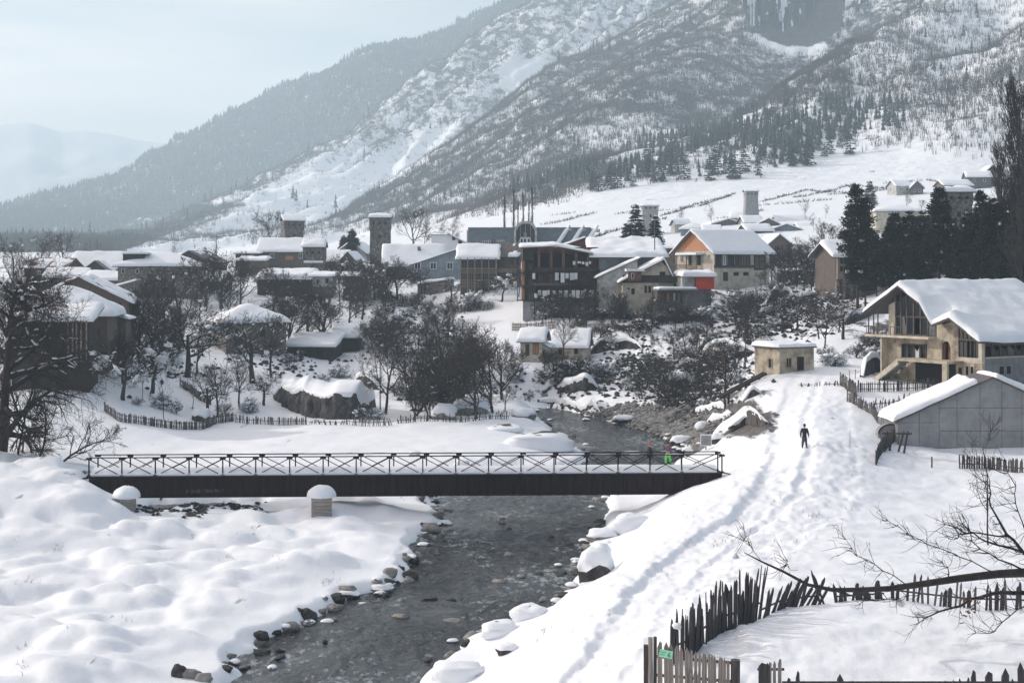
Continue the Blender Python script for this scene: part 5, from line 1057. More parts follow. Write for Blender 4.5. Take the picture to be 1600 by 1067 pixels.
# left middle ground
fence('picket_fence', 'long brownish board fence curving across the left snow slope', [(163,645),(185,660),(234,666),(287,672),(319,671),(333,665)], .95, .135, ('grey','old'), jl=3, jh=.1, post=2.4, seed=31)
fence('picket_fence', 'board fence section rising right from the curve below the round-rock slope', [(333,665),(350,661),(366,659)], 1.0, .13, ('old','grey'), jl=5, jh=.15, post=2, seed=32)
fence('picket_fence', 'open dark picket fence below the big snow-topped rock', [(368,662),(400,664),(440,665),(480,664)], .85, .2, ('thin','old'), jl=4, jh=.15, rails=(.5,), post=2.5, seed=33)
fence('picket_fence', 'collapsed snow-buried fence between the rock and the young trees', [(482,663),(510,664),(540,665)], .55, .3, ('thin','old'), jl=22, jh=.4, rails=(.5,), post=0, seed=34)
fence('picket_fence', 'leaning pale-tipped picket fence in front of the riverside thicket', [(541,665),(575,666),(615,664)], .9, .24, ('grey','thin'), jl=14, jh=.25, rails=(.45,), post=2.5, seed=35)
fence('picket_fence', 'ragged dark picket fence along the edge of the snow field, centre', [(622,662),(650,659),(690,659),(740,658),(795,656)], .85, .22, ('thin','old'), jl=12, jh=.35, rails=(.4,), gap=.06, post=0, seed=36)
fence('board_fence', 'dark weathered board fence descending through the orchard below the stone house', [(281,604),(296,614),(312,627),(330,634)], 1.05, .13, ('old','grey'), jl=4, jh=.12, post=2, seed=37)
fence('board_fence', 'dark fence on the bank beside the timber house at left', [(170,584),(188,590),(208,598)], 1.25, .14, ('old',), jl=3, jh=.1, post=2, seed=38)
M['wicker'] = material('woven_twigs', (.11,.08,.06), .9, (.32,.22,.14), 3, .01, 10, scale=(1,1,8))
fence('woven_fence', 'brown woven twig fence on the ledge below the timber hotel', [(800,517),(830,518),(868,516)], 1.35, .22, ('grey','thin'), jl=3, jh=.15, rails=(.15,.35,.5,.7,.85), railmat='wicker', rail_w=.12, post=1.6, seed=39)
# stakes and poles
def pole(label, u, v0, v1, r=.09, arm=0, cat='pole', name='utility_pole', mat='wood', lean=0, D=None, group=None):
    b = hit(u, v0) if D is None else Vector((wx(u, D), D, wz(v0, D))); h = (v0-v1)*b.y/F; t = empty(name, b, 0, label, cat, group)
    G().tube((0, 0, -.4), (h*math.tan(R(lean)), 0, h), r, r*.75, 8).build('shaft', M[mat], t)
    if arm:
        G().box(-arm+h*math.tan(R(lean)), arm+h*math.tan(R(lean)), -.06, .06, h-.5, h-.35).build('crossarm', M[mat], t)
        for s in (-.9, 0, .9): G().tube((s*arm+h*math.tan(R(lean)), 0, h-.35), (s*arm+h*math.tan(R(lean)), 0, h-.05), .06, .04, 6).build('insulator', M['grey'], t)
pole('slim dark pole rising behind the cream gabled house', 1023, 407, 345, .1, D=246)
pole('thin weathered pole standing before the stony slope, right of centre', 1091, 610, 505, .1, lean=-2)
pole('short pole leaning against the thin weathered pole', 1096, 600, 520, .07, lean=-3)
pole('thin pole beside the wooden privy', 1165, 575, 527, .07)
pole('slender bare pole in front of the dark rock, left of the thicket', 594, 655, 560, .08)
pole('pole above the roofs at left with a small crossarm', 338, 400, 368, .12, 1.2, D=345)
pole('single dark stake in the snow below the grey shed', 1456, 732, 715, .07, name='stake', cat='stake')
pole('thin stick standing in the snow right of the walker', 1328, 700, 671, .02, name='stick', cat='stick')
pole('slim pole on the slope above the flat-roofed hut', 1221, 516, 470, .08)
LM = [(400,530,'the rubble-stone house'),(1245,560,'the flat-roofed hut'),(835,545,'the cream cottage'),(885,460,'the timber hotel'),(1150,410,'the chalet'),(1090,450,'the red tarpaulin hut'),(500,620,'the dark crag'),(593,380,'the slender tower'),(540,535,'the dark barn'),
      (1091,560,'the thin weathered pole'),(1450,520,'the derelict house'),(748,420,'the balcony house'),(830,640,'the far river bend'),(685,410,'the blue-grey house'),(1010,440,'the cream gabled house'),(490,400,'the white-faced tower'),(110,520,'the timber house'),
      (245,425,'the pale hipped house'),(440,455,'the long dark shed'),(1330,430,'the balcony chalet'),(680,450,'the stone ruin'),(890,535,'the low stone house'),(1130,560,'the wooden privy'),(1165,660,'the eroded earth bank'),(500,780,'the middle bridge pier'),(1128,745,'the right bridge end'),(930,880,'the snowy boulder'),
      (707,985,'the bare grey boulder'),(568,955,'the round capped boulder'),(1103,690,'the white metal box'),(310,1055,'the bottom left stones'),(661,860,'the left bank bulge'),(1174,315,'the far pale tower'),(1000,350,'the dark spruces'),(810,330,'the poplar row'),(715,1050,'the lowest right boulder'),(780,980,'the boulder trio')]
ORD = ['closest','second closest','third closest','fourth closest','fifth closest','sixth closest','seventh closest','eighth closest','ninth closest','tenth closest','eleventh closest','twelfth closest']
def relabel(items, look):
    """items: (object, u, v): names each by its place among its like round the nearest landmark"""
    bk = {}
    for o, u, v in items:
        lu, lv, ln = min(LM, key=lambda l: (l[0]-u)**2+((l[1]-v)*1.3)**2); du, dv = u-lu, (v-lv)*1.3
        side = ('right of ' if du > 0 else 'left of ') if abs(du) > abs(dv) else ('below ' if dv > 0 else 'above '); bk.setdefault(side+ln, []).append((math.hypot(du, dv), o))
    for k_, l_ in bk.items():
        l_.sort(key=lambda q: q[0])
        for i, (_, o) in enumerate(l_): o['label'] = '%s, %s of its kind %s' % (look, ORD[i], k_) if i < len(ORD) else '%s, among those farther out %s' % (look, k_)
def uv_of(o): x, y, z = o.location; return (800+x/y*F, V0+(H-z)*F/y)
# ================================================================== bare trees
def tubes(segs, n=3):
    """segs: array rows (p0(3), p1(3), r0, r1) -> vertices, quads"""
    A = np.asarray(segs, float); p0, p1, r0, r1 = A[:,:3], A[:,3:6], A[:,6], A[:,7]
    d = p1-p0; d /= np.linalg.norm(d, axis=1, keepdims=True)+1e-9
    up = np.where(np.abs(d[:,2:3]) < .9, np.array([[0,0,1.]]), np.array([[1.,0,0]])); e = np.cross(d, up); e /= np.linalg.norm(e, axis=1, keepdims=True); q = np.cross(e, d)
    th = 2*np.pi*np.arange(n)/n; c = np.cos(th)[None,:,None]; s = np.sin(th)[None,:,None]
    off = e[:,None,:]*c+q[:,None,:]*s; a = p0[:,None,:]+off*r0[:,None,None]; b = p1[:,None,:]+off*r1[:,None,None]
    V = np.concatenate([a, b], 1).reshape(-1, 3); base = (np.arange(len(A))*2*n)[:,None]; i = np.arange(n)[None,:]; j = (i+1) % n
    return V, np.stack([base+i, base+j, base+n+j, base+n+i], -1).reshape(-1, 4)
def grow(seed, h=8, kids=(6,5,4,4), spread=(55,45,40,40), shrink=(.62,.6,.58,.6), trunk=.28, r=.16, up=.25, bend=.25, droop=0, wander=.18, minr=.012, start=.5, lean=(0,0), stems=1, tip=.35, segn=4):
    rg = random.Random(seed); T = []; B = []; tips = []
    def perp(d):
        v = Vector((rg.gauss(0,1), rg.gauss(0,1), rg.gauss(0,1))); v -= d*v.dot(d); return v.normalized()
    def br(p, d, L_, r_, lv):
        n = segn if lv < 2 else (3 if lv == 2 else 2); pts = [(p.copy(), d.copy(), r_)]
        for i in range(n):
            d = (d+perp(d)*wander*(1+.4*lv)+Vector((0,0,up-droop*lv))*.28).normalized(); q = p+d*(L_/n); rr = max(r_*(1-(1-tip)*(i+1)/n), minr)
            (T if lv == 0 else B).append((*p, *q, pts[-1][2], rr, lv)); p = q; pts.append((p.copy(), d.copy(), rr))
        if lv < len(kids):
            k = kids[lv]; st = start if lv == 0 else .25
            for c in range(k+(rg.random() < .5)):
                f = st+(1-st)*(c+rg.random())/k; f = min(f, .999); i = int(f*n); a = f*n-i; P0, D0, R0 = pts[i]; P1, D1, R1 = pts[i+1]
                pp = P0.lerp(P1, a); dd = D0.lerp(D1, a).normalized(); ang = R(spread[lv]*(.7+.6*rg.random())); nd = (dd*math.cos(ang)+perp(dd)*math.sin(ang)).normalized()
                br(pp, nd, L_*shrink[lv]*(.65+.6*rg.random())*(1.25-.55*f), max((R0*(1-a)+R1*a)*.62, minr), lv+1)
        else: tips.append(p.copy())
    for s in range(stems):
        d0 = Vector((lean[0], lean[1], 1)) if stems == 1 else Vector((rg.gauss(0,.45)+lean[0], rg.gauss(0,.45), 1))
        br(Vector((rg.gauss(0,.15)*(stems > 1), rg.gauss(0,.15)*(stems > 1), -.35)), d0.normalized(), h*trunk if stems == 1 else h*trunk*(.7+.5*rg.random()), r*(1 if stems == 1 else .6+.4*rg.random()), 0)
    return T, B
PROTO = {}
def tree_proto(key, label, snow=0, mat='twig', bark='bark', snowr=.16, seed=1, **kw):
    T, B = grow(seed, **kw); T = np.array(T); B = np.array(B)
    zt = max(B[:,5].max(), T[:,5].max()); V, Fq = tubes(T[:,:8], 6); mt = mesh('trunk', V, Fq, True); mt.materials.append(M[bark])
    big = B[B[:,8] <= 1]; sm_ = B[B[:,8] > 1]; V1, F1 = tubes(big[:,:8], 4) if len(big) else (np.zeros((0,3)), np.zeros((0,4), int)); V2, F2 = tubes(sm_[:,:8], 3); 
    V2n = np.concatenate([V1, V2]); 
    # triangles tubes are quads too, so both can share one array
    mc = mesh('crown', V2n, np.concatenate([F1, F2+len(V1)]), False); mc.materials.append(M[mat]); ms = None
    if snow:
        rg = random.Random(seed+5); g = G(); random.seed(seed)
        for s in B:
            if s[8] > 3: continue
            d = Vector((s[3]-s[0], s[4]-s[1], s[5]-s[2])); L_ = d.length; flat = 1-abs(d.z)/max(L_, .01)
            if rg.random() < snow*(flat+.15)*(1.0 if s[8] < 2 else .55):
                m_ = Vector(((s[0]+s[3])/2, (s[1]+s[4])/2, (s[2]+s[5])/2+s[6]*.6)); rr = snowr*(.5+rg.random())*(1.5 if rg.random() < .08 else .6)
                b0 = len(g.v); g.blob((0,0,0), (max(L_*.5, rr), rr*(.45 if rr < snowr*1.1 else 1), rr*(.4 if rr < snowr*1.1 else .75)), lump=.22, ns=5, nr=3, flat=.5); a = math.atan2(d.y, d.x); ca, sa = math.cos(a), math.sin(a); sl = d.z/max(math.hypot(d.x, d.y), .15); sl = max(-1, min(1, sl))
                for i in range(b0, len(g.v)): x, y, z = g.v[i]; g.v[i] = (m_.x+x*ca-y*sa, m_.y+x*sa+y*ca, m_.z+z+x*sl)
        if g.v: ms = mesh('branch_snow', g.v, g.f, True); ms.materials.append(M['snow'])
    PROTO[key] = (mt, mc, ms, zt); return PROTO[key]
tree_proto('apple1', '', .3, seed=11, h=7, kids=(6,6,5,4), spread=(62,50,45,45), trunk=.42, r=.22, up=.25, shrink=(.85,.62,.6,.6), start=.55)
tree_proto('apple2', '', .45, seed=12, h=7, kids=(5,6,5,4), spread=(68,52,45,45), trunk=.40, r=.2, up=.12, shrink=(.95,.62,.6,.6), start=.6, snowr=.24, wander=.28)
tree_proto('bare1', '', .25, seed=13, h=10, kids=(9,6,5,4), spread=(45,42,40,40), trunk=.72, r=.2, up=.5, shrink=(.55,.55,.55,.55), start=.3)
tree_proto('bare2', '', .18, seed=14, h=10, kids=(10,6,5,4), spread=(40,40,40,38), trunk=.8, r=.17, up=.55, shrink=(.5,.52,.55,.55), start=.25)
tree_proto('dense', '', .02, seed=15, h=9, kids=(11,6,5,4), spread=(44,38,36,38), trunk=.72, r=.2, up=.45, shrink=(.62,.58,.56,.6), start=.15, minr=.015)
tree_proto('dense2', '', .09, seed=16, h=8, kids=(9,6,6,4), spread=(56,44,40,40), trunk=.6, r=.24, up=.3, shrink=(.75,.58,.56,.6), start=.2, minr=.015, snowr=.18)
tree_proto('birch', '', 0, 'birch', 'birch', seed=17, h=11, kids=(10,6,5,4), spread=(35,38,40,42), trunk=.88, r=.13, up=.55, droop=.2, shrink=(.42,.5,.55,.6), start=.25)
tree_proto('poplar', '', 0, seed=18, h=14, kids=(34,7,5,2), spread=(16,20,22,24), trunk=.95, r=.15, up=.9, shrink=(.3,.5,.5,.5), start=.06, wander=.06)
tree_proto('sapling', '', 0, seed=19, h=6, kids=(7,4,3), spread=(38,36,36), trunk=.85, r=.06, up=.6, shrink=(.4,.5,.5), start=.3, minr=.01)
tree_proto('shrub', '', .12, seed=20, h=3, kids=(5,4,4), spread=(38,38,38), trunk=.7, r=.05, up=.5, shrink=(.6,.6,.6), start=.15, stems=9, minr=.011)
tree_proto('shrub2', '', .4, seed=21, h=2.6, kids=(6,5,4), spread=(48,45,42), trunk=.7, r=.06, up=.25, shrink=(.65,.6,.6), start=.1, stems=12, minr=.014, snowr=.2)
tree_proto('thicket', '', .05, seed=22, h=8, kids=(7,6,5), spread=(38,40,42), trunk=.85, r=.09, up=.5, shrink=(.45,.55,.55), start=.12, stems=9, minr=.018)
LABELS = set()
def plant(key, u, v, hpx, label, group, cat='tree', name=None, D=None, rz=None, wide=1.0, tilt=0, snow=True):
    mt, mc, ms, zt = PROTO[key]; b = hit(u, v) if D is None else at(u, D); h = hpx*b.y/F if D is None else wz(v-hpx, b.y)-b.z; s = h/zt
    t = empty(name or ('shrub' if 'shrub' in key else 'bare_tree'), b, R(random.uniform(0, 360)) if rz is None else R(rz), label, cat, group); t.scale = (s*wide, s*wide, s)
    if tilt: t.rotation_euler[1] = R(tilt)
    obj('trunk' if 'shrub' not in key and key != 'thicket' else 'stems', mt, None, t); obj('crown', mc, None, t)
    if ms and snow: obj('branch_snow', ms, None, t)
    return t
random.seed(31)
g1 = 'bare trees on the left hillside'
for a in [
 ('apple2',160,655-10,0,'')][:0]: pass
TL = [
 ('dense2',193,602,85,'stubby black tree below the timber house wall, left slope'),('apple2',192,626,92,'snow-clumped orchard tree, left one of the near pair'),('apple2',235,618,98,'orchard tree with the biggest snow cushions on its crown'),
 ('sapling',222,622,60,'thin crooked stem leaning behind the orchard pair'),('apple1',291,590,120,'orchard tree standing between snow cushions and the stone house'),('bare2',308,585,108,'straight dark tree right behind the orchard tree'),
 ('dense',215,560,135,'tall brownish-black tree in front of the pale hipped house, left of two'),('dense',262,555,140,'tall brownish-black tree in front of the pale hipped house, right of two'),('dense2',240,575,110,'broad dark tree filling the gap behind the orchard pair'),
 ('bare1',285,540,130,'fine-twigged tree rising to the roof of the dark gabled house'),('dense2',180,545,90,'dark tree growing against the brown annex'),('dense2',348,486,100,'spreading snow-laced tree behind the stone house roof'),('dense2',320,480,95,'wide low tree with white limbs, left of the spreading snow-laced one'),
 ('dense',375,480,88,'dark round-headed tree between stone house and long dark shed'),('apple1',395,600,115,'upright dark tree before the right corner of the stone house'),('bare1',424,590,105,'second dark tree right beside the stone house corner'),
 ('dense2',455,545,105,'dark tree behind the open-fronted shed'),('dense',480,520,95,'dense dark tree above the open shed roof'),('dense2',505,548,110,'broad snow-flecked tree before the dark barn'),('dense',440,500,75,'dark bushy tree under the long dark shed, left'),
 ('dense',545,505,85,'dark tree right of the long dark shed'),('bare1',565,500,95,'fine twiggy tree below the slender tower'),('dense2',585,470,75,'dark snow-dotted tree against the base of the slender tower'),('bare2',532,480,70,'slim tree by the tiny outhouse'),
 ('sapling',256,655,80,'thin sapling rising through the curved board fence'),('apple1',323,650,75,'bushy tree overhanging the curved board fence'),('bare1',340,655,92,'leaning grey tree with a swept trunk just inside the fence'),('sapling',300,640,70,'thin grey sapling left of the leaning grey tree'),
 ('bare1',375,640,85,'pale twiggy tree between fence and upright dark tree'),('apple1',412,635,60,'small round tree left of the big snow-topped rock'),('sapling',570,640,95,'slender sapling at the right end of the big rock'),('bare1',602,648,125,'grey tree with a forked stem left of the thicket'),
 ('dense',635,600,110,'dark oak-like tree at the left shoulder of the thicket'),('bare2',655,590,105,'grey-twigged tree above the thicket'),('dense2',605,560,85,'black tree on the bank above the rock'),('bare1',690,560,95,'slim tree reaching the hedge on the white slope'),
 ('dense',745,655,150,'big black leaning tree at the right side of the thicket'),('dense',700,652,125,'dense dark tree in the middle of the thicket'),('thicket',672,655,115,'many-stemmed pale brown thicket tree near the fence'),('dense',770,645,140,'dark tree at the river end of the thicket'),
 ('thicket',715,640,140,'tall many-stemmed tree behind the thicket'),('dense2',785,625,95,'dark bushy tree over the river bend'),('bare1',722,600,105,'thin upright tree above the thicket centre'),('thicket',650,650,90,'low many-stemmed tree left of the thicket'),
 ('apple1',704,473,44,'small black forked tree on the white slope below the balcony house'),('apple2',783,472,52,'bent fruit tree with snow cushions below the metal-roofed house'),('bare1',810,466,50,'thin tree before the stair of the timber hotel'),('dense2',620,470,70,'dark tree before the brown wing'),('bare1',660,470,55,'small grey tree in front of the blue-grey house'),
 ('bare1',648,372,52,'feathery tree on the skyline, first right of the slender tower'),('birch',662,374,44,'feathery tree on the skyline, second right of the slender tower'),('birch',686,372,36,'feathery tree behind the small white box house'),('birch',704,370,42,'feathery tree on the skyline before the blue mansard roof'),
 ('bare1',425,382,58,'tall drooping birch left of the squat brown tower'),('birch',412,386,44,'slender birch left of the tall drooping one'),('bare2',62,440,85,'big bare tree rising above the maroon roof at far left'),('bare1',100,430,70,'bare tree with spreading crown before the maroon roof'),('bare2',20,470,115,'dark bare tree at the far left edge above the timber house'),
 ('dense2',45,520,95,'snow-laden dark tree in front of the timber house roof'),('dense2',75,560,85,'dark tree with white limbs before the lean-to'),('dense2',20,570,100,'black snow-streaked tree behind the giant tree'),
 ('birch',272,398,24,'tiny hazy tree on the skyline above the pale hipped house'),('birch',140,400,22,'tiny hazy tree above the broad white roof'),
]
for k_, u, v, hp, lb in TL: plant(k_, u, v, hp, lb, g1 if u < 560 else 'bare trees in the village and thicket', D=(392 if 640 < u < 710 and v < 380 else (400 if 405 < u < 430 and v < 390 else (360 if v < 402 else None))))
TR = [
 ('dense2',868,600,48,'dark bush-like tree on the riverbank below the cream cottage'),('dense2',893,598,42,'dark spreading bush-tree right of the cream cottage terrace'),('bare2',878,565,85,'bare tree before the low stone house'),('apple1',937,548,52,'snow-limbed fruit tree right of the low stone house'),
 ('bare1',862,505,45,'grey tree against the plinth of the timber hotel, left'),('dense',890,508,50,'dark tree against the plinth of the timber hotel, middle'),('dense',915,510,55,'dark tree against the plinth of the timber hotel, right'),('bare2',955,505,60,'tree in front of the pale lean-to'),('dense',975,500,42,'dark shrubby tree before the cream gabled house'),
 ('thicket',1018,520,62,'many-stemmed bare tree below the cream gabled house'),('bare1',1073,572,70,'round grey tree left of the thin weathered pole'),('dense2',1030,612,55,'black leafless tree sprawling above the stony bank'),('bare1',1035,628,60,'dark crooked tree on the stony bank'),
 ('bare1',1110,625,100,'tall three-stemmed tree above the stony bank'),('bare2',1134,642,140,'tallest tree on the bank, forked, left of the eroded earth'),('thicket',1085,605,60,'low bare thicket on the slope'),('dense2',1150,510,60,'dark snow-dotted tree left of the chalet slope'),('dense2',1165,520,55,'black bushy tree on the slope below the chalet'),
 ('dense',1185,500,45,'dark tree at the top of the earth bank'),('apple2',1157,440,42,'small tree with snow balls in front of the chalet wall'),('dense2',1222,452,72,'broad dark tree right of the chalet'),('dense',1245,450,80,'tall dark bare tree above the low wall building'),
 ('dense2',1270,448,85,'wide dark tree left of the balcony chalet'),('bare1',1300,446,105,'large spreading bare tree whose limb reaches the balcony chalet'),('dense',1205,440,55,'twiggy tree against the chalet roof end'),('bare1',1240,400,38,'hazy bare tree among the upper village roofs'),
 ('birch',1272,372,40,'hazy upright tree among the upper village roofs'),('apple1',1222,522,52,'open-crowned tree on the white slope above the hut, left'),('apple1',1245,515,50,'open-crowned tree on the white slope above the hut, middle'),('bare1',1288,548,75,'dark tree right behind the flat-roofed hut'),('bare2',1280,530,85,'tall slanting tree above the flat-roofed hut'),
 ('apple1',1318,530,65,'round twiggy tree on the slope, right of the hut'),('bare1',1262,505,45,'small grey tree in the white slope under the dark wide tree'),('bare1',1190,455,32,'leafless bush-tree on the chalet terrace'),('bare1',1310,520,55,'thin grey tree before the pines'),('bare1',1335,470,45,'grey tree at the foot of the balcony chalet'),
 ('sapling',1198,580,55,'thin sapling against the lit side wall of the hut'),('sapling',1155,600,60,'thin leaning sapling below the privy'),
 ('birch',1060,345,24,'hazy small tree left of the far tower'),('birch',1112,345,30,'hazy pair tree on the far field left'),('birch',1258,345,36,'hazy bare tree right of the far tower'),('birch',1290,352,34,'hazy bare tree farther right of the far tower'),('bare1',1440,345,34,'hazy bare tree above the wide cream house'),('birch',1415,318,30,'hazy bare tree behind the wide cream house'),
]
for k_, u, v, hp, lb in TR: plant(k_, u, v, hp, lb, 'bare trees on the right slope', D=(None if v > 402 else (420 if v > 360 else 470)))
for i, (u, hp, lb) in enumerate([(788,48,'poplar farthest left in the skyline row'),(803,60,'tall thin poplar second in the skyline row'),(809,40,'short poplar third in the skyline row'),(818,56,'poplar right of centre in the skyline row'),(832,62,'tallest poplar at the right end of the skyline row'),(826,40,'short poplar beside the tallest one')]):
    plant('poplar', u, 350, hp, lb, 'poplars on the skyline behind the mansard hotel', name='poplar', D=400, wide=.32)
g5 = 'big poplars at the right edge'
for i, (u, hp, D, lb) in enumerate([(1592,330,205,'huge bare poplar at the right frame edge, tallest'),(1568,225,215,'bare poplar left of the huge one'),(1605,270,190,'bare poplar cut by the right frame edge'),(1578,190,212,'lower bare poplar between the two tall ones')]):
    plant('poplar', u, 440, hp, lb, g5, name='poplar', D=D, wide=1.0)
# shrubs
SH = [(250,640),(275,648),(350,648),(390,645),(215,632),(480,612),(505,600),(450,575),(470,560),(530,590),(590,600),(620,620),(560,545),(585,530),(640,560),(660,540),(620,520),(700,530),(730,545),(760,560),(780,590),(800,600),(600,500),(640,500),(680,510),(480,480),(520,500),(560,470),(330,540),(300,520),(180,560),(150,540),
      (905,590),(925,580),(850,605),(870,612),(960,545),(985,530),(1000,515),(1030,500),(1060,500),(1050,540),(1100,500),(1130,500),(1110,540),(1070,560),(1040,580),(1010,600),(990,610),(1060,620),(1080,630),(1100,640),(1030,635),(1000,625),(1150,560),(1170,540),(1190,530),(1210,510),(1160,490),(1190,475),(1230,480),(1250,490),(1280,500),(1300,510),(1330,505),(1340,560),(1370,560),(1380,548),(1360,545),(1385,530),(1300,475),(1270,470),
      (950,585),(970,570),(1140,585),(1150,600),(1125,610),(1180,500),(1205,490),(945,500),(905,512),(845,498),(1220,565),(1290,560),(1305,572),(1110,580),(1085,585),(740,480),(655,470),(600,470),(690,600),(655,620),(565,660),(580,655)]
random.seed(77)
SHO = []
for i, (u, v) in enumerate(SH): SHO.append(plant('shrub' if i % 3 else 'shrub2', u, v, random.uniform(14, 30), 'low bare snow-dusted shrub on the village slope', 'shrubs scattered over the slopes', 'shrub', wide=random.uniform(.9, 1.6)))
relabel([(o, *uv_of(o)) for o in SHO], 'low bare snow-dusted shrub')
TG = [('thicket of dark bare bushes on the left hillside','dark bushes on the left hillside',[(235,530,55,45,13),(330,500,50,40,9),(470,525,60,40,11),(560,500,50,60,12),(120,560,40,20,4)]),
      ('dark twiggy bush in the tangle above the river bend','dark bushes of the riverside tangle',[(640,560,60,50,11),(720,610,70,40,14),(690,530,60,40,8)]),
      ('dark bush on the broken slope below the chalet','dark bushes on the broken slope',[(1135,515,45,26,6),(1195,480,40,18,4),(1060,560,60,30,4),(1255,455,50,16,7),(900,505,60,10,8),(1010,510,60,14,7),(1325,462,40,10,4),(1040,620,60,20,4),(900,595,50,14,5)]),
      ('bare bush among the houses of the village','bare bushes among the houses',[(500,450,90,18,12),(250,450,80,12,8),(620,455,60,16,5),(780,460,60,10,4),(1250,440,60,14,7),(60,470,60,30,8)])]
random.seed(91)
BL = {'dark bushes on the left hillside': 'dark bare bush', 'dark bushes of the riverside tangle': 'black tangled bush', 'dark bushes on the broken slope': 'dark twiggy bush', 'bare bushes among the houses': 'bare garden bush'}
for lb, gr, regs in TG:
    BO = []
    for u0, v0, su, sv, n_ in regs:
        for i in range(n_):
            u = u0+random.uniform(-su, su); v = v0+random.uniform(-sv, sv); BO.append(plant(random.choice(['dense','dense2','bare1','thicket','shrub','bare2','thicket']), u, v, random.uniform(22, 58), lb, gr, 'bush', 'bare_bush', wide=random.uniform(.9, 1.3)))
    relabel([(o, *uv_of(o)) for o in BO], BL[gr])
# hedges on the slope: dark clipped masses, each made of packed twigs
def hedge(label, pts, hpx, seed):
    rg = random.Random(seed); P_ = [hit(u, v) for u, v in pts]; o = P_[0]; segs = []
    for a, b in zip(P_[:-1], P_[1:]):
        n = int((b-a).length*26)
        for i in range(n):
            f = rg.random(); p = a.lerp(b, f)+Vector((rg.gauss(0,.25), rg.gauss(0,.5), 0)); h = hpx*p.y/F*(.6+.5*rg.random()); z = ground_z(p.x, p.y); d = Vector((rg.gauss(0,.35), rg.gauss(0,.35), 1)).normalized(); q = Vector((p.x, p.y, z-.1))+d*h
            segs.append((p.x-o.x, p.y-o.y, z-.1-o.z, q.x-o.x, q.y-o.y, q.z-o.z, .03, .015))
            for k_ in range(4): s = rg.random(); m_ = Vector((p.x, p.y, z-.1)).lerp(q, .3+.7*s); e = m_+Vector((rg.gauss(0,.4), rg.gauss(0,.4), rg.random()*.5)); segs.append((m_.x-o.x, m_.y-o.y, m_.z-o.z, e.x-o.x, e.y-o.y, e.z-o.z, .022, .012))
    V, Fq = tubes(segs, 3); q = obj('hedge', mesh('hedge', V, Fq), M['twig'], None, o); tag(q, label, 'hedge')
hedge('long dark hedge on the white slope below the balcony house', [(706,489),(735,487),(768,484)], 13, 1); hedge('dark hedge under the terrace of the cream gabled house', [(1000,512),(1040,508),(1080,505),(1105,503)], 12, 2)
hedge('dark hedge at the foot of the timber hotel', [(845,497),(890,498),(935,500),(985,500)], 12, 3); hedge('dark brush strip on the ledge right of the low stone house', [(925,520),(960,516),(1000,520)], 10, 4)
hedge('dark brushy bank below the stone ruin', [(610,478),(640,480),(655,474)], 22, 5)
# ================================================================== the giant tree at the left edge
M['twigdark'] = M['twig']
T, B = grow(404, h=19, kids=(26,9,7,6), spread=(72,45,40,40), trunk=.85, r=.6, up=.1, droop=.09, shrink=(.46,.56,.56,.55), start=.08, wander=.16, minr=.014, segn=7)
b = Vector((wx(2, 118), 118, ground_z(wx(2, 118), 118)-.2)); t = empty('old_tree', b, 0, 'huge dark bare tree with drooping limbs filling the left edge behind the bridge', 'tree'); t.scale = (.74, .74, .93)
T = np.array(T); B = np.array(B); V, Fq = tubes(T[:,:8], 9); obj('trunk', mesh('trunk', V, Fq, True), M['bark'], t)
k1 = B[B[:,8] == 1]; k2 = B[B[:,8] > 1]; V, Fq = tubes(k1[:,:8], 6); obj('limbs', mesh('limbs', V, Fq, True), M['bark'], t); V, Fq = tubes(k2[:,:8], 3); obj('crown', mesh('crown', V, Fq), M['twig'], t)
g = G(); random.seed(3)
for s in B[B[:,8] <= 2]:
    d = Vector((s[3]-s[0], s[4]-s[1], s[5]-s[2])); fl = 1-abs(d.z)/d.length
    if random.random() < .5*fl*(1.5 if s[8] == 1 else .5) and s[2] > 6:
        m_ = Vector(((s[0]+s[3])/2, (s[1]+s[4])/2, (s[2]+s[5])/2+s[6])); rr = random.uniform(.1, .24); b0 = len(g.v); g.blob((0,0,0), (d.length*.5, rr, rr*.6), ns=6, nr=4, flat=.6, lump=.25); a = math.atan2(d.y, d.x); ca, sa = math.cos(a), math.sin(a); sl = max(-1, min(1, d.z/max(math.hypot(d.x, d.y), .2)))
        for i in range(b0, len(g.v)): x, y, z = g.v[i]; g.v[i] = (m_.x+x*ca-y*sa, m_.y+x*sa+y*ca, m_.z+z+x*sl)
g.build('branch_snow', M['snow'], t, True)
for i, (dx, hh, ang) in enumerate(((3.2, 5.5, 35), (5.0, 4.5, 48), (1.5, 7.0, 18))):      # low sweeping undergrowth at its foot
    T, B = grow(500+i, h=hh, kids=(9,7,6), spread=(40,40,40), trunk=1.0, r=.12, up=.1, shrink=(.5,.55,.55), start=.1, lean=(math.tan(R(ang)), -.2), minr=.012); S_ = np.array(T+B); V, Fq = tubes(S_[:,:8], 3)
    x = b.x+dx; o = obj('sweeping_shrub', mesh('sweeping_shrub', V, Fq), M['twig'], None, (x, 117.5, ground_z(x, 117.5))); tag(o, ['dark shrub sweeping right from the foot of the huge left tree','low shrub leaning farthest right beside the huge left tree','upright shrub hugging the trunk of the huge left tree'][i], 'shrub')
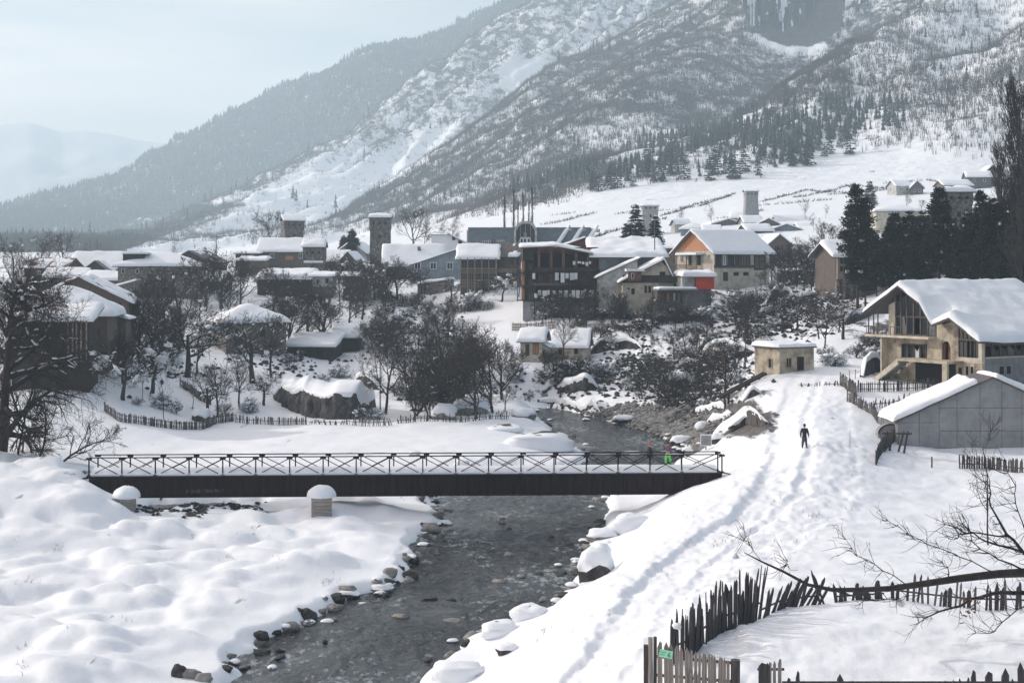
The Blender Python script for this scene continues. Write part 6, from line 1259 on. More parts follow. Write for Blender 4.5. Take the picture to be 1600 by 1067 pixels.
# ================================================================== the bough reaching in from the right
rg = random.Random(8); D = 47.0; px = lambda u, v, dd=0: Vector(P(u, v, D+dd)); o = px(1700, 980); t = empty('leaning_tree', o, 0, 'dark leafless tree bent across the right foreground, bough reaching far left over the fence', 'tree')
def chain(pts, r0, r1, n=5): return [(*pts[i], *pts[i+1], r0+(r1-r0)*i/(len(pts)-1), r0+(r1-r0)*(i+1)/(len(pts)-1)) for i in range(len(pts)-1)]
def rel(l): return [px(*q)-o for q in l]
V, Fq = tubes(chain(rel([(1760,1110),(1735,1020),(1700,950),(1650,905)]), .34, .2), 8); obj('trunk', mesh('trunk', V, Fq, True), M['bark'], t)
bough = rel([(1660,905),(1600,894),(1560,896),(1500,903),(1440,912),(1390,919),(1340,921),(1300,921),(1262,913),(1225,893),(1190,877),(1163,863)]); V, Fq = tubes(chain(bough, .17, .014), 7); obj('bough', mesh('bough', V, Fq, True), M['bark'], t)
subs = []
for ch, r0 in (([(1650,905,1),(1600,925,1),(1550,928,1),(1500,945,1),(1455,962,1),(1420,975,1)], .10), ([(1680,940,2),(1600,865),(1575,835),(1545,790),(1547,760),(1541,735)], .07), ([(1640,880),(1600,862),(1540,845),(1510,833),(1462,817)], .055), ([(1578,838),(1520,832),(1500,836),(1478,842)], .03),
               ([(1620,900),(1560,872),(1520,845),(1500,800)], .035), ([(1560,896),(1500,870),(1450,850),(1420,835),(1370,800)], .02), ([(1420,916),(1380,890),(1340,870),(1310,830)], .018), ([(1300,921),(1350,938),(1400,935),(1450,925)], .02), ([(1660,930,1),(1590,950,1),(1555,985,1),(1510,990,1)], .03), ([(1640,890),(1590,800),(1585,760),(1560,700)], .03), ([(1485,905),(1478,888),(1468,878)], .025),([(1190,877),(1170,850),(1166,835)], .008),([(1235,897),(1230,880),(1228,874)],.006)):
    pts = rel(ch); q = [pts[0]]
    for a, b_ in zip(pts[:-1], pts[1:]):
        for i in range(1, 4): q.append(a.lerp(b_, i/3)+Vector((rg.gauss(0,.03), rg.gauss(0,.06), rg.gauss(0,.03))))
    subs += chain(q, r0, .006)
    for j in range(2, len(q)-1):
        for m_ in range(3):
            d = Vector((-abs(rg.gauss(.6,.5)), rg.gauss(0,.4), rg.gauss(.12,.5))).normalized(); p = q[j].copy(); L_ = rg.uniform(.3, 1.1); l_ = [p]
            for i in range(4): d = (d+Vector((rg.gauss(0,.25), rg.gauss(0,.2), rg.gauss(0.03,.25)))).normalized(); p = p+d*L_/4; l_.append(p)
            subs += chain(l_, .011, .004)
            if rg.random() < .5: e = l_[2]; l2 = [e, e+Vector((rg.gauss(-.15,.1), 0, rg.gauss(.1,.12))), e+Vector((rg.gauss(-.3,.12), 0, rg.gauss(.2,.15)))]; subs += chain(l2, .007, .004)
V, Fq = tubes(subs, 4); obj('twigs', mesh('twigs', V, Fq), M['twig'], t)
M['leaf'] = material('dead_leaf', (.12,.055,.03), .9, (.2,.09,.05), 8)
g = G(); random.seed(6)
for i in range(26): c = px(random.gauss(1516, 9), random.gauss(948, 14), random.uniform(0, .4))-o; a = Vector((random.gauss(0,.05), random.gauss(0,.04), random.gauss(0,.05))); b_ = Vector((random.gauss(0,.05), random.gauss(0,.04), random.gauss(0,.05))); g.add([c-a, c-b_, c+a, c+b_], [(0,1,2,3)])
q = g.build('dead_leaves', M['leaf'], t); q['kind'] = 'stuff'
T_, B_ = grow(606, h=5.5, kids=(6,4,3), spread=(35,32,35), trunk=1.0, r=.05, up=.6, shrink=(.42,.5,.5), start=.2, minr=.008); S_ = np.array(T_+B_); V, Fq = tubes(S_[:,:8], 4)
bp = at(1544, 74); q = obj('bare_sapling', mesh('bare_sapling', V, Fq), M['twig'], None, bp); tag(q, 'bare reddish sapling standing before the grey shed wall at right', 'tree')
# ================================================================== conifers
def conifer(key, seed, h, wdt, whorls, per, dens, shape='spruce', snow=.12, bare=.1, npl=.34):
    rg = random.Random(seed); g = []; br = []; sn = G(); random.seed(seed)
    for w_ in range(whorls):
        f = bare+(1-bare)*(w_+rg.random()*.6)/whorls; z = h*f
        L0 = wdt*((1-f)**.8 if shape == 'spruce' else (1-f*f)**.7*(.55+.45*math.sin(min(1, (f-bare)*3)*math.pi/2)))+.25
        for k_ in range(per):
            a = rg.random()*6.283; L_ = L0*(.55+.6*rg.random()); p = Vector((0,0,z)); d = Vector((math.cos(a), math.sin(a), .15 if shape == 'spruce' else .3)); q = p.copy(); n = 4
            for i in range(n): d.z -= .12 if shape == 'spruce' else .02; q2 = q+d.normalized()*L_/n; br.append((*q, *q2, .05*(1-i/n)+.015, .05*(1-(i+1)/n)+.012)); 
            for i in range(int(dens*L_)):
                s = (.2+.8*rg.random()**.7); c = Vector((math.cos(a)*L_*s, math.sin(a)*L_*s, z+.15*L_*s-(.28 if shape == 'spruce' else .02)*L_*s*s))
                c += Vector((rg.gauss(0,1), rg.gauss(0,1), rg.gauss(0,.5 if shape == 'spruce' else .9)))*(.12+.16*L_*(.4 if shape == 'spruce' else .55)*(1-.4*s)); e = Vector((math.cos(a+rg.gauss(0,.7)), math.sin(a+rg.gauss(0,.7)), rg.gauss(-.15 if shape == 'spruce' else .1,.35)))*npl*(.6+.8*rg.random()); sd_ = e.cross(Vector((rg.gauss(0,.6), rg.gauss(0,.6), 1))).normalized()*npl*.32
                g.append((c-e*.4-sd_*.6, c-e*.2+sd_, c+e, c+e*.2-sd_))
            if rg.random() < snow: s = .35+.6*rg.random(); sn.blob((math.cos(a)*L_*s, math.sin(a)*L_*s, z+.15*L_*s-.2*L_*s*s+.18), (.2+.3*rg.random(), .2+.25*rg.random(), .13+.1*rg.random()), ns=6, nr=4, lump=.25)
    V = np.array([tuple(p) for q in g for p in q]); Fq = np.arange(len(V)).reshape(-1, 4); mc = mesh('crown', V, Fq); mc.materials.append(M['needle'])
    tr = [(0,0,-.5,0,0,h*.5,.2*h/12,.12*h/12),(0,0,h*.5,0,0,h,.12*h/12,.02)]; V, Fq = tubes(np.array(tr), 7); mt = mesh('trunk', V, Fq, True); mt.materials.append(M['bark'])
    ms = None
    if sn.v: ms = mesh('branch_snow', sn.v, sn.f, True); ms.materials.append(M['snow'])
    PROTO[key] = (mt, mc, ms, h)
conifer('spruce', 1, 14, 2.9, 28, 9, 34, snow=.07, bare=.06, npl=.3); conifer('spruce2', 2, 12, 3.1, 26, 9, 34, snow=.13, bare=.05, npl=.3)
conifer('pine', 3, 14, 2.9, 20, 9, 52, 'pine', .07, .22, .3); conifer('pine2', 4, 13, 3.3, 17, 11, 48, 'pine', .09, .2, .32)
CN = [('spruce2',993,388,70,300,'dark snow-dotted spruce behind the timber hotel, broad left one'),('spruce2',1024,388,52,302,'dark spruce right beside the broad one behind the timber hotel'),('spruce2',978,388,40,305,'small spruce at the left skirt of the broad spruce'),('pine2',550,386,28,372,'hazy pine left of the slender tower'),('pine2',537,388,20,375,'small hazy pine beyond the white gabled house'),
 ('pine',1340,492,205,212,'tallest pine, standing free with layered crown left of the pine group'),('pine2',1352,480,130,218,'bushy dark pine at the foot of the tallest pine'),('pine',1385,470,110,220,'dark pine just right of the tallest pine'),('pine',1398,462,130,215,'slim dark pine behind the derelict house, left'),('spruce',1390,440,100,235,'thin-topped spruce rising above the pine group, left'),
 ('pine2',1420,455,125,222,'dense pine above the derelict house ridge, left'),('pine2',1442,452,122,216,'dense pine above the derelict house ridge, centre left'),('pine',1468,450,158,212,'tall pine covering the left edge of the right tower'),('pine2',1490,450,100,210,'dense pine below the right tower'),('pine2',1512,450,118,206,'dense pine below the right tower, right'),
 ('pine',1534,452,155,208,'tall pine at the right edge of the right tower'),('pine2',1552,450,140,204,'dense pine before the bare poplars, left'),('pine2',1580,450,120,202,'dense pine before the bare poplars, right'),('pine2',1605,452,150,200,'pine cut by the right frame edge'),('pine2',1370,455,85,228,'low dark pine between tall pine and group'),('spruce2',1359,330,48,430,'hazy spruce above the tallest pine, far village')]
for k_, u, v, hp, D, lb in CN: plant(k_, u, v, hp, lb, 'dark conifers in the village', name='conifer', D=D, wide=.8 if D < 250 else 1.0)
# hazy conifers at the foot of the mountain, individuals
random.seed(55); conifer('fir', 9, 12, 2.6, 12, 5, 7, snow=0, bare=.03, npl=.8)
n = 0
while n < 44:
    u = 840+490*random.random()**.6; v = np.interp(u, [840,950,1075,1194,1330], [325,296,288,276,244])-abs(random.gauss(4, 12)); i = int(round((u-mu[0])/(mu[1]-mu[0]))); ok = np.where(MVV[i] <= v)[0]
    if not len(ok): continue
    D = md[ok[0]]; b = Vector((wx(u, D), D, MV[i, ok[0], 2])); mt, mc, ms, zt = PROTO['fir']; s = random.uniform(7, 15)/zt
    t = empty('conifer', b, random.uniform(0, 6), 'hazy blue conifer at the foot of the mountain wood', 'tree', 'hazy conifers at the foot of the mountain'); t.scale = (s*1.2, s*1.2, s); obj('trunk', mt, None, t); obj('crown', mc, None, t); n += 1; HZ = globals().setdefault('HZ', []); HZ.append(t)
relabel([(o, *uv_of(o)) for o in HZ], 'hazy blue conifer')
# ================================================================== mountain woods
def scatter(N, u0, u1, d0, d1, want_con, seed):
    rg = np.random.default_rng(seed); u = rg.uniform(u0, u1, N); D = np.exp(rg.uniform(math.log(d0), math.log(d1), N))
    i = np.clip((u-mu[0])/(mu[1]-mu[0]), 0, len(mu)-1.001); j = np.clip(np.log(D/650)/math.log(float(squash(4300))/650)*(len(md)-1), 0, len(md)-1.001); a = i.astype(int); b = j.astype(int); fa = i-a; fb = j-b
    def bl(A): return (A[a,b]*(1-fa)+A[a+1,b]*fa)*(1-fb)+(A[a,b+1]*(1-fa)+A[a+1,b+1]*fa)*fb
    z = bl(MV[...,2]); dens = bl(fo); cc = bl(con); v = V0+(H-z)*F/D
    cl_ = (bl(cliff) > .3); p = dens*(cc if want_con else (1-cc)); keep = (rg.random(N) < p) & (v > -40) & ~cl_
    return np.stack([wx(u, D), D, z], 1)[keep], D[keep]
def needles(P_, hmin, hmax, seed, far):
    rg = np.random.default_rng(seed); n = len(P_); h = rg.uniform(hmin, hmax, n)*np.where(far > 1600, 1.15, .62); tiers = 3; V = []; Fq = []
    for t_ in range(tiers):
        z0 = h*(.05+.3*t_); z1 = h*(.5+.26*t_); r = h*(.2-.055*t_)
        a0 = rg.uniform(0, 6.28, n); ring = [np.stack([P_[:,0]+r*np.cos(a0+k_*2*np.pi/4)*rg.uniform(.7,1.3,n), P_[:,1]+r*np.sin(a0+k_*2*np.pi/4)*rg.uniform(.7,1.3,n), P_[:,2]+z0], 1) for k_ in range(4)]
        top = np.stack([P_[:,0], P_[:,1], P_[:,2]+z1], 1); V.append(np.stack(ring+[top], 1))
    V = np.stack(V, 1).reshape(-1, 3); base = np.arange(n*tiers)[:,None]*5; T_ = np.stack([np.concatenate([base+k_, base+(k_+1) % 4, base+4], 1) for k_ in range(4)], 1).reshape(-1, 3); return V, T_
def tufts(P_, hmin, hmax, seed, far, k_=6):
    rg = np.random.default_rng(seed); n = len(P_); h = rg.uniform(hmin, hmax, n); sc = np.clip(far/1400, .6, 1.7); V = np.zeros((n, k_, 3, 3))
    for i in range(k_):
        a = rg.uniform(0, 6.28, n); lean = rg.uniform(0, .30, n)*h; w_ = .45*sc*rg.uniform(.5, 1.2, n); hh = h*rg.uniform(.55, 1, n); ox = rg.normal(0, 1.3, n)*sc; oy = rg.normal(0, 1.3, n)*sc
        bx = P_[:,0]+ox; by = P_[:,1]+oy
        V[:,i,0] = np.stack([bx-w_*.4, by, P_[:,2]], 1); V[:,i,1] = np.stack([bx+w_*.4, by, P_[:,2]], 1); V[:,i,2] = np.stack([bx+lean*np.cos(a), by+lean*np.sin(a), P_[:,2]+hh], 1)
    return V.reshape(-1, 3), np.arange(n*k_*3).reshape(-1, 3)
M['mneedle'] = material('mountain_conifer', (.014,.024,.024), .95, (.04,.05,.045), .05); M['mbrush'] = material('mountain_brushwood', (.075,.062,.058), .95, (.15,.12,.11), .03)
P1, D1 = scatter(190000, -30, 1650, float(squash(2700)), float(squash(3900)), True, 1); P2, D2 = scatter(60000, -30, 1650, 655, float(squash(2650)), True, 2)
P1 = P1[:30000]; D1 = D1[:30000]; pk = (fbm(P2[:,0]/38, P2[:,1]/55, 3, 777) > -.02) | (rng.random(len(P2)) < .12); P2 = P2[pk][:2000]; D2 = D2[pk][:2000]
V, T_ = needles(np.concatenate([P1, P2]), 8, 17, 3, np.concatenate([D1, D2])); tag(obj('mountain_conifer_wood', mesh('mountain_conifer_wood', V, T_), M['mneedle']), 'dark conifer wood covering the ridge and the foot of the mountain', 'wood', kind='stuff')
P3, D3 = scatter(470000, -30, 1650, 655, float(squash(3300)), False, 4); P3 = P3[:190000]; D3 = D3[:190000]
V, T_ = tufts(P3, 3, 8, 5, D3, 5); tag(obj('mountain_brushwood', mesh('mountain_brushwood', V, T_), M['mbrush']), 'bare grey-brown broadleaf wood on the snowy mountain spurs', 'wood', kind='stuff')
# ================================================================== rocks
def rock_mesh(seed, n1=18, n2=11, rough=.3, box=.6):
    th = np.linspace(0, 2*np.pi, n1, endpoint=False); ph = np.linspace(0, np.pi, n2); P_, T_ = np.meshgrid(ph, th, indexing='ij')
    x = np.sin(P_)*np.cos(T_); y = np.sin(P_)*np.sin(T_); z = np.cos(P_); q = (np.abs(x)**3+np.abs(y)**3+np.abs(z)**3)**(-1/3)*box+(1-box)
    nz_ = 1+rough*(fbm(x*1.4+seed*3.1, y*1.4+z*1.7, 3, seed)); r = q*nz_; x, y, z = x*r, y*r, z*r; V = np.stack([x, y, z], -1).reshape(-1, 3); Fq = []
    for i in range(n2-1):
        for j in range(n1): Fq.append((i*n1+j, (i+1)*n1+j, (i+1)*n1+(j+1) % n1, i*n1+(j+1) % n1))
    return V, np.array(Fq)
def boulder(label, u, v, wpx, hpx, snow=.4, mat='rock', group=None, seed=None, D=None, deep=.8, name='boulder', cat='rock', yaw=0, z=None, over=1.0, cover=.16):
    """u,v: middle of the foot; snow = thickness of the cap relative to the height"""
    seed = seed or int(u*7+v) % 997; b = hit(u, v) if D is None else at(u, D); 
    if z is not None: b.z = z
    k = b.y/F; rx = wpx*k/2; rz_ = hpx*k/2*1.3; ry = rx*deep; V, Fq = rock_mesh(seed); t = empty(name, b, R(yaw), label, cat, group)
    W_ = V*np.array([rx, ry, rz_]); W_[:,2] += rz_*.3; r = obj('rock_body', mesh('rock_body', W_, Fq, snow > .3), M[mat], t)
    if snow:
        S_ = V.copy(); up = np.clip(S_[:,2], cover+.26*fbm(S_[:,0]*2+seed, S_[:,1]*2, 2, seed+9), 1) if cover > 0 else S_[:,2]*(1+.12*fbm(S_[:,0]*2+seed, S_[:,1]*2, 2, seed+9)); rr = np.hypot(S_[:,0], S_[:,1])+1e-6; S_[:,2] = up; k2 = (1.04 if cover > 0 else 1.16)*over; W2 = S_*np.array([rx*k2, ry*k2, rz_]); top = np.clip((S_[:,2]-cover)/.5, 0, 1); th_ = snow*hpx*k*.55
        W2[:,2] += rz_*(.3 if cover > 0 else .12)+th_*np.sqrt(top)*(.75+.35*fbm(S_[:,0]*1.5+seed, S_[:,1]*1.5, 2, seed+1)); dr = rz_*(.35*fbm(S_[:,0]*3, S_[:,1]*3, 2, seed+4)-.05); W2[:,2] += 0
        obj('snow_cap', mesh('snow_cap', W2, Fq, True), M['snow'], t)
    return t
M['rocklight'] = material('pale_boulder', (.16,.155,.15), .85, (.36,.34,.31), 1.2, .05, 5)
gB = 'boulders along the river'
for a in [
 ('large grey boulder lying bare in the river near the right bank',707,990,62,25,0,'stone'),('small round boulder with snow cap alone in the river at left',568,964,32,20,.5,'rock'),
 ('grey boulder with wet dark side at the left water edge under the bank',666,897,30,22,0,'stone'),('small bare stone in mid river below the bridge',761,843,24,9,0,'rocklight'),('small round stone with snow cap at the left edge under the bridge',697,831,16,10,.6,'stone'),
 ('flat bare stone at the left edge below the bridge',672,836,32,14,0,'stone'),('dark bare stone at the left water edge',640,906,26,14,0,'rock'),('pale angular stone at the left water edge under thick snow',610,902,22,14,0,'rocklight'),
 ('low flat stone at the left edge midway down',596,930,38,12,.1,'stone'),('long flat stone under snow lip at the left edge',545,934,34,10,.2,'rock'),('dark stone at the left edge beside the shallow rapid',482,978,30,22,0,'rock'),('brown stone pair-mate at the bottom left bank',452,988,28,14,0,'stone'),
 ('pale wet stone at the lower left water edge',378,1046,26,14,0,'rocklight'),('reddish stone at the bottom edge of the left bank',300,1060,30,14,0,'stone'),('dark blocky stone at the bottom edge of the left bank',280,1056,24,20,0,'rock'),('grey stone at the bottom edge right of the dark blocky one',318,1062,26,14,0,'rocklight'),
 ('dark stone in the shallows at left, half under water',408,998,24,14,0,'rock'),('little brown rock in the water near the right bank',875,886,22,14,0,'rocklight'),('two-toned stone at right water edge below the snowy crag',912,862,20,12,0,'stone'),
 ('great dark boulder on the right bank crowned by a steep snow cap',930,902,56,50,.45,'rock',.1),('rounded snow dome over a boulder on the right bank below the bridge',988,828,58,28,.4,'rocklight',-.35),('pale stone jutting from under the snow dome toward the water',940,842,46,18,.1,'rocklight'),
 ('snow-topped tan boulder low on the right bank, upper of three',828,966,50,20,.4,'rocklight',-.1),('snow cushion boulder low on the right bank, middle of three',782,990,54,22,.4,'rock',-.25),('snow-covered boulder at the bottom of the right bank, lowest of three',716,1056,74,24,.4,'rock',-.2),
 ('dark stone showing through the right bank snow',792,1020,34,14,.3,'rock'),('small brown stone in the snow above the lowest boulders',822,950,20,8,.3,'stone'),
 ('wide snow-domed boulder on the field beyond the bridge',838,700,92,26,.3,'rock',-.45),('flat snow-domed boulder left on the field beyond the bridge',790,672,50,9,.3,'rock',-.4),('brown stone peeking above the bridge rail, centre',648,712,18,8,.2,'rocklight'),('stone behind the bridge rail left of the snow dome',722,735,26,14,.4,'rock'),
 ('dark bare stone at the right foot of the wide snow dome',856,706,13,13,0,'rock'),
 ('long snow-topped boulder in the river above the bridge',977,663,34,10,.55,'rock'),('snow-topped boulder at the far bend of the river',820,652,42,13,.5,'stone'),('pale boulder with snow beside the thicket at the river bend',735,647,60,26,.45,'rocklight'),('grey snow-capped boulder left of the pale one at the bend',695,655,36,24,.5,'stone'),
 ('dark low boulder in the snow right of the big crag',651,642,20,12,.2,'rock'),('dark stone heap by the curved board fence',315,658,28,20,.5,'rock'),
 ('flat snow-plated slab by the right bank above the bridge',1066,694,36,12,.7,'rock'),('tan boulder beside the white box on the right bank',1090,706,24,14,0,'rocklight'),('pair of tan stones at the water edge right of the bridge walkers',1078,708,22,12,.2,'rocklight'),('round boulder with snow at the right bridge end, upstream',1122,690,26,12,.6,'rock'),
 ('dark rock under the tree above the stony bank',1060,600,40,18,.4,'rock'),
 ('blocky brown rock at the foot of the earth bank',1098,676,22,16,.3,'rocklight')]:
    boulder(a[0], *a[1:7], group=gB, cover=a[7] if len(a) > 7 else .16)
# stones one can pick out along both water edges
def edge_pts(u0, u1): return None
rg = random.Random(4); cnt = 0; tries = 0
RIVP = RIV+RIV[:1]
SM = []
for i in range(8):
    V, Fq = rock_mesh(60+i, 8, 5, .75, .35); m = mesh('stone', V, Fq, False); m.materials.append(M[['stone','rock','rock','stone','rocklight','rock','stone','rock'][i]]); SM.append(m)
CM = []
for i in range(4):
    V, Fq = rock_mesh(80+i, 10, 6, .15, .2); V[:,2] = np.clip(V[:,2], -.1, 1); m = mesh('snow_cap', V, Fq, True); m.materials.append(M['snow']); CM.append(m)
while cnt < 190 and tries < 20000:
    tries += 1; i = rg.randrange(3, len(RIV)-3); a, b = RIV[i], RIV[i+1]; f = rg.random(); x = a[0]+(b[0]-a[0])*f+rg.gauss(0,.7); y = a[1]+(b[1]-a[1])*f+rg.gauss(0,.7); u = 800+x/y*F
    if not (250 < u < 1100) or y > 200 or y < 64: continue
    z = ground_z(x, y)
    if z > .5 or z < -.69 and rg.random() < .6: continue
    r = rg.uniform(.16, .42)*(1.3 if y > 120 else 1); o = obj('river_stone', SM[cnt % 8], None, None, (x, y, max(z, -.1)+r*.12)); o.scale = (r*rg.uniform(.9,1.6), r, r*rg.uniform(.45,.8)); o.rotation_euler = (0, 0, rg.uniform(0, 6))
    tag(o, 'wet grey stone at the water edge below the snow bank', 'stone', 'stones along the water edge')
    if rg.random() < .25: c = obj('snow_cap', CM[cnt % 4], None, o, (0, 0, .55)); c.scale = (1.02, 1.02, .75)
    cnt += 1; STONES = globals().setdefault('STONES', []); STONES.append(o)
relabel([(o, *uv_of(o)) for o in STONES], 'wet grey stone')
for i in range(24):                                        # stones breaking the surface in mid stream
    for _ in range(60):
        v = rg.uniform(800, 1060); u = rg.uniform(400, 930); D_ = H*F/(v-V0); x, y = wx(u, D_), D_
        if ground_z(x, y) < -.5: break
    r = rg.uniform(.14, .34); o = obj('river_stone', SM[i % 8], None, None, (x, y, .02)); o.scale = (r*rg.uniform(1,1.7), r, r*rg.uniform(.4,.7)); o.rotation_euler = (0, 0, rg.uniform(0, 6)); tag(o, 'dark stone breaking the water', 'stone', 'stones in mid stream'); MS = globals().setdefault('MIDS', []); MS.append(o)
relabel([(o, *uv_of(o)) for o in MIDS], 'dark midstream stone')
# rubble: cobbles of the shore and stones showing through the snow
def rubble(name, label, N, fn, seed, mat='stone', r0=.08, r1=.3, flat=.65):
    rg = np.random.default_rng(seed); ic = [(0,0,1),(.9,0,.2),(.28,.86,.2),(-.73,.53,.2),(-.73,-.53,.2),(.28,-.86,.2),(0,0,-.6)]; tri = [(0,1,2),(0,2,3),(0,3,4),(0,4,5),(0,5,1),(6,2,1),(6,3,2),(6,4,3),(6,5,4),(6,1,5)]
    u, v = fn(rg, N); V = []; 
    for a, b in zip(u, v):
        p = hit(a, b); V.append((p.x+rg.normal(0,.4), p.y+rg.normal(0,.8), p.y))
    V = np.array(V); z = np.array([ground_z(x, y) for x, y, _ in V]); n = len(V); r = rg.uniform(r0, r1, n)**1.0; base = np.array(ic)[None]*(1+rg.uniform(-.3, .3, (n, 7, 1))); a = rg.uniform(0, 6.28, n); c, s = np.cos(a)[:,None], np.sin(a)[:,None]
    sx = rg.uniform(.9, 1.7, n)[:,None]; X_ = base[...,0]*sx; Y_ = base[...,1]; W_ = np.stack([(X_*c-Y_*s)*r[:,None]+V[:,0:1], (X_*s+Y_*c)*r[:,None]+V[:,1:2], base[...,2]*r[:,None]*flat+z[:,None]+r[:,None]*.1], -1)
    T_ = (np.arange(n)*7)[:,None,None]+np.array(tri)[None]; o = obj(name, mesh(name, W_.reshape(-1,3), T_.reshape(-1,3)), M[mat]); tag(o, label, 'stones', kind='stuff')
def box_uv(boxes):
    def f(rg, N):
        w_ = np.array([b[4] for b in boxes], float); k_ = rg.choice(len(boxes), N, p=w_/w_.sum()); B = np.array([b[:4] for b in boxes], float)[k_]; return B[:,0]+B[:,2]*rg.normal(0, .5, N), B[:,1]+B[:,3]*rg.normal(0, .5, N)
    return f
rubble('shore_cobbles', 'grey cobbles covering the far right river shore', 3600, box_uv([(1040,668,45,12,3),(1075,682,30,12,2),(1010,655,40,6,2),(1000,640,50,8,1),(950,652,40,3,1),(1100,668,24,12,1),(1060,650,30,8,1.5),(1120,650,20,8,.8)]), 1, 'stone', .12, .42)
rubble('hillside_stones', 'dark stones and clods showing through the snow of the slopes', 4200, box_uv([(1070,620,60,30,2),(1120,560,70,40,2),(1180,500,60,30,1.5),(980,580,80,40,1.6),(1240,500,60,40,1),(1370,545,26,12,1),(900,600,60,20,1),(700,620,80,20,.6),(450,560,90,40,.8),(250,560,80,50,.6),(620,500,80,50,.8),(1300,480,60,30,.8),(1030,500,60,10,.6)]), 2, 'rock', .10, .45, .9)
rubble('bank_stones', 'wet stones at the water line of the side channel', 260, box_uv([(240,799,20,3,1),(300,795,30,3,1),(380,792,30,3,1)]), 3, 'rock', .08, .25)
# scarps: steep ragged faces of earth, rock and old walls with snow lying on top
def scarp(name, label, pts, hpx, mat='earth', snow=.35, seed=1, rough=.5, cat='bank', lean=.35, top=1.4, rise=0, down=-.9):
    P_ = [hit(u, v) for u, v in pts]; o = P_[0].copy(); hs = hpx if isinstance(hpx, (list, tuple)) else [hpx]*len(pts); rows = []; sn = []
    tot = sum((b-a).length for a, b in zip(P_[:-1], P_[1:])); n = max(8, int(tot/.28)); acc = 0; cum = [0]
    for a, b in zip(P_[:-1], P_[1:]): cum.append(cum[-1]+(b-a).length)
    s = np.linspace(0, cum[-1], n); cx = np.interp(s, cum, [p.x for p in P_]); cy = np.interp(s, cum, [p.y for p in P_]); ch = np.interp(s, cum, [h*p.y/F for h, p in zip(hs, P_)])
    env = sstep(-.6, 2.2, np.minimum(s, cum[-1]-s)); ch = ch*env*(1+.5*fbm(s*.22, s*0+seed, 3, seed)); fr = np.linspace(0, 1, 6); V = np.zeros((n, 6+3, 3))
    for j in range(n):
        z = ground_z(cx[j], cy[j])
        for i, f in enumerate(fr):
            d = rough*float(fbm(np.array(s[j]*.8), np.array(f*2.2+seed), 3, seed+2)); V[j, i] = (cx[j]+d*.3, cy[j]+f*ch[j]*lean+d*.7, z-.5+f*(ch[j]+.5))
        V[j, 6] = V[j, 5]+np.array([0, top*.4, .05]); V[j, 7] = V[j, 5]+np.array([0, top, -.1]); V[j, 8] = (V[j,5,0], V[j,5,1]+top*1.5, z-.6)
    t = empty(name, o, 0, label, cat); V -= np.array(o); A_ = V[:, 5].copy(); kw_ = np.hanning(15 if n > 30 else 5)[1:-1]; kw_ /= kw_.sum(); hw = len(kw_)//2
    for c_ in range(3): A_[:, c_] = np.convolve(np.pad(A_[:, c_], hw, mode='edge'), kw_, 'valid')
    g = G(); g.grid(V[::-1]); body = g.build('earth_face' if mat == 'earth' else 'rock_face' if mat != 'stonewall' else 'wall_face', M[mat], t)
    if snow:
        g = G(); W_ = np.zeros((n, 6, 3))
        for j in range(n):
            e = env[j]; th_ = snow*float(.9+.8*fbm(np.array(s[j]*.45), np.array(seed+.5), 2, seed+11))*e; a = A_[j]; dr = .16+.3*abs(float(fbm(np.array(s[j]*.7), np.array(seed+.2), 2, seed+3)))
            W_[j] = [a+(0, -.10, -dr), a+(0, -.16, th_*.4), a+(0, .05, th_), a+(0, top*.5, th_*1.1+rise*.5), a+(0, top*1.0, th_*.6+rise), a+(0, top*1.7, down)]
        g.grid(W_[::-1]); g.build('snow_top', M['snow'], t, True)
    return t
scarp('crag', 'large dark crag with ragged sloping snow roof left of the thicket', [(426,622),(452,642),(480,652),(520,657),(555,656),(580,644)], [26,40,42,38,32,18], 'rock', .38, 21, .8, 'rock', .35, 5.5, 1.1, -2.0)
scarp('rock_ledge', 'dark rock ledge with snow hood on the slope below the cream cottage', [(868,612),(890,618),(915,616),(938,606)], [10,18,20,10], 'rock', .6, 22, .9, 'rock')
scarp('rock_ledge', 'smaller dark ledge just above the far river bend', [(842,612),(858,616),(872,614)], [8,12,8], 'rock', .5, 23, .6, 'rock')
scarp('earth_bank', 'steep eroded dark earth bank under a snow cornice right of the river', [(1118,689),(1140,678),(1165,665),(1190,668),(1206,664)], [5,12,17,18,9], 'earth', .22, 1, .8, top=2.4, rise=.25, down=-.2)
scarp('earth_bank', 'small brown earth scar above the eroded bank', [(1158,632),(1178,622),(1192,614)], [10,18,8], 'earth', .4, 2)
scarp('rock_ledge', 'long dark rock ledge under the tall forked tree', [(1085,646),(1110,645),(1135,646)], 9, 'rock', .4, 3)
scarp('rock_ledge', 'short rock ledge between stony shore and earth bank', [(1105,668),(1125,660),(1145,650)], [8,10,6], 'rock', .4, 4)
scarp('retaining_wall', 'old dark stone retaining wall on the slope below the chalet', [(1095,558),(1120,560),(1150,558),(1182,552)], [16,24,22,12], 'stonewall', .35, 5, .3, 'wall', .12)
scarp('retaining_wall', 'dark ruined wall on the ledge right of the low stone house', [(918,556),(945,550),(975,548),(1005,545)], [20,24,18,10], 'rock', .5, 6, .6, 'wall')
scarp('rock_ledge', 'dark overhang on the slope left of the privy', [(1060,575),(1085,580),(1110,578)], 12, 'rock', .4, 7)
scarp('earth_bank', 'dark bare cutting beneath the pines by the derelict house', [(1312,512),(1340,503),(1365,492)], [8,14,10], 'earth', .4, 8)
scarp('earth_bank', 'dark brushy slope edge in front of the derelict house', [(1348,592),(1368,584),(1390,580)], [14,34,30], 'rock', .3, 9)
scarp('earth_bank', 'dark cutting edge under the wide tree right of the chalet', [(1195,480),(1215,470),(1235,458)], [12,16,8], 'earth', .4, 10)
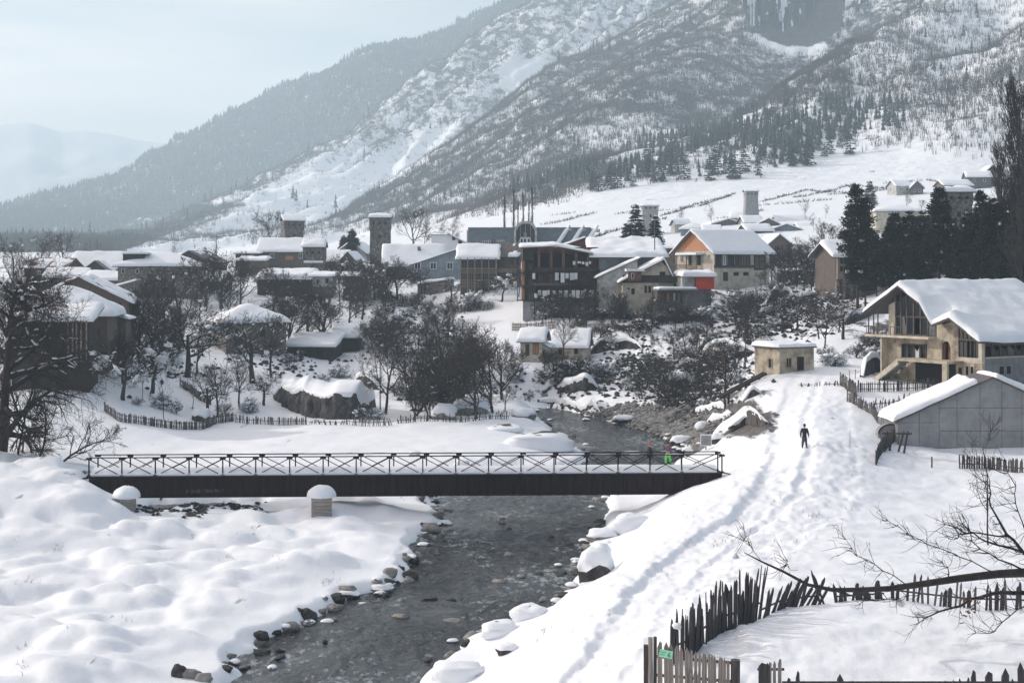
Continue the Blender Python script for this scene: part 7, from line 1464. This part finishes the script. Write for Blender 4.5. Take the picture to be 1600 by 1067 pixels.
scarp('earth_bank', 'bare scar in the white slope above the flat-roofed hut', [(1238,478),(1262,474),(1282,466)], [9,12,8], 'earth', .35, 11)
scarp('river_bank', 'undercut rocky bank at the far bend of the river', [(840,634),(870,640),(905,648),(940,653)], 7, 'rock', .5, 12, cat='bank')
scarp('earth_bank', 'dark brown bank behind the crag, below the dark barn', [(548,600),(575,608),(600,612)], [14,20,10], 'earth', .4, 13)
scarp('earth_bank', 'dark ledge above the tree line between barn and white slope', [(600,520),(620,515),(650,508)], [14,18,10], 'earth', .4, 15)
scarp('stone_wall', 'low snow-covered stone wall under the lean-to at left', [(98,592),(115,593),(132,592)], 20, 'stonewall', .35, 16, .2, 'wall', .05)
# dry stalks and twigs poking through the snow
rg = random.Random(21); segs = []
for i in range(190):
    if i % 5 == 0: u, v = rg.uniform(0, 640), rg.uniform(810, 1060)
    else: u, v = rg.uniform(1000, 1600), rg.uniform(700, 930)
    if rg.random() < .8 and i > 4: u, v = last[0]+rg.gauss(0, 9), last[1]+rg.gauss(0, 4)
    else: last = (u, v)
    p = hit(min(max(u, -50), 1650), min(v, 1066)); 
    if p.z < .3: continue
    for k_ in range(3): segs.append((p.x, p.y, p.z-.05, p.x+rg.gauss(0,.09), p.y+rg.gauss(0,.06), p.z+rg.uniform(.05,.28), .006, .003))
V, Fq = tubes(segs, 3); tag(obj('dry_stalks', mesh('dry_stalks', V, Fq), M['bark']), 'thin dry stalks poking through the foreground snow', 'stalks', kind='stuff')
# field boundaries on the upper snow fields
for i, l in enumerate([[(845,352),(880,346),(930,333)],[(905,378),(960,362),(1010,350),(1040,342)],[(1034,338),(1080,322),(1150,303)],[(960,305),(1040,300),(1090,304),(1140,307)],[(1185,322),(1240,318),(1300,312)],[(1190,316),(1260,298),(1330,282),(1420,268)],[(1240,310),(1330,290),(1400,276)],[(1380,288),(1450,282),(1500,268),(1560,262)],[(1290,275),(1360,262),(1395,250)],[(860,338),(900,333)],[(1120,345),(1190,330)],[(1330,300),(1390,296)]]):
    segs = []; rg = random.Random(i); P_ = [hit(u, v, 320) if True else 0 for u, v in l]
    P_ = [p for p in P_ if p.y < 649]
    if len(P_) < 2: continue
    o = P_[0]
    for a, b in zip(P_[:-1], P_[1:]):
        L_ = (b-a).length
        for q in range(int(L_*3.0)):
            p = a.lerp(b, rg.random()); x = p.x+rg.gauss(0,.5); y = p.y+rg.gauss(0,.5); z = ground_z(x, y); segs.append((x-o.x, y-o.y, z-.2-o.z, x-o.x+rg.gauss(0,.6), y-o.y+rg.gauss(0,.6), z-o.z+rg.uniform(.3, 1.2), .13, .05))
    V, Fq = tubes(segs, 3); tag(obj('field_hedge', mesh('field_hedge', V, Fq), M['twig'], None, o), ['short','first long','second long','highest'][i % 4]+' dark hedge line on the '+['left','left centre','centre','upper centre','right centre','upper right','right','far right','upper right corner','far left','lower centre','lower right'][i]+' of the upper snow fields', 'hedge')
# cliff on the mountain: bare rock with snow caught wherever a ledge is flat enough
cliffm = material('cliff_rock', (.02,.02,.026), .95, (.15,.115,.085), .09, 3, .12, scale=(1,1,.3), c3=(.05,.048,.055), detail=9)
n_ = cliffm.node_tree.nodes; l_ = cliffm.node_tree.links; ge = n_.new('ShaderNodeNewGeometry'); sx_ = n_.new('ShaderNodeSeparateXYZ'); l_.new(ge.outputs['Normal'], sx_.inputs[0]); ns_ = n_.new('ShaderNodeTexNoise'); ns_.inputs['Scale'].default_value = .12; ns_.inputs['Detail'].default_value = 7
tc_ = n_.new('ShaderNodeTexCoord'); l_.new(tc_.outputs['Object'], ns_.inputs['Vector']); ma_ = n_.new('ShaderNodeMath'); ma_.operation = 'MULTIPLY_ADD'; ma_.inputs[1].default_value = .9; l_.new(ns_.outputs[0], ma_.inputs[0]); l_.new(sx_.outputs[2], ma_.inputs[2])
rr_ = n_.new('ShaderNodeValToRGB'); rr_.color_ramp.elements[0].position = .80; rr_.color_ramp.elements[1].position = .88; l_.new(ma_.outputs[0], rr_.inputs[0]); mm_ = n_.new('ShaderNodeMix'); mm_.data_type = 'RGBA'; pb = n_['Principled BSDF']
l_.new(pb.inputs['Base Color'].links[0].from_socket, mm_.inputs[6]); mm_.inputs[7].default_value = (.8,.83,.87,1); l_.new(rr_.outputs[0], mm_.inputs[0]); l_.new(mm_.outputs[2], pb.inputs['Base Color'])
ii = np.where(MVV[:, :].min() < 1e9)[0]
def mhit(u, v, dmin=700):
    i = int(round((u-mu[0])/(mu[1]-mu[0]))); ok = np.where((MVV[i] <= v) & (md > dmin))[0]; j = ok[0] if len(ok) else -1; return Vector((wx(u, md[j]), md[j], MV[i, j, 2]))
bl_ = [(1148,-40,22),(1160,5,40),(1172,38,34),(1195,50,60),(1220,56,70),(1245,58,70),(1262,66,60),(1280,78,50),(1300,60,60),(1320,30,60),(1345,0,50)]
n = 90; us = np.linspace(1146, 1348, n); vb = np.interp(us, [b[0] for b in bl_], [b[1] for b in bl_]); D0 = mhit(1240, 62).y+25; V = np.zeros((n, 26, 3))
for a in range(n):
    for j in range(26):
        f = j/25; v = vb[a]+4-(vb[a]+70)*f; d = D0+f*45-12+22*float(fbm(np.array(us[a]/26.), np.array(f*1.3), 4, 71))-16*abs(float(fbm(np.array(us[a]/9.), np.array(f*.7), 2, 72))); V[a, j] = P(us[a], v, d)
o = Vector(P(1240, 60, D0)); V -= np.array(o); g = G(); g.grid(V[::-1]); t = empty('rock_cliff', o, 0, 'dark vertical rock cliff above a snow apron high on the mountain', 'cliff'); g.build('rock_face', cliffm, t, True)
# ================================================================== people and animals
def skin(name, joints, edges, radii, mat, parent=None, root=0, sub=1, loc=None):
    m = bpy.data.meshes.new(name); m.from_pydata(joints, edges, []); m.update(); o = bpy.data.objects.new(name+'_source', m); COL.objects.link(o)
    md_ = o.modifiers.new('skin', 'SKIN'); md_.use_smooth_shade = True
    for i, r in enumerate(radii): d = m.skin_vertices[0].data[i]; d.radius = (r, r) if not isinstance(r, tuple) else r; d.use_root = (i == root)
    if sub: s = o.modifiers.new('subsurf', 'SUBSURF'); s.levels = s.render_levels = sub
    bpy.context.view_layer.update(); mm = bpy.data.meshes.new_from_object(o.evaluated_get(bpy.context.evaluated_depsgraph_get())); bpy.data.objects.remove(o); mm.name = name; mm.materials.clear()
    return obj(name, mm, M[mat], parent, loc)
M['skin'] = material('skin', (.48,.28,.2), .6); M['navy'] = material('navy_cloth', (.012,.016,.028), .8); M['black'] = material('black_cloth', (.012,.012,.014), .8); M['hatred'] = material('red_wool', (.55,.05,.04), .9)
M['green'] = material('bright_green_cloth', (.16,.72,.12), .7); M['patch'] = material('patterned_jacket', (.05,.045,.09), .8, (.32,.10,.12), 4, c3=(.10,.09,.16)); M['greycl'] = material('dark_grey_cloth', (.05,.055,.065), .85); M['yellow'] = material('yellow_cloth', (.55,.55,.15), .8); M['hair'] = material('dark_hair', (.02,.015,.012), .8)
def person(label, loc, yaw, h, pose, jacket, trousers, hat, coat=.0, face=True, boots='black'):
    """pose: joint positions on a 1.75 m body (x right, y forward is -y, z up)"""
    s = h/1.75; t = empty('person', loc, yaw, label, 'person'); t.scale = (s, s, s); J = dict(pelvis=(0,0,.95), chest=(0,0,1.28), neck=(0,0,1.46), head=(0,-.01,1.62), ls=(-.19,0,1.40), le=(-.25,.02,1.12), lh=(-.24,-.05,.88), rs=(.19,0,1.40), re=(.25,.02,1.12), rh=(.24,-.05,.88), lk=(-.11,-.02,.50), la=(-.12,.03,.09), lf=(-.13,-.14,.04), rk=(.11,-.02,.50), ra=(.12,.03,.09), rf=(.13,-.14,.04)); J.update(pose)
    n = ['pelvis','chest','neck','head','ls','le','lh','rs','re','rh','lk','la','lf','rk','ra','rf']; j = [J[a] for a in n]; E = [(0,1),(1,2),(2,3),(1,4),(4,5),(5,6),(1,7),(7,8),(8,9),(0,10),(10,11),(11,12),(0,13),(13,14),(14,15)]
    skin('body', j, E, [.13,.14,.055,(.075,.095),.07,.05,.032,.07,.05,.032,.075,.05,.04,.075,.05,.04], 'skin', t)
    skin('jacket', [J['pelvis'],J['chest'],J['ls'],J['le'],J['lh'],J['rs'],J['re'],J['rh'],(J['neck'][0],J['neck'][1],J['neck'][2]-.03)]+([(0,.0,.95-coat)] if coat else []), [(0,1),(1,2),(2,3),(3,4),(1,5),(5,6),(6,7),(1,8)]+([(0,9)] if coat else []), [.175,.185,.095,.075,.052,.095,.075,.052,.08]+([.19] if coat else []), jacket, t)
    skin('trousers', [J['pelvis'],J['lk'],J['la'],J['rk'],J['ra']], [(0,1),(1,2),(0,3),(3,4)], [.165,.1,.075,.1,.075], trousers, t)
    for a, f in (('la','lf'),('ra','rf')): skin('boot', [(J[a][0],J[a][1],J[a][2]+.06), J[a], J[f]], [(0,1),(1,2)], [.07,.065,.055], boots, t)
    hx, hy, hz_ = J['head']; g = G(); g.blob((hx, hy+.012, hz_+.06), (.105, .118, .12), ns=12, nr=8, lump=.03); g.build('hat', M[hat], t, True)
    if hat == 'hatred': G().blob((hx, hy+.01, hz_+.2), (.04,.04,.04), ns=8, nr=5, lump=.05).build('bobble', M[hat], t, True)
    G().blob((hx, hy-.105, hz_-.0), (.014,.02,.02), ns=6, nr=4, lump=.02).build('nose', M['skin'], t, True); G().box(hx-.03, hx+.03, hy-.1, hy-.09, hz_-.055, hz_-.045).build('mouth', M['hair'], t)
    for e in (-1, 1): G().blob((hx+e*.035, hy-.093, hz_+.02), (.013,.01,.009), ns=6, nr=4, lump=0).build('eye', M['black'], t); G().blob((hx+e*.085, hy, hz_), (.012,.022,.03), ns=6, nr=4, lump=0).build('ear', M['skin'], t)
    for s_, a, e in ((-1, 'lh', 'le'), (1, 'rh', 're')):
        w_ = Vector(J[a]); d = (w_-Vector(J[e])).normalized(); sd_ = Vector((s_*.0, -1, 0)); sd_ = (sd_-d*sd_.dot(d)).normalized(); pl = w_+d*.06; pts = [w_, pl]; ed = [(0,1)]; rr = [.03,.036]; b_ = pl+d*.03
        for k_ in range(4): f0 = pl+sd_*(.03-.02*k_); f1 = f0+d*(.045-.004*abs(k_-1)); f2 = f1+d*.028+Vector((-s_*.012, 0, 0)); i = len(pts); pts += [f0, f1, f2]; ed += [(1, i), (i, i+1), (i+1, i+2)]; rr += [.011,.009,.007]
        i = len(pts); pts += [w_+d*.025+sd_*.035, w_+d*.06+sd_*.055]; ed += [(0, i), (i, i+1)]; rr += [.012,.009]; skin('glove', [tuple(p) for p in pts], ed, rr, 'black', t)
    return t
p = at(1257, 105.0); person('person in dark open coat and dark cap walking down the snow path toward the camera', (p.x, p.y, p.z), R(6), 1.76, dict(lk=(-.14,-.08,.50), la=(-.17,-.02,.09), lf=(-.19,-.19,.04), rk=(.12,.0,.50), ra=(.16,.03,.09), rf=(.19,-.12,.04), lh=(-.30,-.06,.86), rh=(.30,-.06,.86), le=(-.27,.03,1.12), re=(.27,.03,1.12)), 'navy', 'greycl', 'black', .22)
BRM = Matrix.Rotation(yaw, 4, 'Z')
def onbridge(u): v = Vector((BX(u), BW/2, 0)); v.rotate(Matrix.Rotation(math.atan2(yb-ya, xb-xa), 3, 'Z')); return Vector((xa+v.x, ya+v.y, 4.04))
person('person in long dark coat and red woollen hat standing on the footbridge, facing right', onbridge(1016), R(82), 1.66, dict(rh=(.14,-.30,1.12), re=(.24,-.06,1.14), lh=(-.14,-.28,1.08), le=(-.24,-.04,1.14), rk=(.09,-.05,.5), ra=(.07,.06,.09), rf=(.08,-.1,.04)), 'navy', 'navy', 'hatred', .42)
person('person in bright green trousers and patterned dark jacket standing on the footbridge', onbridge(1045), R(-20), 1.74, dict(lh=(-.30,-.26,1.14), le=(-.33,-.04,1.16), rh=(.26,.02,.92), lk=(-.15,-.05,.5), la=(-.18,.0,.09), lf=(-.2,-.14,.04), rk=(.16,.0,.5), ra=(.19,.04,.09), rf=(.22,-.1,.04)), 'patch', 'green', 'hair', .0)
b = hit(309, 552); person('distant person in dark top and orange trousers near the stone house', b, R(10), 1.6, {}, 'black', 'orange', 'black')
def cow(label, u, v, yaw, Lm=2.1):
    b = hit(u, v); t = empty('cow', b, R(yaw), label, 'cow'); s = Lm/2.1; t.scale = (s, s, s)
    j = [(-.75,0,1.05),(-.2,0,1.0),(.4,0,1.05),(.75,0,1.15),(1.05,0,1.2),(1.3,0,1.0),(.55,-.2,.75),(.57,-.21,.42),(.55,-.21,.04),(.55,.2,.75),(.52,.21,.42),(.55,.21,.04),(-.7,-.22,.75),(-.82,-.22,.45),(-.74,-.22,.04),(-.7,.22,.75),(-.80,.22,.45),(-.72,.22,.04),(-.98,0,1.05),(-1.05,0,.5)]
    skin('body', j, [(0,1),(1,2),(2,3),(3,4),(4,5),(2,6),(6,7),(7,8),(2,9),(9,10),(10,11),(0,12),(12,13),(13,14),(0,15),(15,16),(16,17),(0,18),(18,19)], [.33,.38,.35,.2,.17,.09,.13,.07,.06,.13,.07,.06,.15,.08,.06,.15,.08,.06,.05,.04], 'black', t, 1)
    for e in (-1, 1): G().tube((1.05, e*.1, 1.32), (1.08, e*.24, 1.5), .03, .01, 6).build('horn', M['grey'], t); G().blob((1.0, e*.2, 1.25), (.05,.1,.04), ns=6, nr=4).build('ear', M['black'], t)
cow('dark cow standing by the pole left of the flat-roofed hut', 1158, 567, 12, 2.3); cow('dark cow lying against the white slope above the hut', 1228, 522, 175, 2.2)
# white post box on the river bank and a wooden chute
b = hit(1103, 704); t = empty('meter_box', b, R(-6), 'small white sheet-metal box on a post above the stony shore', 'box'); G().box(-.5, .5, -.2, .2, .35, 1.35).build('cabinet', M['white'], t); G().box(-.06, .06, -.05, .05, -.3, .35).build('post', M['grey'], t); G().box(-.02, .02, -.02, .02, 1.35, 2.3).build('rod', M['grey'], t); G().box(-.44, .44, -.225, -.2, .42, 1.28).build('door', M['grey'], t)
b = hit(1392, 690); t = empty('cart_shelter', b, 0, 'small arched pale hood half buried beside the grey shed', 'shelter'); g = G()
arc_ = [(1.0*math.cos(s), .55+.75*math.sin(s)) for s in np.linspace(0, math.pi, 11)]; g.prism_y([(-1.0, -.4), (1.0, -.4)]+arc_, 0, .9); g.build('hood', M['concrete'], t); g = G()
for a, c in zip(arc_[:-1], arc_[1:]): g.bar((a[0], -.06, a[1]), (c[0], -.06, c[1]), .1)
g.build('hoop', M['wooddark'], t)
g = G(); b = hit(1400, 706); t = empty('sawhorse', b, 0, 'dark wooden trestle leaning against the left corner of the grey shed', 'trestle'); G().bar((-1.1, 0, 1.35), (1.2, 0, 1.3), .13).build('beam', M['oldwood'], t)
for a, c in ((-.7,-.45),(-.2,-.6),(.6,.1),(.9,.55)): G().bar((c, -.15, -.2), (a, 0, 1.5), .13).build('leg', M['oldwood'], t)
b = hit(1168, 606); t = empty('timber_ramp', b, R(18), 'dark timber ramp on the slope left of the hut', 'ramp'); G().bar((-3.2, 0, -1.0), (2.2, 0, 1.4), .3, .25).build('beam', M['wooddark'], t); G().bar((-3.0, .9, -1.0), (2.4, .9, 1.4), .3, .25).build('beam', M['wooddark'], t)
for x in (-2, 0, 1.6): G().box(x-.1, x+.1, .3, .5, -1.8, .2+x*.43).build('post', M['wooddark'], t)
hz = G().box(-4700, 2800, -60, 7400, -3.5, 1010)
m = bpy.data.materials.new('haze'); m.use_nodes = True; t = m.node_tree; t.nodes.clear(); o_ = t.nodes.new('ShaderNodeOutputMaterial'); pv = t.nodes.new('ShaderNodeVolumePrincipled')
pv.inputs['Color'].default_value = (.70,.88,1,1); pv.inputs['Density'].default_value = .00028; pv.inputs['Anisotropy'].default_value = .25
t.links.new(pv.outputs[0], o_.inputs['Volume']); tag(hz.build('haze', m), kind='stuff')
for o in bpy.data.objects:
    b_ = o.name.split('.')[0]
    if b_ in ('branch_snow', 'small_lettering', 'lettering') or (b_ == 'roof_snow' and o.name in ('roof_snow.002', 'roof_snow.006', 'roof_snow.011')): o['kind'] = 'stuff'
